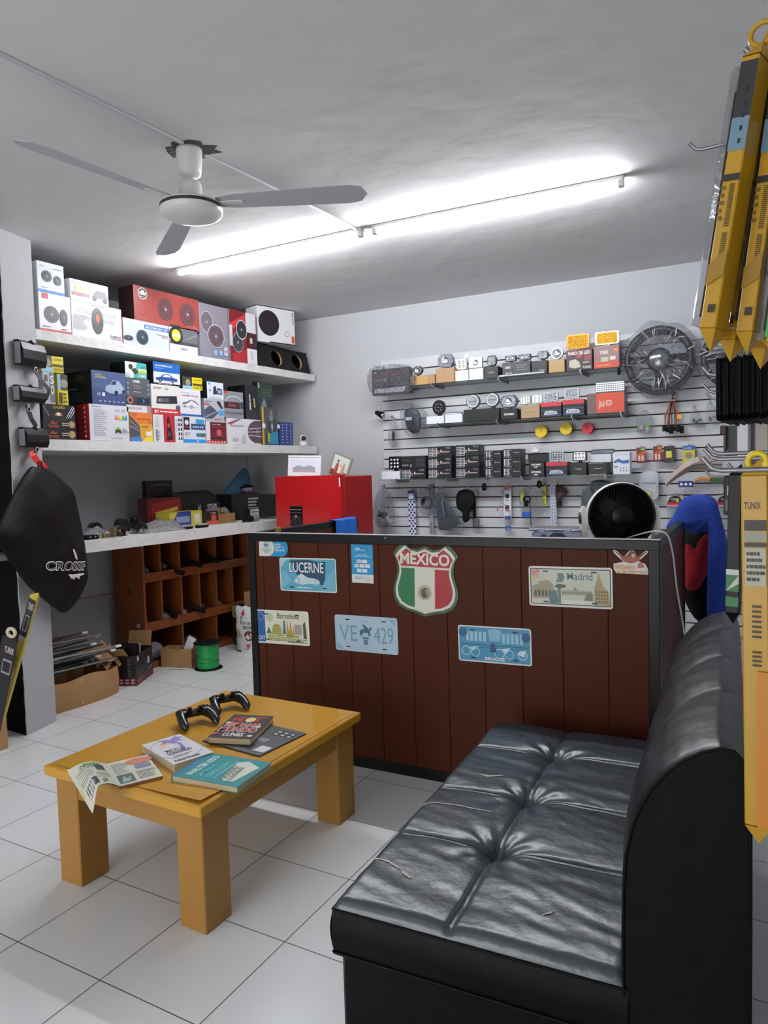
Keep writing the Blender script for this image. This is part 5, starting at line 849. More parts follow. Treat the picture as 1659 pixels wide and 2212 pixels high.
carton(LS, 566, 601, 880, 959, .08, dd, B0, 'speaker_box', 'dark speaker box with a yellow left edge and striped blue corner', X, '#4d5054', [('r', 0, 0, .12, 1, '#c9a62c'), ('p', arc(.58, .55, .4, .32, 0, 360, 24), '#5f6368'), ('p', arc(.58, .55, .33, .27, 0, 360, 24), '#3f4347'), ('k', .56, .72, .09, 1, '#8a8c90', '#5a5c60'), ('k', .56, .86, .06, 1, '#8a8c90', '#5a5c60'), ('p', [(.58, .32), (.5, .5), (.58, .62), (.66, .5)], '#a4a6aa'), ('p', [(.3, .02), (.95, .02), (.95, .34), (.6, .34), (.3, .25)], '#2f86a8'), ('r', .28, .08, .42, .32, '#b9a23a'), ('d', .06, .5, .07, '#e4e6ea'), ('d', .98, .5, .06, '#e4e6ea')], group=G2)
carton(LS, 603, 633, 912, 960, .12, dd, B0, 'bulb_box', 'small navy box with a repeating pale logo pattern beside the webcam', X, '#2c3c7c', [('g', .1+.0, .05, .98, .95, 3, 7, '#b9c2dc', .7)], left=[('r', 0, 0, 1, 1, '#1c2650'), ('g', .1, .05, .95, .95, 2, 7, '#8a94b8', .75)], group=G2)
# webcam
s_, z_ = LS.at(654, 950, -.06); wc = empty('webcam', LS.w(s_, -.06, B0+.0005), R(60), 'small white dome security camera at the right end of the middle shelf', 'security camera'); 
MB().lathe([(0, 0), (.038, 0), (.041, .01), (.040, .034), (.034, .042), (0, .042)], DW, 32).out('camera_base', wc)
MB().lathe([(.034*math.sin(R(a)), .072-.036*math.cos(R(a))) for a in range(15, 181, 11)], DW, 32).out('camera_head', wc)
MB().lathe([(0, -.0385), (.012, -.0375), (.021, -.030), (.024, -.024)], mat('#08080a', .1), 24, (0, 0, .072), 'y').cyl((0, -.039, .073), (0, -.0395, .073), .004, .004, CHROME, 10).out('camera_lens', wc)

# ================================================================ WORKTOP CLUTTER
WZ = 1.1256
def wp(px, py, X=-4.35): p = onx(px, py, X); return p
def wbox(px0, px1, pyt, X, depth, name, label, cat, bc, spec, zb=None, rot=0, pyb=None, left=None, group=None, top=None):
    y0, y1 = onx(px0, pyt, X)[1], onx(px1, pyt, X)[1]; z0 = WZ if zb is None else zb; H = onx((px0+px1)/2, pyt, X)[2]-z0; mb = MB(); W = y1-y0
    mb.box(0, 0, 0, W, depth, H, mat(bc, .4), .0015); mb.face((0, 0, 0), (1, 0, 0), (0, 0, 1), W, H, spec, eps=.0004)
    if top: mb.face((0, 0, H), (1, 0, 0), (0, 1, 0), W, depth, top, eps=.0004)
    if left: mb.face((-.0003, depth, 0), (0, -1, 0), (0, 0, 1), depth, H, left, eps=.0004)
    return mb.out(name, loc=(X, y0, z0), rotz=math.pi/2+rot, label=label, cat=cat, group=group)
wbox(315, 372, 1038, -4.78, .05, 'light_box', 'black upright box lettered Car lights leaning against the wall on the worktop', X, '#101012', [('t', .25, .87, .92, .93, 'Car LED/halogen lights', '#8a8a90'), ('n', .25, .4, .7, .5, 1, '#2e2e32'), ('r', .74, .42, .92, .58, '#8f8a8a')])
wbox(318, 390, 1075, -4.62, .12, 'lamp_box', 'dark red box with a slanted yellow banner on the worktop', X, '#5e1d1c', [('p', [(.1, .0), (1, .0), (1, .95), (.1, .8)], '#8a231f'), ('p', [(.22, .52), (.9, .68), (.9, .56), (.26, .40)], '#c9b83a'), ('p', [(.3, .0), (.5, .3), (.7, .2), (.9, .28), (.95, 0)], '#8a7a78')])
a, b2 = onx(375, 1100, -4.66), onx(482, 1100, -4.66); Wq = b2[1]-a[1]; hq = onx(430, 1060, -4.66)[2]-WZ
mb, hf = blob([(0, 0), (0, hq*.8), (.02, hq*.98), (Wq*.5, hq), (Wq*.72, hq*.98), (Wq*.88, hq*.7), (Wq, hq*.08), (Wq*.9, 0)], .05, mat('#0e0e10', .7, bump=.2, bscale=50), rings=6, wob=.12, sub=2)
mb.face((Wq*.38, -.052, hq*.30), (1, 0, 0), (0, 0, 1), Wq*.42, hq*.28, [('t', 0, 0, .2, 1, 'AL', '#c9c9cc', .03), ('t', .48, .0, 1.0, 1, 'RIENDL', '#c9c9cc', .03)]); mb.out('black_pouch', loc=(-4.66, a[1], WZ+.001), rotz=math.pi/2, label='black padded pouch printed in white capitals ending RIENDL', cat='pouch')
wbox(365, 444, 1105, -4.42, .14, 'lamp_box', 'flat blue and yellow lamp box lying on the worktop', X, '#c9bd3a', [('r', 0, 0, .65, 1, '#2b3f86'), ('p', [(.0, .0), (.25, 1), (.0, 1)], '#c9bd3a'), ('r', .2, .3, .6, .7, '#8a94b8'), ('r', .75, .2, .95, .8, '#d8d6c8')], rot=R(6), top=[('r', 0, 0, 1, 1, '#c7ba3c'), ('n', .2, .3, .8, .7, 2, '#e0dba0')])
wbox(446, 471, 1104, -4.41, .09, 'bulb_box', 'small black and orange box with a round dial on the worktop', X, '#2a1a1a', [('r', 0, 0, 1, .3, '#c7573c'), ('k', .6, .5, .28, 1, '#c7573c', '#2a1a1a'), ('t', .3, .8, .8, .92, 'TUNIX', '#d8ccc8')])
wbox(473, 508, 1109, -4.40, .10, 'cardboard_box', 'small plain brown carton on the worktop beside a gold cap', X, '#8d6840', [('r', .48, 0, .52, 1, '#a58458')])
mb = MB(); mb.lathe([(0, .03), (.012, .028), (.016, .018), (.016, 0), (0, 0)], mat('#b08a4a', .3, .9), 20); p = onx(476, 1108, -4.44); mb.out('brass_cap', loc=(-4.45, p[1]+.03, onx(490, 1109, -4.40)[2]+.001), label='small gold cap standing on the brown carton', cat='cap')
for (x0, x1, yt, X_, lb, sp) in ((500, 560, 1066, -4.58, 'black carton with rows of white symbols on the worktop near the refrigerator', [('n', .58, .1, .95, .85, 6, '#b9b9bc')]), (560, 596, 1068, -4.60, 'plain black carton touching the refrigerator on the worktop', [('n', .1, .1, .3, .3, 1, '#2a2a2c')])):
    wbox(x0, x1, yt, X_, .20, 'lamp_box', lb, X, '#121214', sp, group='black cartons by the refrigerator')
p = onx(545, 1102, -4.40); wbox(538, 560, 1098, -4.42, .05, 'label_box', 'small white-labelled black box in front of the dark cartons', X, '#16161a', [('r', .1, .3, .95, .95, '#b9babd'), ('n', .2, .6, .85, .8, 1, '#55565a')])
# blue bag
oz = onx(500, 1095, -4.72); f = lambda x, y, X=-4.72: (onx(x, y, X)[1]-oz[1], onx(x, y, X)[2]-WZ)
mb, hf = blob([f(478, 1098), f(484, 1075), (f(505, 1040)), f(520, 1022), f(533, 1013), f(542, 1030), f(545, 1060), f(545, 1098)], .05, mat('#35617f', .6, bump=.5, bscale=30), rings=6, wob=.35, seed=4, sub=3); mb.M = Matrix.Identity(4)
mb.out('plastic_bag', loc=(-4.74, oz[1], WZ+.012), rotz=math.pi/2, label='blue plastic bag slumped in the back corner of the worktop', cat='bag')
p = onx(555, 1055, -4.6); zz = onx(530, 1066, -4.58)[2]; MB().box(0, 0, 0, .13, .09, .015, mat('#7a2a2a', .4), .003).box(.02, .01, .015, .11, .08, .05, mat('#9c99ae', .5), .01).prism([(-.01, .05), (.06, .085), (.15, .065), (.12, .05)], .02, .08, BLKM).out('bulb_kit', loc=(-4.62, onx(533, 1055, -4.6)[1], zz+.001), rotz=math.pi/2, label='small opened kit of red, lilac and black pieces on the dark cartons', cat='parts kit')
# hardware: horns, hinges, bags
HB = mat('#101012', .3)
def horn(px, py, X, r, ang, label):
    p = onx(px, py, X); mb = MB(); root = empty('car_horn', (X, p[1], WZ+r*1.0), ang, label, 'car horn')
    mb.lathe([(0, .05), (r*.8, .05), (r*.9, .04), (r, .0), (r*.98, -.012), (r*.8, -.006), (r*.45, .012), (0, .014)], HB, 32, (0, 0, 0), 'y'); mb.out('horn_disc', root)
    MB().tube([(0, .03, -r*.1), (r*.8, .035, -r*.5), (r*1.3, .03, -r*.6)], [r*.35, r*.28, r*.4], HB, 12).out('horn_throat', root); return root
horn(262, 1112, -4.52, .055, R(70), 'black snail horn on the worktop behind the metal hinges'); horn(298, 1104, -4.60, .060, R(100), 'larger black snail horn nearer the lamp boxes')
horn(205, 1122, -4.48, .050, R(80), 'black snail horn on the worktop just right of the hanging black bag'); horn(306, 1146, -4.27, .042, R(60), 'black trumpet-mouthed horn at the front edge of the worktop')
def bracket(px, py, X, k, label, col, ang):
    p = onx(px, py, X); mb = MB(); m_ = mat(col, .35, .8)
    mb.box(-.05*k, -.02*k, 0, .06*k, .02*k, .004, m_, .001); mb.box(.02*k, -.02*k, .004, .026*k, .02*k, .06*k, m_, .001); mb.box(-.04*k, -.012*k, .004, .0, .014*k, .03*k, m_, .003)
    root = mb.out('hinge_bracket', loc=(X, p[1], WZ), rotz=ang, label=label, cat='hinge'); MB().cyl((0.023*k, -.03*k, .045*k), (.023*k, .03*k, .045*k), .012*k, .012*k, m_, 14).cyl((-.02*k, 0, .03*k), (-.02*k, 0, .045*k), .008*k, .006*k, STEEL, 12).out('hinge_pin', root)
bracket(236, 1160, -4.24, 1.15, 'brass-toned metal door hinge at the front of the worktop', '#9a8a68', R(80)); bracket(262, 1156, -4.25, 1.1, 'brown metal door hinge lying next to the brass-toned one', '#5a4436', R(120)); bracket(245, 1135, -4.38, 1.2, 'dull steel hinge bracket further back among the horns', '#77736c', R(30))
p = onx(195, 1165, -4.25); MB().box(-.05, -.03, 0, .05, .03, .03, BLKM, .006).cyl((-.02, -.031, .018), (-.02, -.033, .018), .004, .004, WHT, 8).cyl((.02, -.031, .018), (.02, -.033, .018), .004, .004, WHT, 8).out('lock_mechanism', loc=(-4.25, p[1], WZ), rotz=R(90), label='black door lock mechanism with white dots at the left of the worktop', cat='door lock')
def heap(px0, px1, pyt, X, th, m_, name, label, cat, seed, dz=.0, fl=None):
    a, b2 = onx(px0, pyt, X), onx(px1, pyt, X); W = b2[1]-a[1]; Hh = onx((px0+px1)/2, pyt, X)[2]-WZ
    def g(u, v):
        x = W*u; y = th*(v-.5)*2; q = max(0, 1-(2*u-1)**4)*max(0, 1-(2*v-1)**4); n = .72+.16*math.sin(u*7+v*3+seed)+.08*math.sin(u*15-v*6+seed*2)+.04*math.sin(v*11+u*21)
        return (x, y, max(.001, Hh*q*n))
    mb = MB(); mb.grid(g, 36, 18, m_); mb.add([(W*.05, -th*.9, .0005), (W*.95, -th*.9, .0005), (W*.95, th*.9, .0005), (W*.05, th*.9, .0005)], [(0, 1, 2, 3)], m_)
    return mb.out(name, loc=(X, a[1], WZ+.0005), rotz=math.pi/2, label=label, cat=cat)
GB = clear('milky_bag', '#dfe3ea', .42, .22, 1.0, 40, 1.5, .03)
heap(290, 388, 1120, -4.30, .09, GB, 'plastic_bag', 'crumpled milky plastic bag sprawling on the front of the worktop', 'bag', 2)
heap(182, 240, 1132, -4.36, .07, GB, 'plastic_bag', 'clear crumpled bag of parts between the hanging bag and the hinges', 'bag', 5); heap(405, 500, 1090, -4.52, .06, GB, 'plastic_bag', 'pale plastic sheet behind the orange bulb box on the worktop', 'bag', 8)
for px, py, X_, lb in ((402, 1140, -4.24, 'left one of two black door handles on the front edge of the worktop'), (436, 1135, -4.235, 'right one of two black door handles on the front edge of the worktop')):
    p = onx(px, py, X_); root = empty('door_handle', (X_, p[1], WZ), R(86), lb, 'door handle', 'car door handles on the worktop'); MB().box(-.06, -.02, 0, .06, .02, .022, BLKM, .008).out('handle_base', root); MB().box(-.05, -.026, .018, .045, .004, .034, GREYP, .006).out('handle_lever', root)
p = onx(545, 1118, -4.26); root = empty('taped_cable_roll', (-4.27, p[1], WZ), R(95), 'black cable bundle with clear tape lying near the refrigerator', 'cable bundle'); MB().tube([(-.11, 0, .02), (-.07, .01, .03), (-.03, 0, .024), (.02, .01, .028)], [.016, .024, .022, .024], BLKM, 12).out('cable_bundle', root); MB().tube([(.02, .01, .028), (.06, .005, .032), (.10, 0, .026)], [.027, .031, .018], mat('#7c8680', .2), 14).out('tape_wrap', root)

# ================================================================ GOODS ON THE GLASS SHELVES
def gbox(x0, x1, yt, yb, z, bc, spec, label, name='lamp_box', d=.235, depth=.12, group=None, **k):
    return carton(SL, x0, x1, yt, yb, depth, d, z, name, label, 'box', bc, spec, group=group, **k)
def at_top(x0, x1, yb, d, z): s0, s1 = SL.at(x0, yb, d)[0], SL.at(x1, yb, d)[0]; return SL.level(s0, s1, SL.at((x0+x1)/2, yb, d)[1], z)
LENS = mat('#7b818b', .15, .7, bump=.3, bscale=150, name='lens'); AMB = mat('#d9a012', .12, .25, bump=.3, bscale=150, name='amber_lens'); GUN = mat('#4a4c52', .35, .8, name='gunmetal'); DIODE = mat('#f4f4ee', .2, name='white_diode')
def lamp(x0, x1, yt, yb, z, kind, label, d=.19, body=None, lens=None, nx=3, ny=2, rot=0, group='LED lamps displayed on the glass shelves', cat='LED lamp', depth=.05, ring=None):
    """a small work lamp standing on the box below it"""
    sc_, zc_ = SL.at((x0+x1)/2, (yt+yb)/2, d); s0, s1 = SL.at(x0, (yt+yb)/2, d)[0], SL.at(x1, (yt+yb)/2, d)[0]; W = s1-s0
    zb2 = at_top(x0, x1, yb, d, z)+.0008; zt2 = SL.at((x0+x1)/2, yt, d)[1]; H = zt2-zb2; body = body or BLK; lens = lens or LENS
    root = empty('led_lamp', SL.w(sc_, d, zb2), GA+rot, label, cat, group); foot = min(.012, H*.15); Hb = H-foot; cz = foot+Hb/2
    MB().box(-W*.12, .01, 0, W*.12, .04, foot+.002, body, .001).box(-W*.3, .018, 0, W*.3, .034, .004, body, .001).out('bracket', root)
    mb = MB(); c = min(W, Hb)*.12
    def poly(k): 
        a, b2 = W/2*k, Hb/2*k
        if kind == 'round': return [(a*math.cos(2*math.pi*i/28), cz+b2*math.sin(2*math.pi*i/28)) for i in range(28)]
        if kind == 'hex': return [(a*math.cos(R(60*i)), cz+b2*math.sin(R(60*i))) for i in range(6)]
        if kind == 'oct': c_ = .42; return [(a, cz+b2*c_), (a*(1-c_*.8), cz+b2), (-a*(1-c_*.8), cz+b2), (-a, cz+b2*c_), (-a, cz-b2*c_), (-a*(1-c_*.8), cz-b2), (a*(1-c_*.8), cz-b2), (a, cz-b2*c_)]
        r = .18 if kind == 'soft' else .1; out_ = []
        for sx, sz, t0 in ((1, 1, 0), (-1, 1, 90), (-1, -1, 180), (1, -1, 270)): out_ += [(sx*a*(1-r)+a*r*math.cos(R(t0+t)), cz+sz*b2*(1-r)+b2*r*math.sin(R(t0+t))) for t in (0, 30, 60, 90)]
        return out_
    mb.prism(poly(1), 0, depth*.5, body)
    for i in range(5): y = depth*.5+i*depth*.1; mb.prism(poly(.9-.06*i), y+.001, y+depth*.05, body)
    mb.cyl((0, depth*.5, cz), (0, depth, cz), min(W, Hb)*.25, min(W, Hb)*.2, body, 12); mb.out('housing', root)
    mb = MB(); mb.prism(poly(.84), -.002, .0005, lens); mb.out('lens', root)
    mb = MB(); a, b2 = W/2*.80, Hb/2*.80
    if kind in ('round', 'hex', 'oct') and nx > 1 and ring is None: spots = [(a*.62*math.cos(2*math.pi*i/nx), cz+b2*.62*math.sin(2*math.pi*i/nx)) for i in range(nx)]+([(0, cz)] if ny > 1 else [])
    elif ring: spots = []
    else: spots = [(-a+2*a*(i+.5)/nx, cz-b2+2*b2*(j+.5)/ny) for i in range(nx) for j in range(ny)]
    rd = min(2*a/nx, 2*b2/max(1, ny))*.36
    for x, zz in spots: mb.lathe([(rd, -.0045), (rd*.9, -.003), (rd*.4, -.0022)], CHROME if lens is not AMB else AMB, 14, (x, 0, zz), 'y'); mb.cyl((x, -.0025, zz), (x, -.0038, zz), rd*.38, rd*.3, DIODE if lens is not AMB else mat('#e8c24a', .2), 10)
    if ring: mb.torus((0, -.003, cz), min(a, b2)*1.02, min(a, b2)*.11, DIODE, 'y', 32, 8); mb.prism([(-a*.7, cz-.003), (a*.7, cz-.003), (a*.7, cz+.003), (-a*.7, cz+.003)], -.004, -.002, CHROME)
    if spots or ring: mb.out('reflectors', root)
    if kind in ('sq', 'oct'):
        mb = MB()
        for x, zz in ((-.86, .86), (.86, .86), (-.86, -.86), (.86, -.86)): mb.cyl((x*W/2*.92, -.003, cz+zz*Hb/2*(.92 if kind == 'sq' else .5)), (x*W/2*.92, .0, cz+zz*Hb/2*(.92 if kind == 'sq' else .5)), .003, .003, CHROME, 8)
        mb.out('bezel_screws', root)
    return root
WK = [('n', .05, .1, .95, .3, 1, '#cfcfd2')]
# highest glass shelf
z = Z1
gbox(886, 940, 811, 836, z, '#a8814f', [('r', .3, 0, .7, 1, '#b98f55')], 'low brown carton with a strip of tape, left end of the highest glass shelf', 'cardboard_box')
gbox(941, 982, 795, 829, z, '#ab845a', [('r', .49, 0, .51, 1, '#94704a')], 'taller brown carton second from the left on the highest glass shelf', 'cardboard_box')
gbox(983, 1012, 800, 825, z, '#dfe1e8', [], 'left one of two plain white cartons on the highest glass shelf', 'white_carton', group='white cartons on the highest glass shelf')
gbox(1013, 1044, 796, 821, z, '#dfe1e8', [], 'right one of two plain white cartons on the highest glass shelf', 'white_carton', group='white cartons on the highest glass shelf')
gbox(1046, 1076, 792, 815, z, '#151517', [('t', .3, .4, .75, .6, 'Campeon', '#c9c9cc')], 'small black box right of the two white cartons, highest glass shelf')
gbox(1085, 1146, 781, 805, z, '#35363b', [('n', .1, .5, .35, .8, 1, '#b4b4b8'), ('n', .5, .35, .9, .8, 3, '#6a6b72'), ('g', .1, .15, .35, .35, 2, 1, '#9a9aa0', .3)], 'charcoal box behind the long light bar, carrying two pod lamps', d=.20)
gbox(1148, 1182, 779, 803, z, '#17171a', [('t', .5, .2, .85, .4, 'Campeon', '#c9c9cc')], 'small black box between the charcoal box and a brown carton, highest glass shelf', d=.20)
gbox(1185, 1220, 777, 801, z, '#b3915f', [('r', 0, .45, 1, .5, '#a08050')], 'brown taped carton under the round chrome lamp', 'cardboard_box')
gbox(1223, 1280, 755, 798, z, '#241819', [('r', 0, .72, 1, 1, '#5e2026'), ('t', .08, .76, .92, .92, 'FARO DE LED', '#e6e2de', .03), ('p', [(.1, .2), (.12, .5), (.35, .55), (.5, .4), (.55, .15), (.3, .1)], '#b8b4a4'), ('r', .7, .45, .95, .7, '#8a2a30'), ('n', .65, .3, .95, .42, 1, '#c9a0a0'), ('t', .62, .08, .95, .18, 'TUNIX', '#e6e2de', .02), ('r', .4, .6, .6, .72, '#a23238')], 'dark red box reading FARO DE LED')
gbox(1282, 1338, 746, 793, z, '#8a6a68', [('r', 0, 0, 1, .28, '#c4402f'), ('r', .1, .1, .7, .15, '#d8862e'), ('t', .24, .62, .58, .78, 'TUNIX', '#e4dcdc', .03), ('r', .78, .7, .95, .84, '#e07a28'), ('r', .28, .28, .58, .48, '#b9b49c'), ('r', .64, .34, .86, .5, '#d4d0c4'), ('n', .05, .4, .25, .55, 2, '#c4402f')], 'grey and red TUNIX lamp box at the right end of the highest glass shelf')
lamp(891, 913, 790, 812, z, 'hex', 'small black hexagonal lamp on the low brown carton', nx=1, ny=1, ring=None)
lamp(946, 979, 765, 796, z, 'oct', 'large eight-sided chrome-lensed lamp on the taller brown carton', nx=1, ny=1, body=GUN)
lamp(985, 1008, 776, 800, z, 'sq', 'square lamp with four bright diodes on the left white carton', nx=2, ny=2, body=STEEL, lens=DIODE)
lamp(1013, 1041, 772, 796, z, 'sq', 'square silver-rimmed lamp with a blank bright face on the right white carton', nx=1, ny=1, body=STEEL, lens=DIODE)
lamp(1052, 1072, 768, 792, z, 'oct', 'black four-lobed lamp on the small black box, highest glass shelf', nx=4, ny=1)
lamp(1091, 1115, 768, 782, z, 'soft', 'left one of two small black pod lamps on the charcoal box', nx=2, ny=1); lamp(1120, 1146, 765, 781, z, 'soft', 'right one of two small black pod lamps on the charcoal box', nx=2, ny=1)
lamp(1161, 1184, 758, 780, z, 'oct', 'black pod lamp just left of the round chrome lamp', nx=4, ny=1); lamp(1190, 1216, 751, 777, z, 'round', 'round chrome-ringed lamp on the brown taped carton', nx=1, ny=1, body=STEEL)
lamp(1223, 1273, 722, 756, z, 'soft', 'wide amber lamp with a honeycomb lens on the FARO DE LED box', nx=9, ny=6, body=mat('#8a6a3a', .3, .5), lens=AMB, d=.20)
lamp(1285, 1337, 716, 748, z, 'soft', 'wide amber lamp with eight round reflectors, rightmost on the highest shelf', nx=4, ny=2, body=STEEL, lens=AMB, d=.20)
def lightbar(x0, y0, x1, y1, d, zb2, label, th=.018, tilt=True):
    a, b2 = SL.at(x0, y0, d), SL.at(x1, y1, d); L = b2[0]-a[0]; root = empty('light_bar', SL.w(a[0], d, zb2), GA, label, 'light bar', 'LED light bars on the glass shelves')
    MB().box(0, 0, 0, L, .02, th, STEEL, .003).out('bar_housing', root)
    mb = MB(); n = int(L/.011)
    for i in range(n): mb.lathe([(.0045, -.0012), (.003, -.0002), (0, .0)], CHROME, 8, (.006+(L-.012)*(i+.5)/n, 0, th*.5), 'y')
    mb.out('reflectors', root)
lightbar(1077, 812, 1176, 800, .250, z+.001, 'long silver light bar lying in front of the charcoal box')
# middle glass shelf
z = Z2
gbox(921, 959, 899, 919, z, '#dfe1ea', [], 'left one of two plain white cartons on the middle glass shelf', 'white_carton', group='white cartons on the middle glass shelf')
gbox(961, 999, 895, 915, z, '#dfe1ea', [], 'right one of two plain white cartons on the middle glass shelf', 'white_carton', group='white cartons on the middle glass shelf')
gbox(1001, 1079, 883, 912, z, '#131614', [('r', .58, 0, .585, 1, '#2a302c')], 'long glossy black box under the pair of ringed fog lamps')
gbox(1081, 1118, 883, 906, z, '#151517', [('t', .2, .38, .8, .58, 'OVONIC', '#e6e6e8', .05)], 'black box with a white logo word under the gunmetal eight-sided lamp')
gbox(1125, 1166, 875, 903, z, '#a8906c', [('t', .2, .35, .8, .5, 'OSRAM 24', '#7a6244')], 'flat kraft box under two square lamps, middle glass shelf', 'cardboard_box')
RB = [('r', 0, .72, 1, 1, '#c4303c'), ('r', 0, .45, 1, .47, '#3a7ac4'), ('r', 0, .08, 1, .11, '#3a7ac4'), ('p', [(.15, .15), (.2, .38), (.5, .42), (.75, .36), (.82, .16)], '#c9ccd4'), ('t', .25, .2, .72, .32, 'ROCKER', '#20242c', .02)]
gbox(1168, 1213, 869, 899, z, '#15161c', RB, 'left black box with red lid and blue lines on the middle glass shelf', group='red-lidded lamp boxes')
gbox(1215, 1262, 863, 895, z, '#15161c', RB, 'right black box with red lid and blue lines on the middle glass shelf', group='red-lidded lamp boxes')
gbox(1268, 1350, 848, 891, z, '#6a5450', [('r', .25, .05, .98, .98, '#cf4a2e'), ('o', .58, .5, .14, .04, '#e6d8d0'), ('d', .58, .5, .06, '#c98a7a'), ('p', [(.3, .2), (.33, .7), (.4, .5), (.46, .65), (.48, .3), (.4, .35)], '#d89a88')], 'clear-sleeved red box with a round emblem, right end of the middle glass shelf', 'lamp_box')
lamp(934, 961, 864, 900, z, 'round', 'round black lamp with eight diodes on the left white carton, middle glass shelf', nx=8, ny=2, lens=BLK)
lamp(1081, 1117, 854, 883, z, 'oct', 'gunmetal eight-sided lamp with a square clear window', nx=1, ny=1, body=GUN); lamp(1123, 1146, 855, 877, z, 'sq', 'left one of two square bright lamps on the flat kraft box', nx=3, ny=3, body=STEEL, lens=DIODE); lamp(1148, 1172, 852, 876, z, 'sq', 'right one of two square bright lamps on the flat kraft box', nx=2, ny=3, body=STEEL, lens=DIODE)
SIL = mat('#a9adb3', .35, .6, name='silver_housing')
lamp(1173, 1205, 847, 870, z, 'soft', 'grey-rimmed flood lamp with twelve diodes on the left red-lidded box', nx=4, ny=3, body=SIL, d=.20); lamp(1219, 1251, 839, 865, z, 'soft', 'grey-rimmed flood lamp with twelve diodes on the right red-lidded box', nx=4, ny=3, body=SIL, d=.20)
lamp(1007, 1036, 852, 884, z, 'round', 'left fog lamp with a white halo ring and mounting tab', nx=1, ring=1, body=GUN, group='ringed fog lamps'); lamp(1049, 1078, 848, 883, z, 'round', 'right fog lamp with a white halo ring and mounting tab', nx=1, ring=1, body=GUN, group='ringed fog lamps')
lightbar(961, 888, 998, 884, .20, SL.level(SL.at(961, 890, .2)[0], SL.at(998, 890, .2)[0], SL.at(980, 893, .2)[1], z)+.001, 'short black light bar on the right white carton, middle glass shelf')
mb = MB(); a, b2 = SL.at(1287, 850, .10), SL.at(1349, 820, .10); W = b2[0]-a[0]; H = b2[1]-a[1]
for i in range(16):
    for j in range(6):
        x0_, z0_ = W*i/16, H*j/6; w_, h_ = W/16, H/6; c = (x0_+w_/2, -.006-(.003 if (i+j) % 2 else 0), z0_+h_/2); mb.add([(x0_, 0, z0_), (x0_+w_, 0, z0_), (x0_+w_, 0, z0_+h_), (x0_, 0, z0_+h_), c], [(0, 1, 4), (1, 2, 4), (2, 3, 4), (3, 0, 4)], CHROME)
mb.box(0, 0, 0, W, .012, H, STEEL); mb.out('reflector_panel', loc=SL.w(a[0], .10, a[1]), rotz=GA, label='faceted chrome reflector panel behind the clear-sleeved red box', cat='reflector')
p = SL.at(1330, 808, .1); MB().box(0, 0, 0, .02, .02, .035, BLK, .004).cyl((.01, .01, .03), (.01, .01, .045), .006, .005, CHROME, 10).out('small_sensor', loc=SL.w(p[0], .04, p[1]), rotz=GA, label='tiny black sensor with a metal tip under the right end of the highest shelf', cat='sensor')
# lowest glass shelf
z = Z3
def F2(t2): return [('n', .03, .15, .48, .85, 5, '#b9b9be'), ('r', .18, .12, .2, .88, '#d8d8dc'), ('r', .36, .12, .38, .88, '#d8d8dc'), ('p', [(.52, .5), (.56, .72), (.6, .5), (.56, .38)], '#e8e4e2'), ('d', .58, .48, .1, '#c43a30'), ('t', .56, .38, .92, .58, 'Campeon', '#d8d4d4', .01), ('t', .76, .75, .94, .92, t2, '#b8b8c8', .0), ('n', .03, .03, .4, .1, 1, '#dcdce0')]
g = 'black headlight bulb boxes stacked on the lowest glass shelf'
def tower(x0, x1, ys, spec_fn, lab, names=('bottom', 'middle', 'top'), **k):
    for i in range(len(ys)-1): gbox(x0, x1, ys[i+1], ys[i], z, '#1a1a1d', spec_fn(i), '%s box of the %s' % (names[i], lab), 'bulb_box', group=g, **k)
gbox(824, 864, 1018, 1037, z, '#dfe1ea', [], 'plain white carton at the left end of the lowest glass shelf', 'white_carton')
lamp(840, 866, 986, 1018, z, 'sq', 'square black lamp with ten diodes on the white carton, lowest glass shelf', nx=3, ny=3, lens=BLK)
tower(866, 920, (1035, 1012, 985), lambda i: F2('F2S') if i == 0 else [('g', .05, .5, .4, .8, 5, 1, '#4a4a50', .5), ('n', .05, .2, .35, .35, 1, '#a8a8ae'), ('g', .6, .1, .95, .85, 3, 2, '#38383e', .3), ('g', .36, .1, .44, .35, 1, 2, '#a8a8ae', .3)], 'leftmost pair of black bulb boxes beside the square lamp', ('lower', 'upper'))
tower(924, 976, (1035, 1012, 988, 964), lambda i: F2('F2-II' if i == 0 else 'F2S'), 'second column of wide bulb boxes from the left')
tower(984, 1036, (1033, 1010, 985, 961), lambda i: F2('F2-II'), 'third and tallest column of wide bulb boxes')
NB = [('n', .05, .2, .45, .9, 5, '#a8a8ae'), ('r', .08, .15, .11, .9, '#d8d8dc'), ('r', .28, .15, .31, .9, '#d8d8dc'), ('d', .62, .6, .08, '#c43a30'), ('t', .62, .5, .92, .66, 'Campeon', '#d8d4d4'), ('n', .1, .04, .7, .1, 1, '#dcdce0')]
tower(1047, 1083, (1031, 1011, 991, 973), lambda i: NB, 'left column of narrow bulb boxes right of the wide ones')
tower(1086, 1126, (1030, 1010, 989, 970), lambda i: NB, 'right column of narrow bulb boxes right of the wide ones')
OV = [('t', .15, .42, .8, .68, 'OVONIC', '#e6e6e8', .05), ('r', .32, .12, .6, .28, '#c9c9cc')]
tower(1142, 1176, (1028, 1012, 997), lambda i: OV, 'pair of small black boxes with a white logo word', ('lower', 'upper'))
gbox(1140, 1180, 981, 997, z, '#101012', [], 'plain black box on top of the two white-lettered small boxes', d=.21)
gbox(1179, 1226, 998, 1028, z, '#15161c', RB, 'black box with a red lid and blue lines on the lowest glass shelf', group='red-lidded lamp boxes')
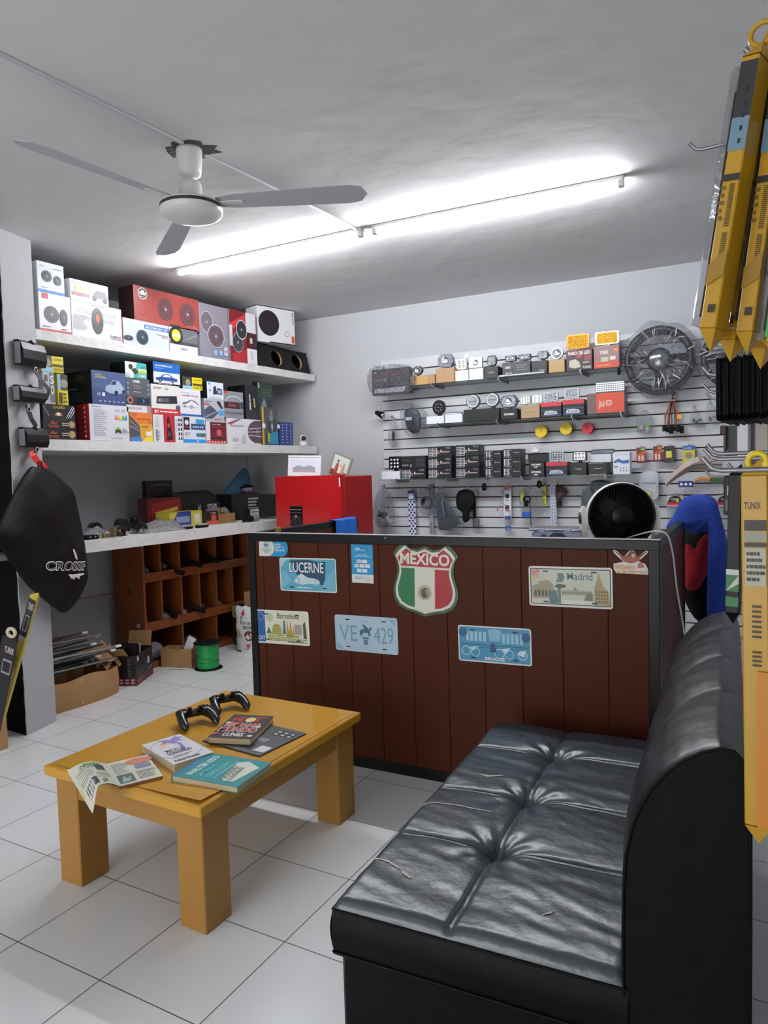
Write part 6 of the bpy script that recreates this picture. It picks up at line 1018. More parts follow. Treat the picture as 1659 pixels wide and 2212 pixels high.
gbox(1232, 1267, 999, 1026, z, '#131315', [('t', .3, .4, .7, .56, 'Campeon', '#d8d8da'), ('n', .02, .0, .5, .06, 1, '#a8a294')], 'black box with worn edges under the six-diode lamp'); gbox(1271, 1312, 999, 1025, z, '#131315', [('t', .3, .45, .7, .58, 'Campeon', '#d8d8da'), ('n', .0, .92, .9, .99, 1, '#b8b29c'), ('n', .1, .0, .95, .08, 1, '#b8b29c')], 'black box with torn pale edges beside the white accessory carton')
gbox(1324, 1361, 977, 1025, z, '#dcdfe8', [('t', .12, .86, .88, .93, 'LED Diamond Panel', '#8a9ac4'), ('p', [(.05, .6), (.3, .72), (.6, .62), (.95, .66), (.95, .5), (.6, .48), (.3, .56), (.05, .5)], '#3a6aa4'), ('g', .35, .1, .9, .34, 3, 2, '#5a5e6a', .6), ('n', .08, .28, .28, .4, 2, '#4a4c54')], 'upright white accessory carton with a blue wave at the right end', depth=.08)
lamp(1187, 1217, 974, 999, z, 'soft', 'grey-rimmed flood lamp with twelve diodes on the lowest glass shelf', nx=4, ny=3, body=SIL, d=.20); lamp(1237, 1267, 975, 1000, z, 'soft', 'black lamp with six round reflectors, lowest glass shelf', nx=3, ny=2, lens=DIODE, d=.20)
gbox(1275, 1320, 981, 999, z, '#d8dbe4', [], 'low white carton behind the torn black box, lowest glass shelf', 'white_carton', d=.15, depth=.06); 
a, b2 = SL.at(1276, 975, .12), SL.at(1328, 972, .12); MB().box(0, 0, 0, b2[0]-a[0], .02, .036, STEEL, .008).box(.008, -.002, .008, b2[0]-a[0]-.008, .001, .028, LENS, .002).out('light_bar', loc=SL.w(a[0], .12, SL.level(a[0], b2[0], a[1], z)+.001), rotz=GA, label='slim silver daytime running bar above the torn black box', cat='light bar')
s_, z_ = SL.at(1157, 975, .14); rt = empty('bulb_holder', SL.w(s_, .14, z_-.01), GA, 'small white bulb holder with a thin antenna above the plain black box', 'bulb holder'); MB().box(-.03, -.01, 0, .03, .02, .03, WHT, .006).cyl((0, 0, .03), (0, 0, .042), .015, .01, WHT, 14).out('holder', rt); MB().cyl((0, 0, .04), (0, 0, .10), .0015, .0012, STEEL, 6).out('antenna', rt)

# ================================================================ GOODS HANGING ON THE SLATS
HK = STEEL
def hook(s, zt_, ln=.10):
    mb = MB(); mb.box(-.012, -.003, -.012, .012, .0, .012, HK, .001); mb.tube([(0, 0, .0), (0, -ln*.6, 0), (0, -ln+.006, .001), (0, -ln, .010)], .0022, HK, 8)
    return mb.out('display_hook', SLATP, loc=(s-sx0, -.001, zt_))
def S(px, py, d=.06): return SL.at(px, py, d)
def poly2(pts, d): 
    L = [S(x, y, d) for x, y in pts]; c = (sum(p[0] for p in L)/len(L), sum(p[1] for p in L)/len(L)); return c, [(x-c[0], z-c[1]) for x, z in L]
def hang(pts, d, th, m_, name, label, cat, wob=.25, seed=0, hk=None, group=None, bag=True, rings=7):
    c, L = poly2(pts, d); mb, hf = blob(L, th, m_, rings=rings, wob=wob, seed=seed, sub=3)
    o = mb.out(name, loc=SL.w(c[0], d, c[1]), rotz=GA, label=label, cat=cat, group=group)
    if hk: s, zz = S(hk[0], hk[1], .02); hook(s, zz, max(.05, d))
    return o, c, hf
def card(x0, x1, yt, yb, d, bc, spec, name, label, cat, hk=True, th=.012, group=None, rot=0):
    a, b2 = S(x0, yt, d), S(x1, yb, d); W, H = b2[0]-a[0], a[1]-b2[1]; mb = MB(); mb.box(0, 0, 0, W, th, H, mat(bc, .4), .001); mb.face((0, 0, 0), (1, 0, 0), (0, 0, 1), W, H, spec, eps=.0004)
    o = mb.out(name, loc=SL.w(a[0], d, b2[1]), rotz=GA, label=label, cat=cat, group=group)
    if hk: hook(a[0]+W/2, a[1]+.006, d+.01)
    return o
# sleeved light bar box at the far left
o = card(803, 885, 800, 848, .24, '#2c2a30', [('r', 0, 0, 1, 1, '#3a373e'), ('r', .0, .72, 1, .9, '#5a2a30'), ('t', .04, .84, .14, .93, 'Tunix', '#d8d8da', .02), ('p', [(.05, .08), (.1, .24), (.9, .26), (.85, .06)], '#c9cace'), ('p', [(.4, .28), (.5, .7), (.6, .3)], '#1a1a1e'), ('n', .1, .5, .4, .66, 2, '#8a8a92')], 'light_bar_box', 'clear-sleeved dark box of a light bar hanging at the upper left corner', 'box', hk=False, th=.07)
c, L = poly2([(800, 797), (887, 790), (889, 845), (806, 853)], .245); mb, hf = blob(L, .012, CRINKLE, wob=.5, seed=3, rings=6, sub=4); mb.M = Matrix.Translation((0, -.004, 0)); ob = mb.out('clear_sleeve', o); ob.location = (c[0]-S(803, 800, .24)[0], -.008, c[1]-S(885, 848, .24)[1]); hook(S(822, 795)[0], S(822, 795)[1], .2); hook(S(868, 792)[0], S(868, 792)[1], .2)
# gear knob and mirror bag
s, zz = S(826, 897, .10); kn = empty('gear_knob', SL.w(s, .10, zz), GA, 'chrome and black gear knob hooked beside the middle glass shelf', 'gear knob'); MB().lathe([(0, .028), (.016, .024), (.026, .012), (.029, 0), (.025, -.014), (.015, -.024), (.012, -.03)], CHROME, 28, (0, 0, 0), 'z').out('knob_ball', kn); mb = MB(); mb.M = Matrix.Rotation(R(115), 4, 'Y'); mb.lathe([(.014, -.075), (.018, -.072), (.026, -.028), (.031, -.004), (.0305, .006)], BLK, 28); mb.out('knob_shank', kn); hook(s+.05, zz-.01, .09)
o, c, hf = hang([(846, 905), (856, 912), (858, 940), (857, 966), (842, 964), (838, 945), (841, 920)], .07, .02, PLASTIC, 'mirror_bag', 'narrow clear bag holding a dark curved mirror, left edge of the slats', 'bag', hk=(850, 905), seed=1)
cc = S(851, 942, .06); MB().lathe([(.0, .006), (.012, .004), (.013, -.002), (0, -.006)], BLK, 20, (0, 0, 0), 'y', 3.6).out('mirror_part', o, loc=(cc[0]-c[0], .0, cc[1]-c[1]))
o, c, hf = hang([(866, 885), (880, 874), (905, 878), (924, 895), (918, 915), (905, 938), (892, 944), (874, 934), (865, 905)], .15, .035, PLASTIC, 'seat_belt_bag', 'large clear bag with a dark rounded retractor beside the middle glass shelf', 'bag', hk=(888, 874), seed=2, wob=.4)
mb, h2 = blob(poly2([(869, 892), (885, 886), (898, 895), (902, 920), (898, 938), (885, 942), (872, 930), (867, 905)], .15)[1], .022, mat('#1b2130', .4), rings=6, wob=.1); mb.out('retractor_unit', o, loc=(0, -.004, 0)); mb = MB(); mb.face((-.055, -.031, .0), (1, 0, 0), (0, 0, 1), .06, .025, [('r', 0, 0, 1, 1, '#cfd3da'), ('n', .1, .2, .8, .8, 2, '#6a6c74')]); mb.out('paper_tag', o)
# sticker spools hanging from hooks
def spool(px, py, r, c1, c2, label):
    s, zz = S(px, py, .09); root = empty('tape_spool', SL.w(s, .10, zz), GA, label, 'tape spool', 'tape spools on hooks'); MB().cyl((0, 0, 0), (0, .006, 0), r, r, mat(c1, .45), 32).cyl((0, .0505, 0), (0, .056, 0), r*.95, r*.95, mat(c1, .45), 32).cyl((0, -.003, 0), (0, -.0005, 0), r*.22, r*.22, mat(c1, .6), 16).out('spool_flange', root)
    MB().cyl((0, .0065, 0), (0, .05, 0), r*.86, r*.86, mat(c2, .5), 32).out('wound_tape', root); hook(s, zz+.002, .115)
spool(1169, 932, .047, '#e3c01a', '#c9b98a', 'yellow spool of pale tape, leftmost of three below the middle glass shelf'); spool(1223, 926, .048, '#e0bd1c', '#b8322a', 'yellow spool of red tape, centre of three below the middle glass shelf'); spool(1269, 925, .044, '#c0242a', '#2c2a6a', 'red spool of dark blue tape, rightmost of three below the middle glass shelf')
# right hand bags
def parts_bag(pts, d, label, cols, n, hk, seed, name='parts_bag', sz=.012, m_=None):
    o, c, hf = hang(pts, d, .022, m_ or PLASTIC, name, label, 'bag', hk=hk, seed=seed, wob=.45); ys = sorted(p[1] for p in pts); xs_ = sorted(p[0] for p in pts); rr = random.Random(seed)
    for i in range(n):
        p = S(rr.uniform(xs_[0]+8, xs_[-1]-8), rr.uniform(ys[0]*.35+ys[-1]*.65, ys[-1]-8), d); mb = MB(); q = rr.uniform(0, 3); m2 = mat(cols[i % len(cols)], .4); mb.M = Matrix.Rotation(q, 4, 'Y')
        mb.box(-sz*1.3, -.006, -sz*.6, sz*1.3, .006, sz*.6, m2, .003); mb.cyl((sz*.4, 0, sz*.5), (sz*.4, 0, sz*1.4), sz*.4, sz*.3, m2, 10); mb.out('bagged_part', o, loc=(p[0]-c[0], .001, p[1]-c[1]))
    return o
parts_bag([(1392, 884), (1408, 900), (1412, 920), (1406, 938), (1380, 934), (1372, 918), (1378, 898)], .07, 'clear bag of pink and white caps with a green price dot', ['#dcdcdc', '#8a3a44', '#e4e0dc', '#6fd05a'], 9, (1388, 884), 11)
parts_bag([(1497, 877), (1508, 888), (1521, 915), (1520, 923), (1492, 922), (1488, 914)], .06, 'small clear bag of chrome nuts, left of two near the black plate frames', ['#6a6c70', '#3c3c40'], 6, (1499, 878), 12, sz=.008); parts_bag([(1532, 868), (1545, 880), (1556, 912), (1548, 918), (1530, 914), (1522, 896)], .06, 'small clear bag of chrome nuts, right of two near the black plate frames', ['#6a6c70', '#8c8e92'], 6, (1534, 869), 13, sz=.008)
# wiring connectors bundle
s, zz = S(1454, 862, .07); wr = empty('connector_bundle', SL.w(s, .07, zz), GA, 'bundle of brown and orange wires ending in black connectors with a yellow tag', 'wire harness'); hook(s, zz+.01, .07)
mb = MB(); rr = random.Random(4)
for i in range(14):
    x = rr.uniform(-.065, .06); mb.tube([(0, 0, .02), (x*.3, rr.uniform(-.02, 0), -.03), (x*.9, rr.uniform(-.03, 0), -.12), (x, rr.uniform(-.02, 0), -.20)], .0035, mat(rr.choice(['#5a2a1c', '#6a3a24', '#a8522a', '#c9b07a', '#3a1c16']), .5), 6)
for i in range(4): mb.tube([(0, 0, .02), (rr.uniform(-.03, .03), -.01, .05)], .003, mat('#5a2a1c', .5), 6)
mb.out('wires', wr); MB().torus((0, -.01, -.01), .012, .004, WHT, 'z').out('cable_tie', wr)
for i in range(6): x = -.06+.024*i; MB().box(x-.013, -.03+.01*(i % 2), -.235-.01*(i % 3), x+.013, .0, -.19-.012*(i % 2), BLKM, .002).out('connector', wr)
MB().box(.03, -.034, -.15, .062, -.032, -.118, mat('#e0a81c', .5)).out('price_tag', wr)
# small carded goods
OC = lambda tag_: [('r', 0, .55, 1, 1, '#6a2a20'), ('p', [(0, .3), (1, .6), (1, .8), (0, .55)], '#c4502e'), ('r', .2, .14, .42, .48, '#d8c8c0'), ('r', .58, .14, .8, .48, '#d8c8c0'), ('r', .5, .82, .95, .94, tag_), ('r', 0, 0, 1, .1, '#5a201c')]
card(1375, 1394, 967, 1000, .07, '#b8482c', OC('#6ad04a'), 'bulb_card', 'small orange-red bulb card with a green price tag', 'blister card'); card(1411, 1430, 964, 997, .07, '#9a2c24', OC('#e88a2a'), 'bulb_card', 'small dark red bulb card with an orange price tag', 'blister card')
card(1434, 1457, 964, 999, .07, '#2a2222', [('r', 0, .6, 1, 1, '#1a1616'), ('r', .2, .3, .75, .7, '#d8cc3a')], 'bulb_card', 'dark brown card with a yellow square sticker', 'blister card', th=.03); card(1474, 1501, 963, 1001, .07, '#c9bd3a', [('r', 0, .76, 1, 1, '#2a58b0'), ('t', .1, .82, .7, .92, 'bulb', '#dfe4f0'), ('d', .5, .45, .18, '#8a8872'), ('d', .5, .2, .1, '#b8b4a4')], 'bulb_card', 'blue-topped yellow blister card in a clear sleeve', 'blister card', th=.03)
o, c, hf = hang([(1384, 1022), (1420, 1020), (1423, 1050), (1420, 1078), (1392, 1076), (1380, 1050)], .08, .015, mat('#c9ccd2', .3, bump=.4, bscale=50), 'zip_bags', 'stack of milky zip bags with a yellow square price sticker', 'bag', hk=(1394, 1022), wob=.15); mb = MB(); mb.face((-.035, -.022, -.085), (1, 0, 0), (0, 0, 1), .045, .045, [('r', 0, 0, 1, 1, '#d8cf4a')]); mb.out('price_sticker', o); mb = MB(); mb.face((-.05, -.020, .02), (1, 0, 0), (0, 0, 1), .10, .006, [('r', 0, 0, 1, 1, '#9a9ea6')]); mb.out('zip_line', o)
# led strip roll bundle drooping across a hook
s0, z0 = S(1440, 1045, .14); s1, z1 = S(1560, 1012, .14); Ls = s1-s0; root = empty('led_strip_bundle', SL.w(s0, .14, z0), GA, 'drooping bundle of light strips in clear wraps with blue and green ends', 'LED strips')
mb = MB(); rr = random.Random(9)
for i in range(12): zo = .010*i; mb.ribbon([(Ls*t/10, -.006*i+rr.uniform(-.003, .003), (.12*math.sin(min(1, t/6)*math.pi*.5)-.02*max(0, (t-6)/4))+zo*.6*(t/10+.2)+rr.uniform(-.002, .002)) for t in range(11)], (0, .012, .040), mat(rr.choice(['#cfc6c0', '#b8a8a0', '#d8d4cc', '#9a8078', '#c9c0b0']), .3), .002)
mb.out('strips', root); MB().box(.09, -.09, -.025, .19, -.084, .02, mat('#22307a', .4), .001).out('blue_end_tag', root); mb = MB()
for x in (.11, .14, .17): mb.cyl((x, -.091, -.003), (x, -.0925, -.003), .010, .010, WHT, 14)
mb.out('tag_holes', root); MB().box(.30, -.09, .0, .38, -.082, .04, mat('#3a5a2c', .4), .004).out('green_end', root); MB().box(.39, -.088, -.01, .42, -.08, .03, WHT, .003).out('white_clip', root)
for x in (.12, .22, .30, .36): MB().torus((x, -.07, -.03), .022, .0015, PLASTIC, 'y').out('clear_loop', root)
MB().tube([(.2, -.08, .02), (.24, -.085, .035), (.3, -.085, .03)], .012, mat('#c9862e', .3), 8).out('amber_strip', root); hook(s0+Ls*.55, z0+.13, .14)
for x0, x1, lb in ((1441, 1476, 'left one of two red TUNIX header cards low on the right of the slats'), (1549, 1580, 'right one of two red TUNIX header cards low on the right of the slats')):
    o = card(x0, x1, 1070, 1095, .06, '#c9c9cc', [('r', 0, .18, 1, .5, '#b5303a'), ('p', [(.05, .45), (.2, .85), (.5, .98), (.8, .85), (.95, .45)], '#1c1a1c'), ('t', .25, .55, .75, .75, 'TUNIX', '#e6e6e8', .03), ('r', .55, .42, .72, .68, '#d8dc3a'), ('t', .1, .04, .9, .14, 'PLUMAS', '#b5303a')], 'header_card', lb, 'header card', th=.003, group='red header cards')
    a, b2 = S(x0, 1095, .06), S(x1, 1180, .06); MB().box(.003, -.002, 0, b2[0]-a[0]-.003, .012, a[1]-b2[1]-.002, PLASTIC, .004).out('clear_pouch', o, loc=(0, 0, -(a[1]-b2[1])))
# bags and accessories below the lowest glass shelf
parts_bag([(826, 1050), (840, 1060), (852, 1095), (852, 1125), (838, 1140), (815, 1136), (805, 1112), (810, 1075)], .09, 'clear crinkled bag of silver and black clips beside the refrigerator', ['#8c8f94', '#2a2a2e', '#c9ccd0', '#3f5a3c'], 10, (828, 1050), 21, sz=.018, m_=CRINKLE)
card(882, 899, 1060, 1157, .05, '#22306e', [('r', 0, 0, 1, 1, '#dfe2ea')]+[('r', (.0 if j % 2 else .25)+.5*i, .012+.06*j, (.25 if j % 2 else .5)+.5*i, .055+.06*j, '#27347c') for j in range(13) for i in range(2)]+[('r', 0, .80, 1, 1, '#27347c'), ('r', .1, .82, .85, .94, '#c9ced8')], 'checkered_strip', 'narrow blue and white checkered sticker strip', 'sticker strip', th=.003)
o, c, hf = hang([(905, 1058), (937, 1056), (938, 1108), (908, 1108)], .06, .008, PLASTIC, 'cable_bag', 'clear bag with a neat coil of grey cable', 'bag', hk=(922, 1057), wob=.2); mb = MB()
for i in range(4): mb.torus((0, -.010+.005*i, -.012), .052-.003*i, .004, mat('#3c3c42', .4), 'y', 36, 8)
mb.out('cable_coil', o); MB().box(-.04, -.018, -.02, -.012, -.008, .02, BLKM, .004).out('plug', o)
card(926, 937, 1046, 1157, .045, '#8f929a', [('n', .2, .05, .8, .25, 8, '#3c4050'), ('r', 0, .9, 1, 1, '#6a6c74')], 'trim_strip', 'tall narrow grey strip pack behind the mud flap bag', 'strip pack', hk=False, th=.004)
o, c, hf = hang([(939, 1056), (960, 1053), (972, 1075), (1000, 1125), (996, 1140), (948, 1150), (943, 1120)], .10, .014, PLASTIC, 'mud_flap_bag', 'clear bag with a dark grey triangular mud flap', 'bag', hk=(950, 1054), wob=.15); mb, h2 = blob([(x*.93, z_*.93) for x, z_ in poly2([(940, 1060), (952, 1057), (962, 1070), (996, 1122), (994, 1130), (948, 1143)], .10)[1]], .010, mat('#3f4a55', .5), rings=5, wob=.03, sub=2, flat=.25); mb.out('mud_flap', o); MB().tube([(-.035, -.018, .09), (-.028, -.019, .03), (-.012, -.018, -.06)], [.010, .012, .010], mat('#525d68', .5), 12).out('moulded_ridge', o)
o, c, hf = hang([(990, 1062), (1005, 1057), (1020, 1062), (1026, 1082), (1020, 1102), (1014, 1108), (1014, 1122), (1006, 1129), (1000, 1124), (999, 1108), (988, 1098), (985, 1078)], .08, .028, BLKM, 'neoprene_pad', 'black padded phone mount with a flared top', 'mount', wob=.2, seed=6); hook(S(1006, 1055)[0], S(1006, 1055)[1], .09)
c0 = S(1024, 1100, .05); rt = empty('belt_lock', SL.w(c0[0], .05, c0[1]), GA, 'black belt strap with a grey buckle hanging behind the padded mount', 'belt'); MB().box(-.012, -.004, -.15, .016, .004, .12, BLKM, .001).out('strap', rt); MB().box(-.002, -.02, -.15, .05, .0, -.08, mat('#5c5f64', .4), .004).out('buckle', rt); MB().box(-.018, -.008, .11, .03, .006, .15, STEEL, .002).cyl((.005, -.009, .13), (.005, -.011, .13), .010, .010, mat('#b8a05a', .3, .8), 16).out('mount_plate', rt); hook(S(1026, 1058)[0], S(1026, 1058)[1], .06)
for px, py, lb, L in ((1046, 1052, 'black car key fob on a pale ring under the lowest glass shelf', .055), (1165, 1046, 'black oval key fob hanging above the clear tool bag', .05)):
    s, zz = S(px, py, .10); rt = empty('key_fob', SL.w(s, .10, zz), GA, lb, 'key fob', 'hanging key fobs'); mb, h2 = blob([(-.018, -L/2), (.016, -L/2), (.02, L*.3), (.008, L*.6), (-.012, L*.55), (-.02, L*.2)], .008, BLK, rings=5, wob=.02, sub=2); mb.out('fob_body', rt); MB().torus((0, 0, L*.6+.015), .014, .0018, WHT, 'y').out('key_ring', rt); hook(s, zz+L*.6+.03, .11)
o = card(1087, 1105, 1050, 1122, .05, '#dcdcdf', [('r', 0, .92, 1, 1, '#c45a5a'), ('d', .5, .70, .07, '#1a1a1c', 1), ('d', .45, .36, .07, '#1a1a1c', 1), ('r', .25, .24, .75, .28, '#b04a4a'), ('r', .1, .0, .95, .10, '#34509a'), ('n', .3, .55, .7, .6, 1, '#8c5a5a')], 'cable_card', 'tall white card with a red header, two black emblems and an audio cable', 'blister card', th=.003)
mb = MB(); mb.tube([(.0, -.006, .20), (-.01, -.012, .24), (.03, -.012, .255), (.06, -.010, .24)], .003, mat('#3a3a3e', .4), 6).tube([(.01, -.008, .24), (-.02, -.010, .15), (-.04, -.012, .10)], .002, mat('#9a9a9e', .4), 6).tube([(.02, -.008, .24), (.0, -.012, .14), (.06, -.014, .07), (.035, -.012, .01)], .002, mat('#9a9a9e', .4), 6); mb.cyl((-.045, -.012, .10), (-.052, -.012, .07), .004, .004, mat('#c44a4a', .4), 8); mb.out('audio_cable', o)
card(1091, 1104, 1135, 1146, .05, '#34509a', [('p', [(.1, .6), (.5, 1), (.9, .6)], '#4a68b4'), ('t', .1, .1, .9, .5, 'LIGHTER', '#c9d0e4')], 'small_label_card', 'small blue card with a roof-shaped top under the audio cable card', 'blister card', hk=False, th=.003)
o, c, hf = hang([(1124, 1055), (1168, 1052), (1172, 1090), (1170, 1122), (1130, 1120), (1122, 1090)], .07, .014, PLASTIC, 'tool_bag', 'clear bag with a coiled black cable, a blue label and pale clips', 'bag', hk=(1145, 1052), seed=8, wob=.3)
mb = MB()
for i in range(3): mb.torus((-.03, -.02+.004*i, .035), .030-.004*i, .003, BLKM, 'y', 28, 6)
mb.tube([(-.01, -.02, .02), (.0, -.025, -.05), (.0, -.022, -.12), (.002, -.02, -.19)], .0028, BLKM, 6); mb.out('black_cable', o); MB().box(-.055, -.022, -.02, -.02, -.01, .03, BLKM, .004).out('cable_plug', o); MB().torus((.05, -.02, -.02), .035, .0015, GREYP, 'y', 28, 6, 0, 5.2).out('thin_wire', o); MB().box(-.075, -.016, -.11, -.01, -.008, -.065, mat('#2f5fc0', .4), .002).out('blue_label', o); MB().box(-.09, .0, .02, -.06, .006, .12, mat('#d8cf3a', .5), .001).out('yellow_tag', o)
card(1171, 1180, 1050, 1096, .045, '#d8cf3a', [('t', .2, .5, .8, .8, 'N', '#3a3a1c', .02), ('n', .2, .1, .8, .4, 3, '#3a3a1c'), ('r', 0, 0, 1, .06, '#3a3a9a')], 'yellow_card', 'narrow yellow card behind the oval key fob', 'blister card', th=.003)
o = card(1188, 1203, 1042, 1138, .05, '#c6cad4', [('g', .1, .02, .5, .98, 1, 14, '#8a9ac4', .4), ('n', .55, .05, .95, .95, 12, '#9aa0b0')], 'fuse_strip', 'long translucent strip of tiny blue sachets', 'strip pack', th=.004)
o, c, hf = hang([(1203, 1046), (1222, 1056), (1225, 1066), (1214, 1076), (1213, 1087), (1203, 1086), (1200, 1064)], .06, .018, mat('#4a2830', .5, bump=.4, bscale=60), 'relay_bundle', 'small bundle of maroon wires and a black relay', 'wire harness', hk=(1206, 1047), wob=.5, seed=9); MB().box(-.03, -.03, -.09, .012, -.005, -.05, BLK, .003).out('relay', o)
for k, (pts, col, lb) in enumerate((([(1258, 1060), (1280, 1046), (1318, 1048), (1326, 1060), (1322, 1110), (1310, 1137), (1262, 1137), (1254, 1100)], '#5c6068', 'grey rubber car mats in crinkled clear wrap behind the desk fan'), ([(1276, 1040), (1300, 1036), (1330, 1046), (1332, 1072), (1300, 1076), (1276, 1060)], '#3c4046', 'dark wrapped mat folded over the top of the grey ones'))):
    o, c, hf = hang(pts, .12+.03*k, .03, CRINKLE, 'car_mat_pack', lb, 'car mats', hk=(pts[2][0]-6, pts[2][1]+2), seed=30+k, wob=.35); mb, h2 = blob([(x*.94, z_*.94) for x, z_ in poly2(pts, .12)[1]], .02, mat(col, .5), rings=5, wob=.1, sub=2, flat=.3); mb.out('rubber_mat', o)
# wrapped steering wheels
def wheel(px, py, d, Rw, label, ry=0):
    s, zz = S(px, py, d); root = empty('wheel_in_wrap', SL.w(s, d, zz), GA+ry, label, 'steering wheel', 'shrink-wrapped steering wheels'); K = Rw/.25; root.scale = (K, K, K)
    LW2 = mat('#0d0e11', .32, bump=.3, bscale=40, name='wheel_leather')
    MB().torus((0, 0, 0), .222, .026, LW2, 'y', 64, 14).out('rim', root)
    for a0 in (0, 180, 270):
        mb = MB(); mb.M = Matrix.Rotation(-R(a0), 4, 'Y'); mb.prism([(.06, -.035), (.13, -.026), (.205, -.034), (.205, .034), (.13, .026), (.06, .035)], .005, .025, BLKM); mb.out('spoke', root)
    MB().lathe([(.0, -.012), (.06, -.012), (.072, -.004), (.078, .01), (.078, .04)], mat('#8c8e96', .15, .8), 36, (0, 0, 0), 'y').out('hub_cap', root)
    mb = MB(); mb.torus((0, .004, 0), .080, .007, BLK, 'y', 40, 8); mb.out('hub_ring', root); mb = MB(); mb.face((-.04, -.0125, -.03), (1, 0, 0), (0, 0, 1), .08, .05, [('r', .2, .2, .4, .4, '#e0622a'), ('t', .1, .7, .9, .9, 'RACING', '#4a4a50')]); mb.out('hub_sticker', root)
    FM = clear('wrap_fold', '#f4f5f8', .5, .12, .5, 60, 1.2); mb = MB(); rr = random.Random(int(px))
    for i in range(90):
        q = rr.uniform(0, 6.283); r1_ = rr.uniform(.07, .2); r2_ = r1_+rr.uniform(.03, .10); dq = rr.uniform(-.25, .25); w2 = rr.uniform(.002, .007); y0_ = -.030-rr.uniform(0, .012)
        p0 = (r1_*math.cos(q), y0_, r1_*math.sin(q)); p1 = (r2_*math.cos(q+dq), y0_-rr.uniform(-.008, .008), r2_*math.sin(q+dq)); mx_ = ((p0[0]+p1[0])/2-w2*math.sin(q), y0_-rr.uniform(.002, .010), (p0[2]+p1[2])/2+w2*math.cos(q)); mn_ = ((p0[0]+p1[0])/2+w2*math.sin(q), y0_, (p0[2]+p1[2])/2-w2*math.cos(q))
        mb.add([p0, mx_, p1, mn_], [(0, 1, 2), (0, 2, 3)], FM)
    mb.out('wrap_creases', root)
    mb, hf = blob([(.29*math.cos(R(a))*(1+.05*math.sin(5*R(a))), .28*math.sin(R(a))*(1+.06*math.cos(7*R(a)))) for a in range(0, 360, 15)], .034, CRINKLE, wob=.7, seed=int(px), rings=12, sub=2, flat=.3); mb.M = Matrix.Identity(4); mb.out('shrink_wrap', root, loc=(0, -.012, 0))
    return root
wheel(1423, 776, .17, .245, 'shrink-wrapped black steering wheel with a round chrome hub, fully visible'); wheel(1592, 768, .17, .235, 'shrink-wrapped steering wheel half hidden behind the hanging wiper packs')
mb = MB(); mb.torus((0, 0, 0), .222, .024, BLK, 'y', 64, 12); s, zz = S(1426, 783, .07); mb.out('wheel_cover', loc=SL.w(s, .085, zz), rotz=GA, label='second black wheel rim showing below and behind the chrome-hubbed one', cat='steering wheel'); hook(SL.at(1423, 716, .02)[0], SL.at(1423, 716, .02)[1], .15)

# ================================================================ BELOW THE WORKTOP AND ON THE FLOOR
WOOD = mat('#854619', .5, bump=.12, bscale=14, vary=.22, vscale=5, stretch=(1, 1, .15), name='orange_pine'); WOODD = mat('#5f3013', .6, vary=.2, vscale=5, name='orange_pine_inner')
PX, PY0, PY1, PD, PH = -4.62, 3.76, 4.98, .36, 1.03
cab = empty('pigeonhole_cabinet', (PX, PY0, 0), math.pi/2, 'orange-brown wooden pigeonhole cabinet under the worktop', 'cabinet')
PW = PY1-PY0; P_ = lambda px, py: (onx(px, py, PX)[1]-PY0, onx(px, py, PX)[2]); r1, r2 = P_(312, 1250)[1], P_(316, 1357)[1]
for x, w_ in ((0, .022), (PW-.022, .022)): MB().box(x, 0, 0, x+w_, PD, PH, WOOD, .002).out('side_panel', cab)
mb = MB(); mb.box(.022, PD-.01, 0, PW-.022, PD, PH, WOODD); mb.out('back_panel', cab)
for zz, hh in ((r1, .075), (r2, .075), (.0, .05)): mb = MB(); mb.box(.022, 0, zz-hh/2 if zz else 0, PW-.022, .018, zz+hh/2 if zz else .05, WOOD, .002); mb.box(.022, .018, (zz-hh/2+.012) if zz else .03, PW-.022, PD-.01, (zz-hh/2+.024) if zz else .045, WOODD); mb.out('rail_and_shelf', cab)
MB().box(.022, .0, PH-.02, PW-.022, PD-.01, PH, WOODD).out('top_board', cab)
for row, (za, zb3, pxs, py) in enumerate(((r1+.038, PH-.02, (346.7, 388, 428.5, 466, 502), 1200), (r2+.038, r1-.038, (351, 394, 432.7, 468.7, 503), 1290), (.05, r2-.038, (397, 470), 1390))):
    for px in pxs: x = P_(px, py-(px-350)*.25)[0]; MB().box(x-.008, .006, za+.0005, x+.008, PD-.011, zb3-.0005, WOOD, .001).out('divider', cab)
MB().cyl((-.001, .18, .62), (.0012, .18, .62), .018, .018, mat('#2a1408', .8), 18).out('knot', cab)
def stash(px, py, zb2, label, m_, name='parts_bag', w_=.10, h_=.10, seed=0, cat='bag'):
    x, zz = P_(px, py); mb, hf = blob([(-w_/2, 0), (-w_*.45, h_*.6), (-w_*.1, h_), (w_*.3, h_*.8), (w_/2, h_*.3), (w_*.45, 0)], .05, m_, seed=seed, wob=.5, rings=6, sub=3)
    return mb.out(name, loc=(PX-.09, PY0+x, zb2+.004), rotz=math.pi/2, label=label, cat=cat)
za1, za2, za3 = r1-.038+.024, r2-.038+.024, .045; BAGD = mat('#8f9299', .2, bump=.8, bscale=50, name='shiny_bag')
stash(325, 1225, za1, 'small clear bag in the top left pigeonhole', BAGD, seed=1); stash(362, 1215, za1, 'bag of screws in the second pigeonhole of the top row', mat('#5a5b60', .3, bump=.8, bscale=50), seed=2, h_=.12)
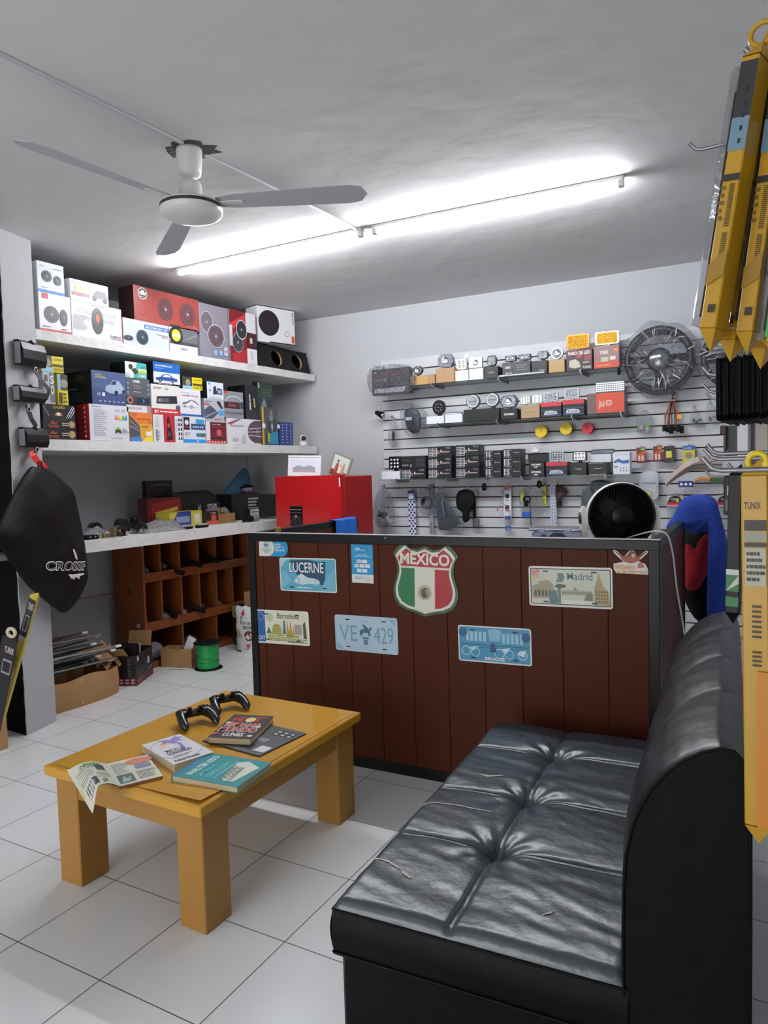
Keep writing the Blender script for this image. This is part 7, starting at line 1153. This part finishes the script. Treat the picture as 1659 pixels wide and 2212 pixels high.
stash(322, 1330, za2, 'pale folded bag in the left pigeonhole of the second row', BAGD, seed=3, h_=.07); stash(372, 1325, za2, 'clear bag in the second pigeonhole of the second row', BAGD, seed=4, h_=.08); stash(408, 1310, za2, 'thin clear bag in the third pigeonhole of the second row', BAGD, seed=5, h_=.08); stash(445, 1300, za2, 'bag of dark clips in the fourth pigeonhole of the second row', mat('#3c3c46', .25, bump=.8, bscale=50), seed=6); stash(485, 1275, za2, 'dim bag in the fifth pigeonhole of the second row', mat('#4a4440', .3, bump=.6, bscale=50), seed=7, h_=.09)
stash(350, 1400, za3, 'big crumpled bag of shiny parts in the bottom left compartment', BAGD, seed=8, w_=.19, h_=.14); stash(425, 1380, za3, 'purple-grey bag in the bottom middle compartment', mat('#4a4760', .3, bump=.8, bscale=40), seed=9, w_=.16, h_=.12)
def grip(px0, py0, px1, py1, label, col=BLKM):
    a, b2 = P_(px0, py0), P_(px1, py1); mb = MB(); mb.tube([(a[0], .10, a[1]+.02), (a[0]*.6+b2[0]*.4, .02, (a[1]+b2[1])/2+.01), (b2[0], -.05, b2[1])], [.020, .017, .020], col, 12)
    return mb.out('black_tool', loc=(PX, PY0, 0), rotz=math.pi/2, label=label, cat='tool')
grip(368, 1232, 390, 1238, 'black tool handle poking out of the second top pigeonhole'); grip(410, 1216, 428, 1222, 'black tool handle poking out of the third top pigeonhole'); grip(452, 1207, 466, 1212, 'black tool handle poking out of the fourth top pigeonhole')
grip(376, 1318, 370, 1332, 'flat black tool end hanging over the rail of the second row'); grip(412, 1308, 435, 1320, 'long black tool handle with a white band resting on the second rail')
# kraft box with metal strips
KB = empty('flattened_carton', (-4.30, 2.735, 0), math.pi/2, 'battered brown carton bulging on the floor beside the white pillar', 'cardboard box'); mb = MB()
def kb(u, v): x = .53*u; return (x, -.015*math.sin(u*math.pi)-.012*math.sin(v*math.pi)+.12*max(0, u-.75)**1.0, .20*v*(1-.05*math.sin(u*9)))
mb.grid(kb, 30, 10, KRAFT); mb.add([(0, 0, 0), (0, .40, 0), (0, .40, .20), (0, 0, .20)], [(0, 1, 2, 3)], KRAFT); mb.add([(.53, .03, 0), (.53, .40, 0), (.53, .40, .19), (.53, .03, .19)], [(0, 1, 2, 3)], KRAFT); mb.add([(0, .40, 0), (.53, .40, 0), (.53, .40, .26), (0, .40, .20)], [(0, 1, 2, 3)], KRAFT2); mb.add([(0, 0, .004), (.53, .03, .004), (.53, .40, .004), (0, .40, .004)], [(0, 1, 2, 3)], KRAFT2)
mb.out('carton_walls', KB); mb = MB(); mb.grid(lambda u, v: (.42+.20*u, .10+.12*v, .19+.14*v+.03*math.sin(u*12)), 10, 8, KRAFT); mb.out('torn_flap', KB); MB().box(.195, -.022, .02, .215, -.014, .19, mat('#b99a6c', .4), .001).out('tape_ridge', KB)
TRM = [mat('#6d7270', .4, .6, name='trim_a'), mat('#4d504e', .45, .5, name='trim_b'), mat('#8d918f', .35, .6, name='trim_c'), mat('#5a4436', .6, name='trim_d')]
rr = random.Random(5)
for i in range(24):
    L = rr.uniform(.38, .56); mb = MB(); zc2 = .205+.0105*i; mb.box(0, -.02, 0, L, .02, .006, TRM[3] if i > 20 else TRM[i % 3], .001); mb.box(0, -.02, .006, L, -.016, .010, TRM[i % 3], .001)
    o = mb.out('metal_trim_strip', loc=(-4.33-.24*rr.random(), 2.69+.04*rr.random(), zc2), label='grey metal trim strip in the loose pile on the battered carton', cat='trim strip', group='metal trim strips piled on the battered carton'); o.rotation_euler = (0, 0, R(90+rr.uniform(-10, 10)))
    if i % 2 == 0: MB().box(L-.03, -.024, -.004, L+.012, -.004, .012, WHT, .003).out('white_clip', o)
# black box with B
bdir = math.atan2(3.709-3.425, -4.505+4.344); BW, BD, BH = .326, .20, .225
root = empty('open_product_box', (-4.335, 3.432, 0), bdir, 'open black and red product box marked B on the floor', 'box')
mb = MB(); K1 = mat('#15141a', .35)
for b_ in ((0, 0, 0, BW, .004, BH), (0, BD-.004, 0, BW, BD, BH), (0, .004, 0, .004, BD-.004, BH), (BW-.004, .004, 0, BW, BD-.004, BH), (.004, .004, 0, BW-.004, BD-.004, .004)): mb.box(*b_, K1)
mb.face((0, 0, 0), (1, 0, 0), (0, 0, 1), BW, BH, [('r', 0, 0, 1, .26, '#5a1820'), ('t', .06, .80, .16, .95, 'B', '#e4e4e8', .06), ('p', [(.2, .4), (.45, .7), (.7, .62), (.75, .4), (.5, .3)], '#22304c'), ('r', .66, .5, .78, .72, '#c9cdd8'), ('n', .05, .1, .4, .2, 2, '#b8606a'), ('t', .7, .3, .95, .38, 'BEEP', '#8a90a8', .02)], eps=.0004)
mb.face((-.0004, BD, 0), (0, -1, 0), (0, 0, 1), BD, BH, [('r', 0, 0, 1, .26, '#5a1820'), ('g', .1, .05, .95, .24, 4, 2, '#d8b0b4', .45), ('g', .15, .3, .45, .9, 1, 8, '#8c8c96', .7), ('g', .55, .3, .9, .9, 1, 8, '#8c8c96', .7)], eps=.0004); mb.out('box_body', root)
mb = MB(); mb.M = Matrix.Translation((BW-.002, BD*.5, BH)) @ Matrix.Rotation(R(20), 4, 'Y'); mb.box(-.002, -BD*.45, 0, .002, BD*.45, .12, KRAFT2); mb.out('right_flap', root); mb = MB(); mb.M = Matrix.Translation((.002, BD*.6, BH)) @ Matrix.Rotation(R(-50), 4, 'Y'); mb.box(-.002, -BD*.3, 0, .002, BD*.38, .11, KRAFT); mb.out('left_flap', root)
MB().box(.06, .05, .02, .20, .20, BH+.05, BLKM, .006).out('black_device', root); MB().box(.21, .06, .05, .26, .16, BH+.04, mat('#b4b4b8', .5), .01).out('packed_bag', root)
# small open carton in front of cabinet
mb = MB(); cwid, cdep, chh = .27, .13, .15
for b_ in ((0, 0, 0, cwid, .004, chh), (0, cdep-.004, 0, cwid, cdep, chh), (0, .004, 0, .004, cdep-.004, chh), (cwid-.004, .004, 0, cwid, cdep-.004, chh), (.004, .004, 0, cwid-.004, cdep-.004, .004)): mb.box(*b_, KRAFT)
mb.face((0, 0, 0), (1, 0, 0), (0, 0, 1), cwid, chh, [('d', .55, .0, .06, '#4a3420')], eps=.0004); mb.cyl((cwid*.55, -.002, chh), (cwid*.55, .006, chh), .022, .022, mat('#8a6a44', .8), 16)
o = mb.out('small_open_carton', loc=(-4.589, 3.875, 0), rotz=R(20), label='small open brown carton in front of the pigeonhole cabinet', cat='cardboard box'); mb = MB(); mb.M = Matrix.Translation((.08, .04, .10)) @ Matrix.Rotation(R(25), 4, 'Y'); mb.box(0, 0, 0, .07, .003, .13, WHT, .001); mb.out('paper_slip', loc=(-4.52, 3.93, .03), rotz=R(20), label='white paper slip sticking out of the small open carton', cat='paper')
# cable spool
sp_ = empty('cable_spool', (-4.215, 4.03, 0), 0, 'spool of bright green cable with black end discs on the floor', 'cable spool'); GRN = mat('#0f9a45', .35, bump=.25, bscale=4, stretch=(.02, .02, 60), name='green_cable')
for zz, nm in ((0, 'bottom_disc'), (.205, 'top_disc')): MB().lathe([(0, zz), (.108, zz), (.112, zz+.003), (.108, zz+.007), (.03, zz+.007), (.028, zz+.004), (0, zz+.004)], BLKM, 40).out(nm, sp_)
mb = MB(); mb.lathe([(.0, .0072), (.086, .0072), (.088, .02), (.085, .1), (.087, .19), (.083, .2045), (0, .2045)], GRN, 40); mb.out('green_winding', sp_); mb = MB(); mb.tube([(.089*math.cos(t*.35), .089*math.sin(t*.35), .12-.002*t+.02*math.sin(t*.2)) for t in range(0, 40)], .0022, mat('#0b7a36', .4), 6); mb.out('loose_strand', sp_)
mb = MB(); mb.tube([(0, 0, .003), (.05, .01, .003), (.10, -.01, .003), (.14, .0, .003)], .002, mat('#3f8a5a', .4), 6); p = onz(365, 1447, 0); mb.out('cable_offcut', loc=(p[0], p[1], 0), rotz=R(30), label='thin green cable offcut lying beside the spool', cat='cable')
# dog food, tool box, brown box
bgx = -4.385; root = empty('pet_food_bag', (bgx, 4.50, 0), R(8), 'white pet food bag with red bands standing left of the counter', 'bag'); mb = MB(); Wb, Hb_ = .25, .40
def pf(s_): return lambda u, v: (Wb*u+(.004*math.sin(v*20)), .045+s_*.045*math.sin(math.pi*u)**.5*(1-v**6), Hb_*v+.006*math.sin(u*20)*(v > .9))
PB = mat('#d9dadc', .35, bump=.3, bscale=14); mb.grid(pf(-1), 16, 20, PB); mb.grid(pf(1), 16, 20, PB); mb.out('bag_body', root)
mb = MB(); hfn = lambda x, y: .045*math.sin(math.pi*min(1, max(0, x)))**.5*(1-y**6); mb.face((0, .045, 0), (1, 0, 0), (0, 0, 1), Wb, Hb_, [('r', .3, .30, .95, .40, '#b8383a'), ('d', .62, .38, .11, '#7a3a30', 1), ('t', .28, .62, .9, .72, 'Beneful', '#5a5c60', .0), ('r', .28, .74, .75, .79, '#4a2a30'), ('t', .3, .75, .72, .78, 'PURINA', '#d8d4d4'), ('n', .4, .52, .85, .6, 2, '#6a6c70'), ('t', .4, .32, .8, .37, 'CARNE', '#f0e8e6', .03), ('p', [(.12, .34), (.16, .5), (.26, .5), (.3, .34)], '#c9a878'), ('p', [(.5, .2), (.6, .1), (.7, .2)], '#c04a44'), ('r', .15, .16, .9, .175, '#5aa0b4'), ('t', .4, .07, .6, .12, '2.0 kg', '#6a6c70'), ('p', [(.3, .84), (.38, .95), (.46, .86), (.4, .8)], '#b04a44'), ('r', .05, .02, .3, .05, '#3a3a3e')], eps=.0006, hf=hfn); mb.out('printed_front', root)
MB().box(0, 0, 0, .26, .20, .50, mat('#9a7a4c', .7, vary=.1), .004).out('cardboard_box', loc=(-4.40, 4.66, 0), rotz=R(6), label='tall brown carton behind the white pet food bag', cat='cardboard box')
mb = MB(); mb.box(0, 0, 0, .13, .10, .36, BLACKBOX, .003); mb.face((0, 0, 0), (1, 0, 0), (0, 0, 1), .13, .36, [('p', [(0, .72), (1, .62), (1, 1), (0, 1)], '#7c8a3c'), ('d', .3, .8, .05, '#1a1c14'), ('d', .7, .72, .06, '#1a1c14'), ('d', .6, .92, .05, '#c9c9a0')], eps=.0004)
vs, fs = textmesh('RYOBI', .03); mb.add([(.075-.04*y+.02, -.0012, .03+.16*x) for x, y in vs], fs, ink('#e4e4e0')); mb.out('tool_box', loc=(-4.585, 4.70, 0), rotz=R(5), label='black box lettered RYOBI vertically with a camouflage green top', cat='box')

# ================================================================ PILLAR: SEAT BELT RETRACTORS AND SACK
PIL = Ctx((-4.10, 2.432), math.atan2(2.674-2.432, -4.173+4.10)); BELT = mat('#15161a', .5, bump=.2, bscale=150, name='belt_webbing')
def retractor(x0, x1, y0, y1, label, belt, hk):
    a, b2 = PIL.at(x0, y0, .05), PIL.at(x1, y1, .05); W, H = b2[0]-a[0], a[1]-b2[1]; root = empty('seat_belt_retractor', PIL.w(a[0], .012, b2[1]), PIL.th, label, 'seat belt retractor')
    mb = MB(); prof_ = [(0, 0), (-.055, 0), (-.068, H*.25), (-.066, H*.62), (-.052, H*.9), (-.03, H), (0, H)]
    n = len(prof_); mb.add([(0, y, z) for y, z in prof_]+[(W, y, z) for y, z in prof_], [tuple(range(n)), tuple(range(n, 2*n))[::-1]]+[(i, (i+1) % n, n+(i+1) % n, n+i) for i in range(n)], mat('#0c0c0e', .35, spec=.35, name='retractor_shell'))
    mb.out('housing', root); MB().cyl((W*.5, -.035, H+.001), (W*.5, -.05, H*.86), .012, .012, BLKM, 14).out('belt_slot', root)
    MB().box(-.006, -.05, .006, .0, -.006, H*.9, STEEL, .002).out('side_plate', root)
    pts = [(PIL.at(px, py, .05)[0]-a[0], -.045-dy, PIL.at(px, py, .05)[1]-b2[1]) for px, py, dy in belt]; MB().ribbon(pts, (.034, 0, .012), BELT).out('webbing', root)
    t = pts[hk]; mb = MB(); mb.torus((t[0], t[1]-.004, t[2]), .014, .003, CHROME, 'y', 20, 6); mb.box(t[0]-.010, t[1]-.006, t[2]+.014, t[0]+.010, t[1]-.002, t[2]+.035, CHROME, .002); mb.out('metal_tongue', root); return root
retractor(40, 94, 732, 796, 'uppermost black seat belt retractor on the white pillar', [(70, 775, 0), (74, 800, .0), (86, 825, .01), (100, 843, .015), (94, 865, .01), (86, 872, 0)], 1)
retractor(38, 92, 830, 872, 'middle black seat belt retractor on the white pillar', [(58, 865, 0), (56, 885, .01), (62, 905, .012), (72, 920, .01), (70, 930, 0)], 1)
retractor(50, 99, 922, 967, 'lowest black seat belt retractor on the white pillar, above the black sack', [(78, 960, 0), (76, 972, .005), (72, 980, .0)], 1)
a = PIL.at(70, 985, .06); mb = MB(); mb.ribbon([(0, 0, .03), (.004, -.01, 0), (.03, -.012, -.03), (.065, -.02, -.055), (.085, -.02, -.078)], (.045, 0, .018), mat('#d8281c', .4, name='red_webbing')); mb.out('red_strap', loc=PIL.w(a[0], .055, a[1]), rotz=PIL.th, label='short red webbing strap between the lowest retractor and the black sack', cat='strap')
# the sack
pts = [(70, 1008), (84, 1010), (104, 1012), (122, 1024), (145, 1046), (160, 1062), (170, 1100), (180, 1150), (186, 1190), (190, 1230), (189, 1258), (170, 1295), (158, 1312), (140, 1325), (118, 1312), (88, 1288), (60, 1262), (25, 1215), (2, 1180), (-8, 1150), (12, 1105), (36, 1058), (55, 1025)]
SD_ = .085; L = [PIL.at(x, y, SD_) for x, y in pts]; c = (sum(p[0] for p in L)/len(L), sum(p[1] for p in L)/len(L)); SACK = mat('#060607', .55, bump=.25, bscale=14, spec=.25, name='black_nylon')
mb, hf = blob([(x-c[0], z_-c[1]) for x, z_ in L], .055, SACK, wob=.32, seed=14, rings=14, sub=3, flat=.45)
sack = mb.out('drawstring_sack', loc=PIL.w(c[0], SD_-.01, c[1]), rotz=PIL.th, label='large black drawstring sack lettered CROSSF hanging from the white pillar', cat='sack')
def on_sack(s_, x0, y0, x1, y1, col, bold, lift, tiltz=0.0, fromv=None):
    K = [PIL.at(px, py, SD_+.03) for px, py in ((x0, y1), (x1, y1), (x1, y0), (x0, y0))]; vs, fs = fromv or textmesh(s_, bold); mb = MB(); out_ = []
    for x, y in vs: X_, Z_ = (sum(w_*k_[i] for w_, k_ in zip(((1-x)*(1-y), x*(1-y), x*y, (1-x)*y), K))-c[i] for i in (0, 1)); out_.append((X_, -hf(X_, Z_)-lift, Z_))
    mb.add(out_, fs, ink(col)); return mb
on_sack('CROSSF', 98, 1212, 186, 1233, '#e4e4e6', .045, .003, 0).out('white_lettering', sack); on_sack('CROSSF', 99.5, 1214.5, 184.5, 1230.5, '#0e0f11', .0, .0045, 0).out('letter_cores', sack)
fox = [(0, .7), (.08, .85), (.2, .8), (.45, .85), (.62, .95), (.98, 1.0), (.9, .75), (.7, .6), (.62, .35), (.72, .15), (.62, .1), (.5, .35), (.36, .3), (.42, .05), (.32, .0), (.26, .25), (.12, .15), (.16, .35), (.1, .5)]
on_sack('', 146, 1238, 183, 1252, '#e0e0e2', 0, .003, 0, (fox, [tuple(range(len(fox)))])).out('running_animal_logo', sack)
leaf = [(0, 1), (.3, .9), (.7, .6), (1, .2), (.95, 0), (.6, .15), (.25, .5), (.05, .8)]; on_sack('', 150, 1185, 164, 1210, '#d4d4d6', 0, .003, 0, (leaf, [tuple(range(8))])).out('white_swoosh', sack)
t = PIL.at(88, 1010, SD_); mb = MB(); mb.torus((0, 0, .02), .016, .004, BLKM, 'y'); mb.tube([(-.016, 0, .01), (-.03, -.01, -.03), (-.05, -.012, -.09)], .004, BLKM, 6); mb.tube([(.016, 0, .01), (.03, -.01, -.02), (.08, -.015, -.06)], .004, BLKM, 6); mb.out('drawstring', sack, loc=(t[0]-c[0], -.005, t[1]-c[1]))
# box of wiper packs at the far left
KX, KY, KW, KL, KH = -4.36, 1.93, .355, .33, .41
root = empty('wiper_carton', (KX, KY, 0), 0, 'tall open brown carton at the lower left edge holding wiper packs', 'cardboard box'); mb = MB()
for b_ in ((0, 0, 0, KW, .005, KH), (0, KL-.005, 0, KW, KL, KH), (0, .005, 0, .005, KL-.005, KH), (KW-.005, .005, 0, KW, KL-.005, KH), (.005, .005, 0, KW-.005, KL-.005, .005)): mb.box(*b_, KRAFT)
mb.out('carton_body', root); mb = MB(); mb.M = Matrix.Translation((KW, 0, KH)) @ Matrix.Rotation(R(160), 4, 'Y'); mb.box(-.003, .005, 0, .003, KL-.005, .12, KRAFT, .001); mb.out('side_flap', root)

# ================================================================ WIPER PACKS
YP = mat('#b98d13', .35, vary=.08, vscale=9, name='yellow_card'); DKP = mat('#0f1013', .4, spec=.3, name='dark_card')
def pack(top, bot, w_, t_, face_dir, spec, label, cardm=None, blister='left', group=None, name='wiper_blade_pack', tab=True):
    top, bot = Vector(top), Vector(bot); zv = (top-bot); L = zv.length; zv.normalize(); fd = Vector(face_dir); yv = -(fd-zv*fd.dot(zv)).normalized(); xv = yv.cross(zv).normalized()
    root = empty(name, bot, 0, label, 'wiper blade pack', group); root.matrix_world = frame_matrix(bot, xv, yv, zv); cm = cardm or YP
    split = {'left': .38, 'none': 0, 'right': 0}[blister]*w_
    mb = MB(); mb.box(-w_/2+split, 0, .02, w_/2, t_, L-.02, cm, .002); mb.add([(-w_/2+split, 0, .02), (w_/2, 0, .02), (w_/2, t_, .02), (-w_/2+split, t_, .02), (split/2, t_*.5, -.012)], [(0, 1, 4), (1, 2, 4), (2, 3, 4), (3, 0, 4)], cm); mb.add([(-w_/2+split, 0, L-.02), (w_/2, 0, L-.02), (w_/2, t_, L-.02), (-w_/2+split, t_, L-.02), (w_*.35, t_*.5, L+.01)], [(0, 1, 4), (1, 2, 4), (2, 3, 4), (3, 0, 4)], cm)
    mb.face((-w_/2+split, 0, .02), (1, 0, 0), (0, 0, 1), w_-split, L-.04, spec, eps=.0004); mb.out('printed_card', root)
    if split: MB().box(-w_/2, .003, .025, -w_/2+split-.0005, t_-.003, L-.03, clear('pack_blister', '#eef0f2', .10, .06, .2, 12), .003).out('blister', root); MB().box(-w_/2+split*.3, t_*.3, .04, -w_/2+split*.7, t_*.7, L-.06, BLK, .002).out('wiper_blade', root)
    if tab: MB().torus((w_*.2, t_*.5, L+.018), .016, .004, YP, 'y', 20, 6).out('hang_tab', root)
    return root
WP = [('r', 0, .78, 1, .98, '#2a2a2c'), ('r', 0, .66, 1, .78, '#6a8a9c'), ('g', .4, .67, .8, .9, 1, 5, '#14161a', .6), ('r', 0, .55, 1, .575, '#26241c'), ('g', .35, .38, .95, .54, 1, 22, '#3a3418', .5), ('g', .35, .27, .95, .36, 1, 12, '#3a3418', .5), ('n', .02, .40, .3, .54, 5, '#6a5818'), ('p', [(0, .24), (1, .30), (1, .20), (0, .16)], '#9a7414'), ('r', .4, .06, .8, .09, '#2a2210')]
gA = 'wiper blade packs fanned out high on the right'
TZp = 2.14
def yp(px, py, Y): return ony(px, py, Y)
for i, ((tx_, ty_), (bx_, by_), Y, lb) in enumerate((((1616, 88), (1512, 738), 1.20, 'leftmost of the yellow wiper packs fanned out high on the right'), ((1650, 95), (1556, 762), 1.27, 'second yellow wiper pack from the left in the high fan'), ((1684, 90), (1592, 745), 1.24, 'third yellow wiper pack from the left in the high fan'), ((1712, 90), (1622, 778), 1.31, 'fourth yellow wiper pack in the high fan, its lower end creased'), ((1745, 85), (1656, 770), 1.22, 'yellow wiper pack with a green stripe at the right picture edge'))):
    pack(yp(tx_, ty_, Y), yp(bx_, by_, Y), .040, .05, (-.25, -1, 0), WP+([('r', .0, .02, .25, .5, '#3f9a3c')] if i == 4 else []), lb, group=gA)
p = yp(1646, 85, 1.23)
for i, (pl, py_, Y) in enumerate(((1604, 760, 2.30), (1619, 760, 2.34), (1645, 760, 2.32))):
    t, b2 = yp(pl, 790, Y), yp(pl, 1006, Y); pack(t, b2, (.030, .045, .035)[i], .03, (-.2, -1, 0), [], ('slim white wiper sleeve hanging below the black plate frames', 'wide grey wiper sleeve hanging below the black plate frames', 'beige wiper sleeve hanging below the black plate frames')[i], mat(('#c9cace', '#7c7d82', '#9a8f80')[i], .3), 'none', tab=False)
t, b2 = yp(1588, 1010, 2.2), yp(1580, 1340, 2.2); pack(t, b2, .034, .03, (-.2, -1, 0), [('r', 0, .16, 1, .28, '#2f7a3c'), ('p', [(0, .16), (1, .22), (1, .28)], '#c9d0c4'), ('r', 0, .05, 1, .12, '#2f7a3c'), ('r', 0, .28, 1, .32, '#c9d0c4')], 'tall dark wiper pack with green and white bands beside the blue cloth', DKP, 'none', tab=False)
mb = MB(); a, b2 = yp(1563, 985, 2.6), yp(1600, 918, 2.6); MB().box(0, 0, 0, b2[0]-a[0], .03, b2[2]-a[2], mat('#3a3b3f', .5), .002).out('grey_panel_box', loc=(a[0], 2.6, a[2]), label='dark grey flat box hanging under the left of the plate frames', cat='box')
a, b2 = yp(1553, 972, 2.55), yp(1566, 918, 2.55); mb = MB(); mb.box(0, 0, .05, b2[0]-a[0], .02, b2[2]-a[2], mat('#3a241c', .5), .002); mb.box(.01, 0, 0, b2[0]-a[0], .015, .05, mat('#5a3a2c', .5), .002); mb.out('brown_bracket', loc=(a[0], 2.578, a[2]), label='brown card with a bent bracket left of the dark grey flat box', cat='bracket')
a, b2 = yp(1563, 1112, 2.6), yp(1588, 1028, 2.6); mb = MB(); mb.box(0, 0, 0, b2[0]-a[0], .02, b2[2]-a[2], DKP, .003); mb.face((0, 0, 0), (1, 0, 0), (0, 0, 1), b2[0]-a[0], b2[2]-a[2], [('r', .3, .5, .95, .75, '#a8acb4'), ('r', .1, .1, .9, .4, '#4a4c52')]); mb.out('dark_blister_card', loc=(a[0], 2.6, a[2]), label='dark blister card under the grey hooks on the right', cat='blister card')
# front yellow pack
Yf = 1.33; t, b2 = yp(1628, 1000, Yf), yp(1637, 1812, Yf)
o = pack(t, b2, .040, .018, (-.05, -1, 0), [('t', .12, .905, .75, .925, 'TUNIX', '#2a2210', .02), ('r', .12, .845, .95, .875, '#241c10'), ('r', .12, .815, .95, .84, '#8f9082'), ('r', .12, .80, .95, .812, '#241c10'), ('r', .14, .69, .92, .797, '#a9a995'), ('n', .2, .70, .9, .79, 5, '#1f1c18'), ('g', .12, .54, .98, .64, 1, 7, '#2a2210', .6), ('g', .12, .46, .98, .51, 1, 4, '#2a2210', .6), ('p', [(.5, 0), (.55, .45), (1, .45), (1, 0)], '#c47a12')], 'big yellow TUNIX wiper pack facing the viewer at the right edge', blister='none', tab=False)
MB().torus((.004, .009, (Vector(t)-Vector(b2)).length+.002), .014, .005, mat('#e0c41a', .4), 'y', 20, 6).box(.012, .004, (Vector(t)-Vector(b2)).length-.03, .020, .014, (Vector(t)-Vector(b2)).length, mat('#e0c41a', .4)).out('yellow_hanger', o)
t, b2 = yp(1668, 1000, 1.37), yp(1672, 1790, 1.37); pack(t, b2, .034, .018, (-.05, -1, 0), [('g', .1, .5, .98, .62, 1, 9, '#2a2210', .6)], 'second yellow wiper pack cut off by the right picture edge', blister='none', tab=False)
# rods carrying them
def rod(Y, xt, z, label, ln=.0): mb = MB(); mb.tube([(.14, Y, z), (xt+.02, Y, z), (xt+.006, Y, z+.004), (xt-.008, Y, z+.022)], .0042, mat('#8f9196', .35, .7), 8); mb.box(.132, Y-.015, z-.02, .14, Y+.015, z+.02, mat('#8f9196', .35, .7), .001); return mb.out('long_display_rod', label=label, cat='display rod')
rod(1.90, -.285, 2.272, 'long grey display rod sticking out high above the steering wheels'); rod(1.93, -.262, 1.739, 'upper grey rod poking out left of the black plate frames'); rod(2.02, -.272, 1.705, 'lower grey rod poking out left of the black plate frames')
rod(2.60, -.345, 1.735, 'grey display rod hidden behind the plate frames, carrying the dark grey flat box'); rod(2.33, -.255, 1.775, 'grey display rod behind the plate frames, carrying the long pale sleeves'); rod(2.62, -.35, 1.478, 'grey display rod carrying the dark blister card'); rod(2.2, -.235, 1.50, 'grey display rod carrying the dark pack with green bands')
rod(1.33, -.178, 1.512, 'front grey display rod above the big yellow pack'); rod(1.55, -.206, 1.532, 'middle grey display rod above the big yellow pack'); rod(1.75, -.228, 1.545, 'rear grey display rod above the big yellow pack')
rod(1.24, -.105, 2.122, 'grey display rod carrying the fanned yellow wiper packs')
# plate frames
mb = MB(); PLF = mat('#030303', .5, spec=.1, name='frame_plastic'); ln, ht = .30, .145
ring = lambda k, c=.012: [(-ln/2*k+c, -ht/2), (ln/2*k-c, -ht/2), (ln/2*k, -ht/2+c), (ln/2*k, ht/2-c), (ln/2*k-c, ht/2), (-ln/2*k+c, ht/2), (-ln/2*k, ht/2-c), (-ln/2*k, -ht/2+c)]
o1, i1 = ring(1), [(x*.55, z*.5) for x, z in ring(1)]; n = 8
for th_ in (0,):
    vs = [(x, -.0020, z) for x, z in o1]+[(x, -.0020, z) for x, z in i1]+[(x, .0020, z) for x, z in o1]+[(x, .0020, z) for x, z in i1]
    mb.add(vs, [(i, (i+1) % n, n+(i+1) % n, n+i) for i in range(n)]+[(2*n+i, 3*n+i, 3*n+(i+1) % n, 2*n+(i+1) % n) for i in range(n)]+[(i, 2*n+i, 2*n+(i+1) % n, (i+1) % n) for i in range(n)]+[(n+i, n+(i+1) % n, 3*n+(i+1) % n, 3*n+i) for i in range(n)], PLF)
mb.box(-.02, -.0020, ht/2-.03, .02, .0020, ht/2-.016, PLF)
pf0 = mb.out('plate_frame', loc=(-.226, 1.985, 1.697), label='thin black plate frame in the dense hanging row at the right edge', cat='plate frame', group='black plate frames hanging in a dense row'); pf0.rotation_euler = (0, 0, R(90))
for i in range(1, 30):
    c2 = pf0.copy(); COL.objects.link(c2); c2.location = (-.226+.0045*i, 1.985+random.uniform(-.006, .006), 1.697+random.uniform(-.002, .002)); c2.rotation_euler = (0, R(random.uniform(-1, 1)), R(90+random.uniform(-.6, .6)))
# packs in the left carton
p = ony(30, 1440, 2.12); q3 = ony(74, 1282, 2.12); dv = Vector(q3)-Vector(p); st = Vector(p)-dv*.85
pack(q3, st, .045, .02, (.35, -1, 0), [('r', 0, .7, 1, .98, '#2a2b2e'), ('t', .15, .9, .9, .95, 'TUNIX', '#c9c9c9', .02), ('r', .2, .74, .8, .86, '#8c8c8c'), ('r', .27, .75, .73, .85, '#2a2b2e'), ('d', .5, .68, .02, '#a8b4bc'), ('n', .05, .45, .9, .55, 5, '#6a5a1c')], 'long yellow and black wiper pack leaning out of the left carton', mat('#cdb23c', .35), 'none', tab=False)
p = ony(8, 1445, 2.05); q3 = ony(22, 1372, 2.05); dv = Vector(q3)-Vector(p)
o = pack(q3, Vector(p)-dv*2.2, .085, .012, (.45, -1, 0), [('r', 0, 0, 1, 1, '#242126'), ('t', .3, .86, .95, .92, 'TUNIX', '#d4c8cc', .02), ('r', .35, .66, .95, .8, '#9a9a9e'), ('r', .40, .68, .9, .78, '#242126')], 'dark TUNIX pack with a cream hanger in the left carton', DKP, 'none', tab=False)
MB().torus((0, .006, (Vector(q3)-(Vector(p)-dv*2.2)).length+.012), .022, .009, mat('#d8cfb0', .5), 'y', 24, 8).out('cream_hanger', o)
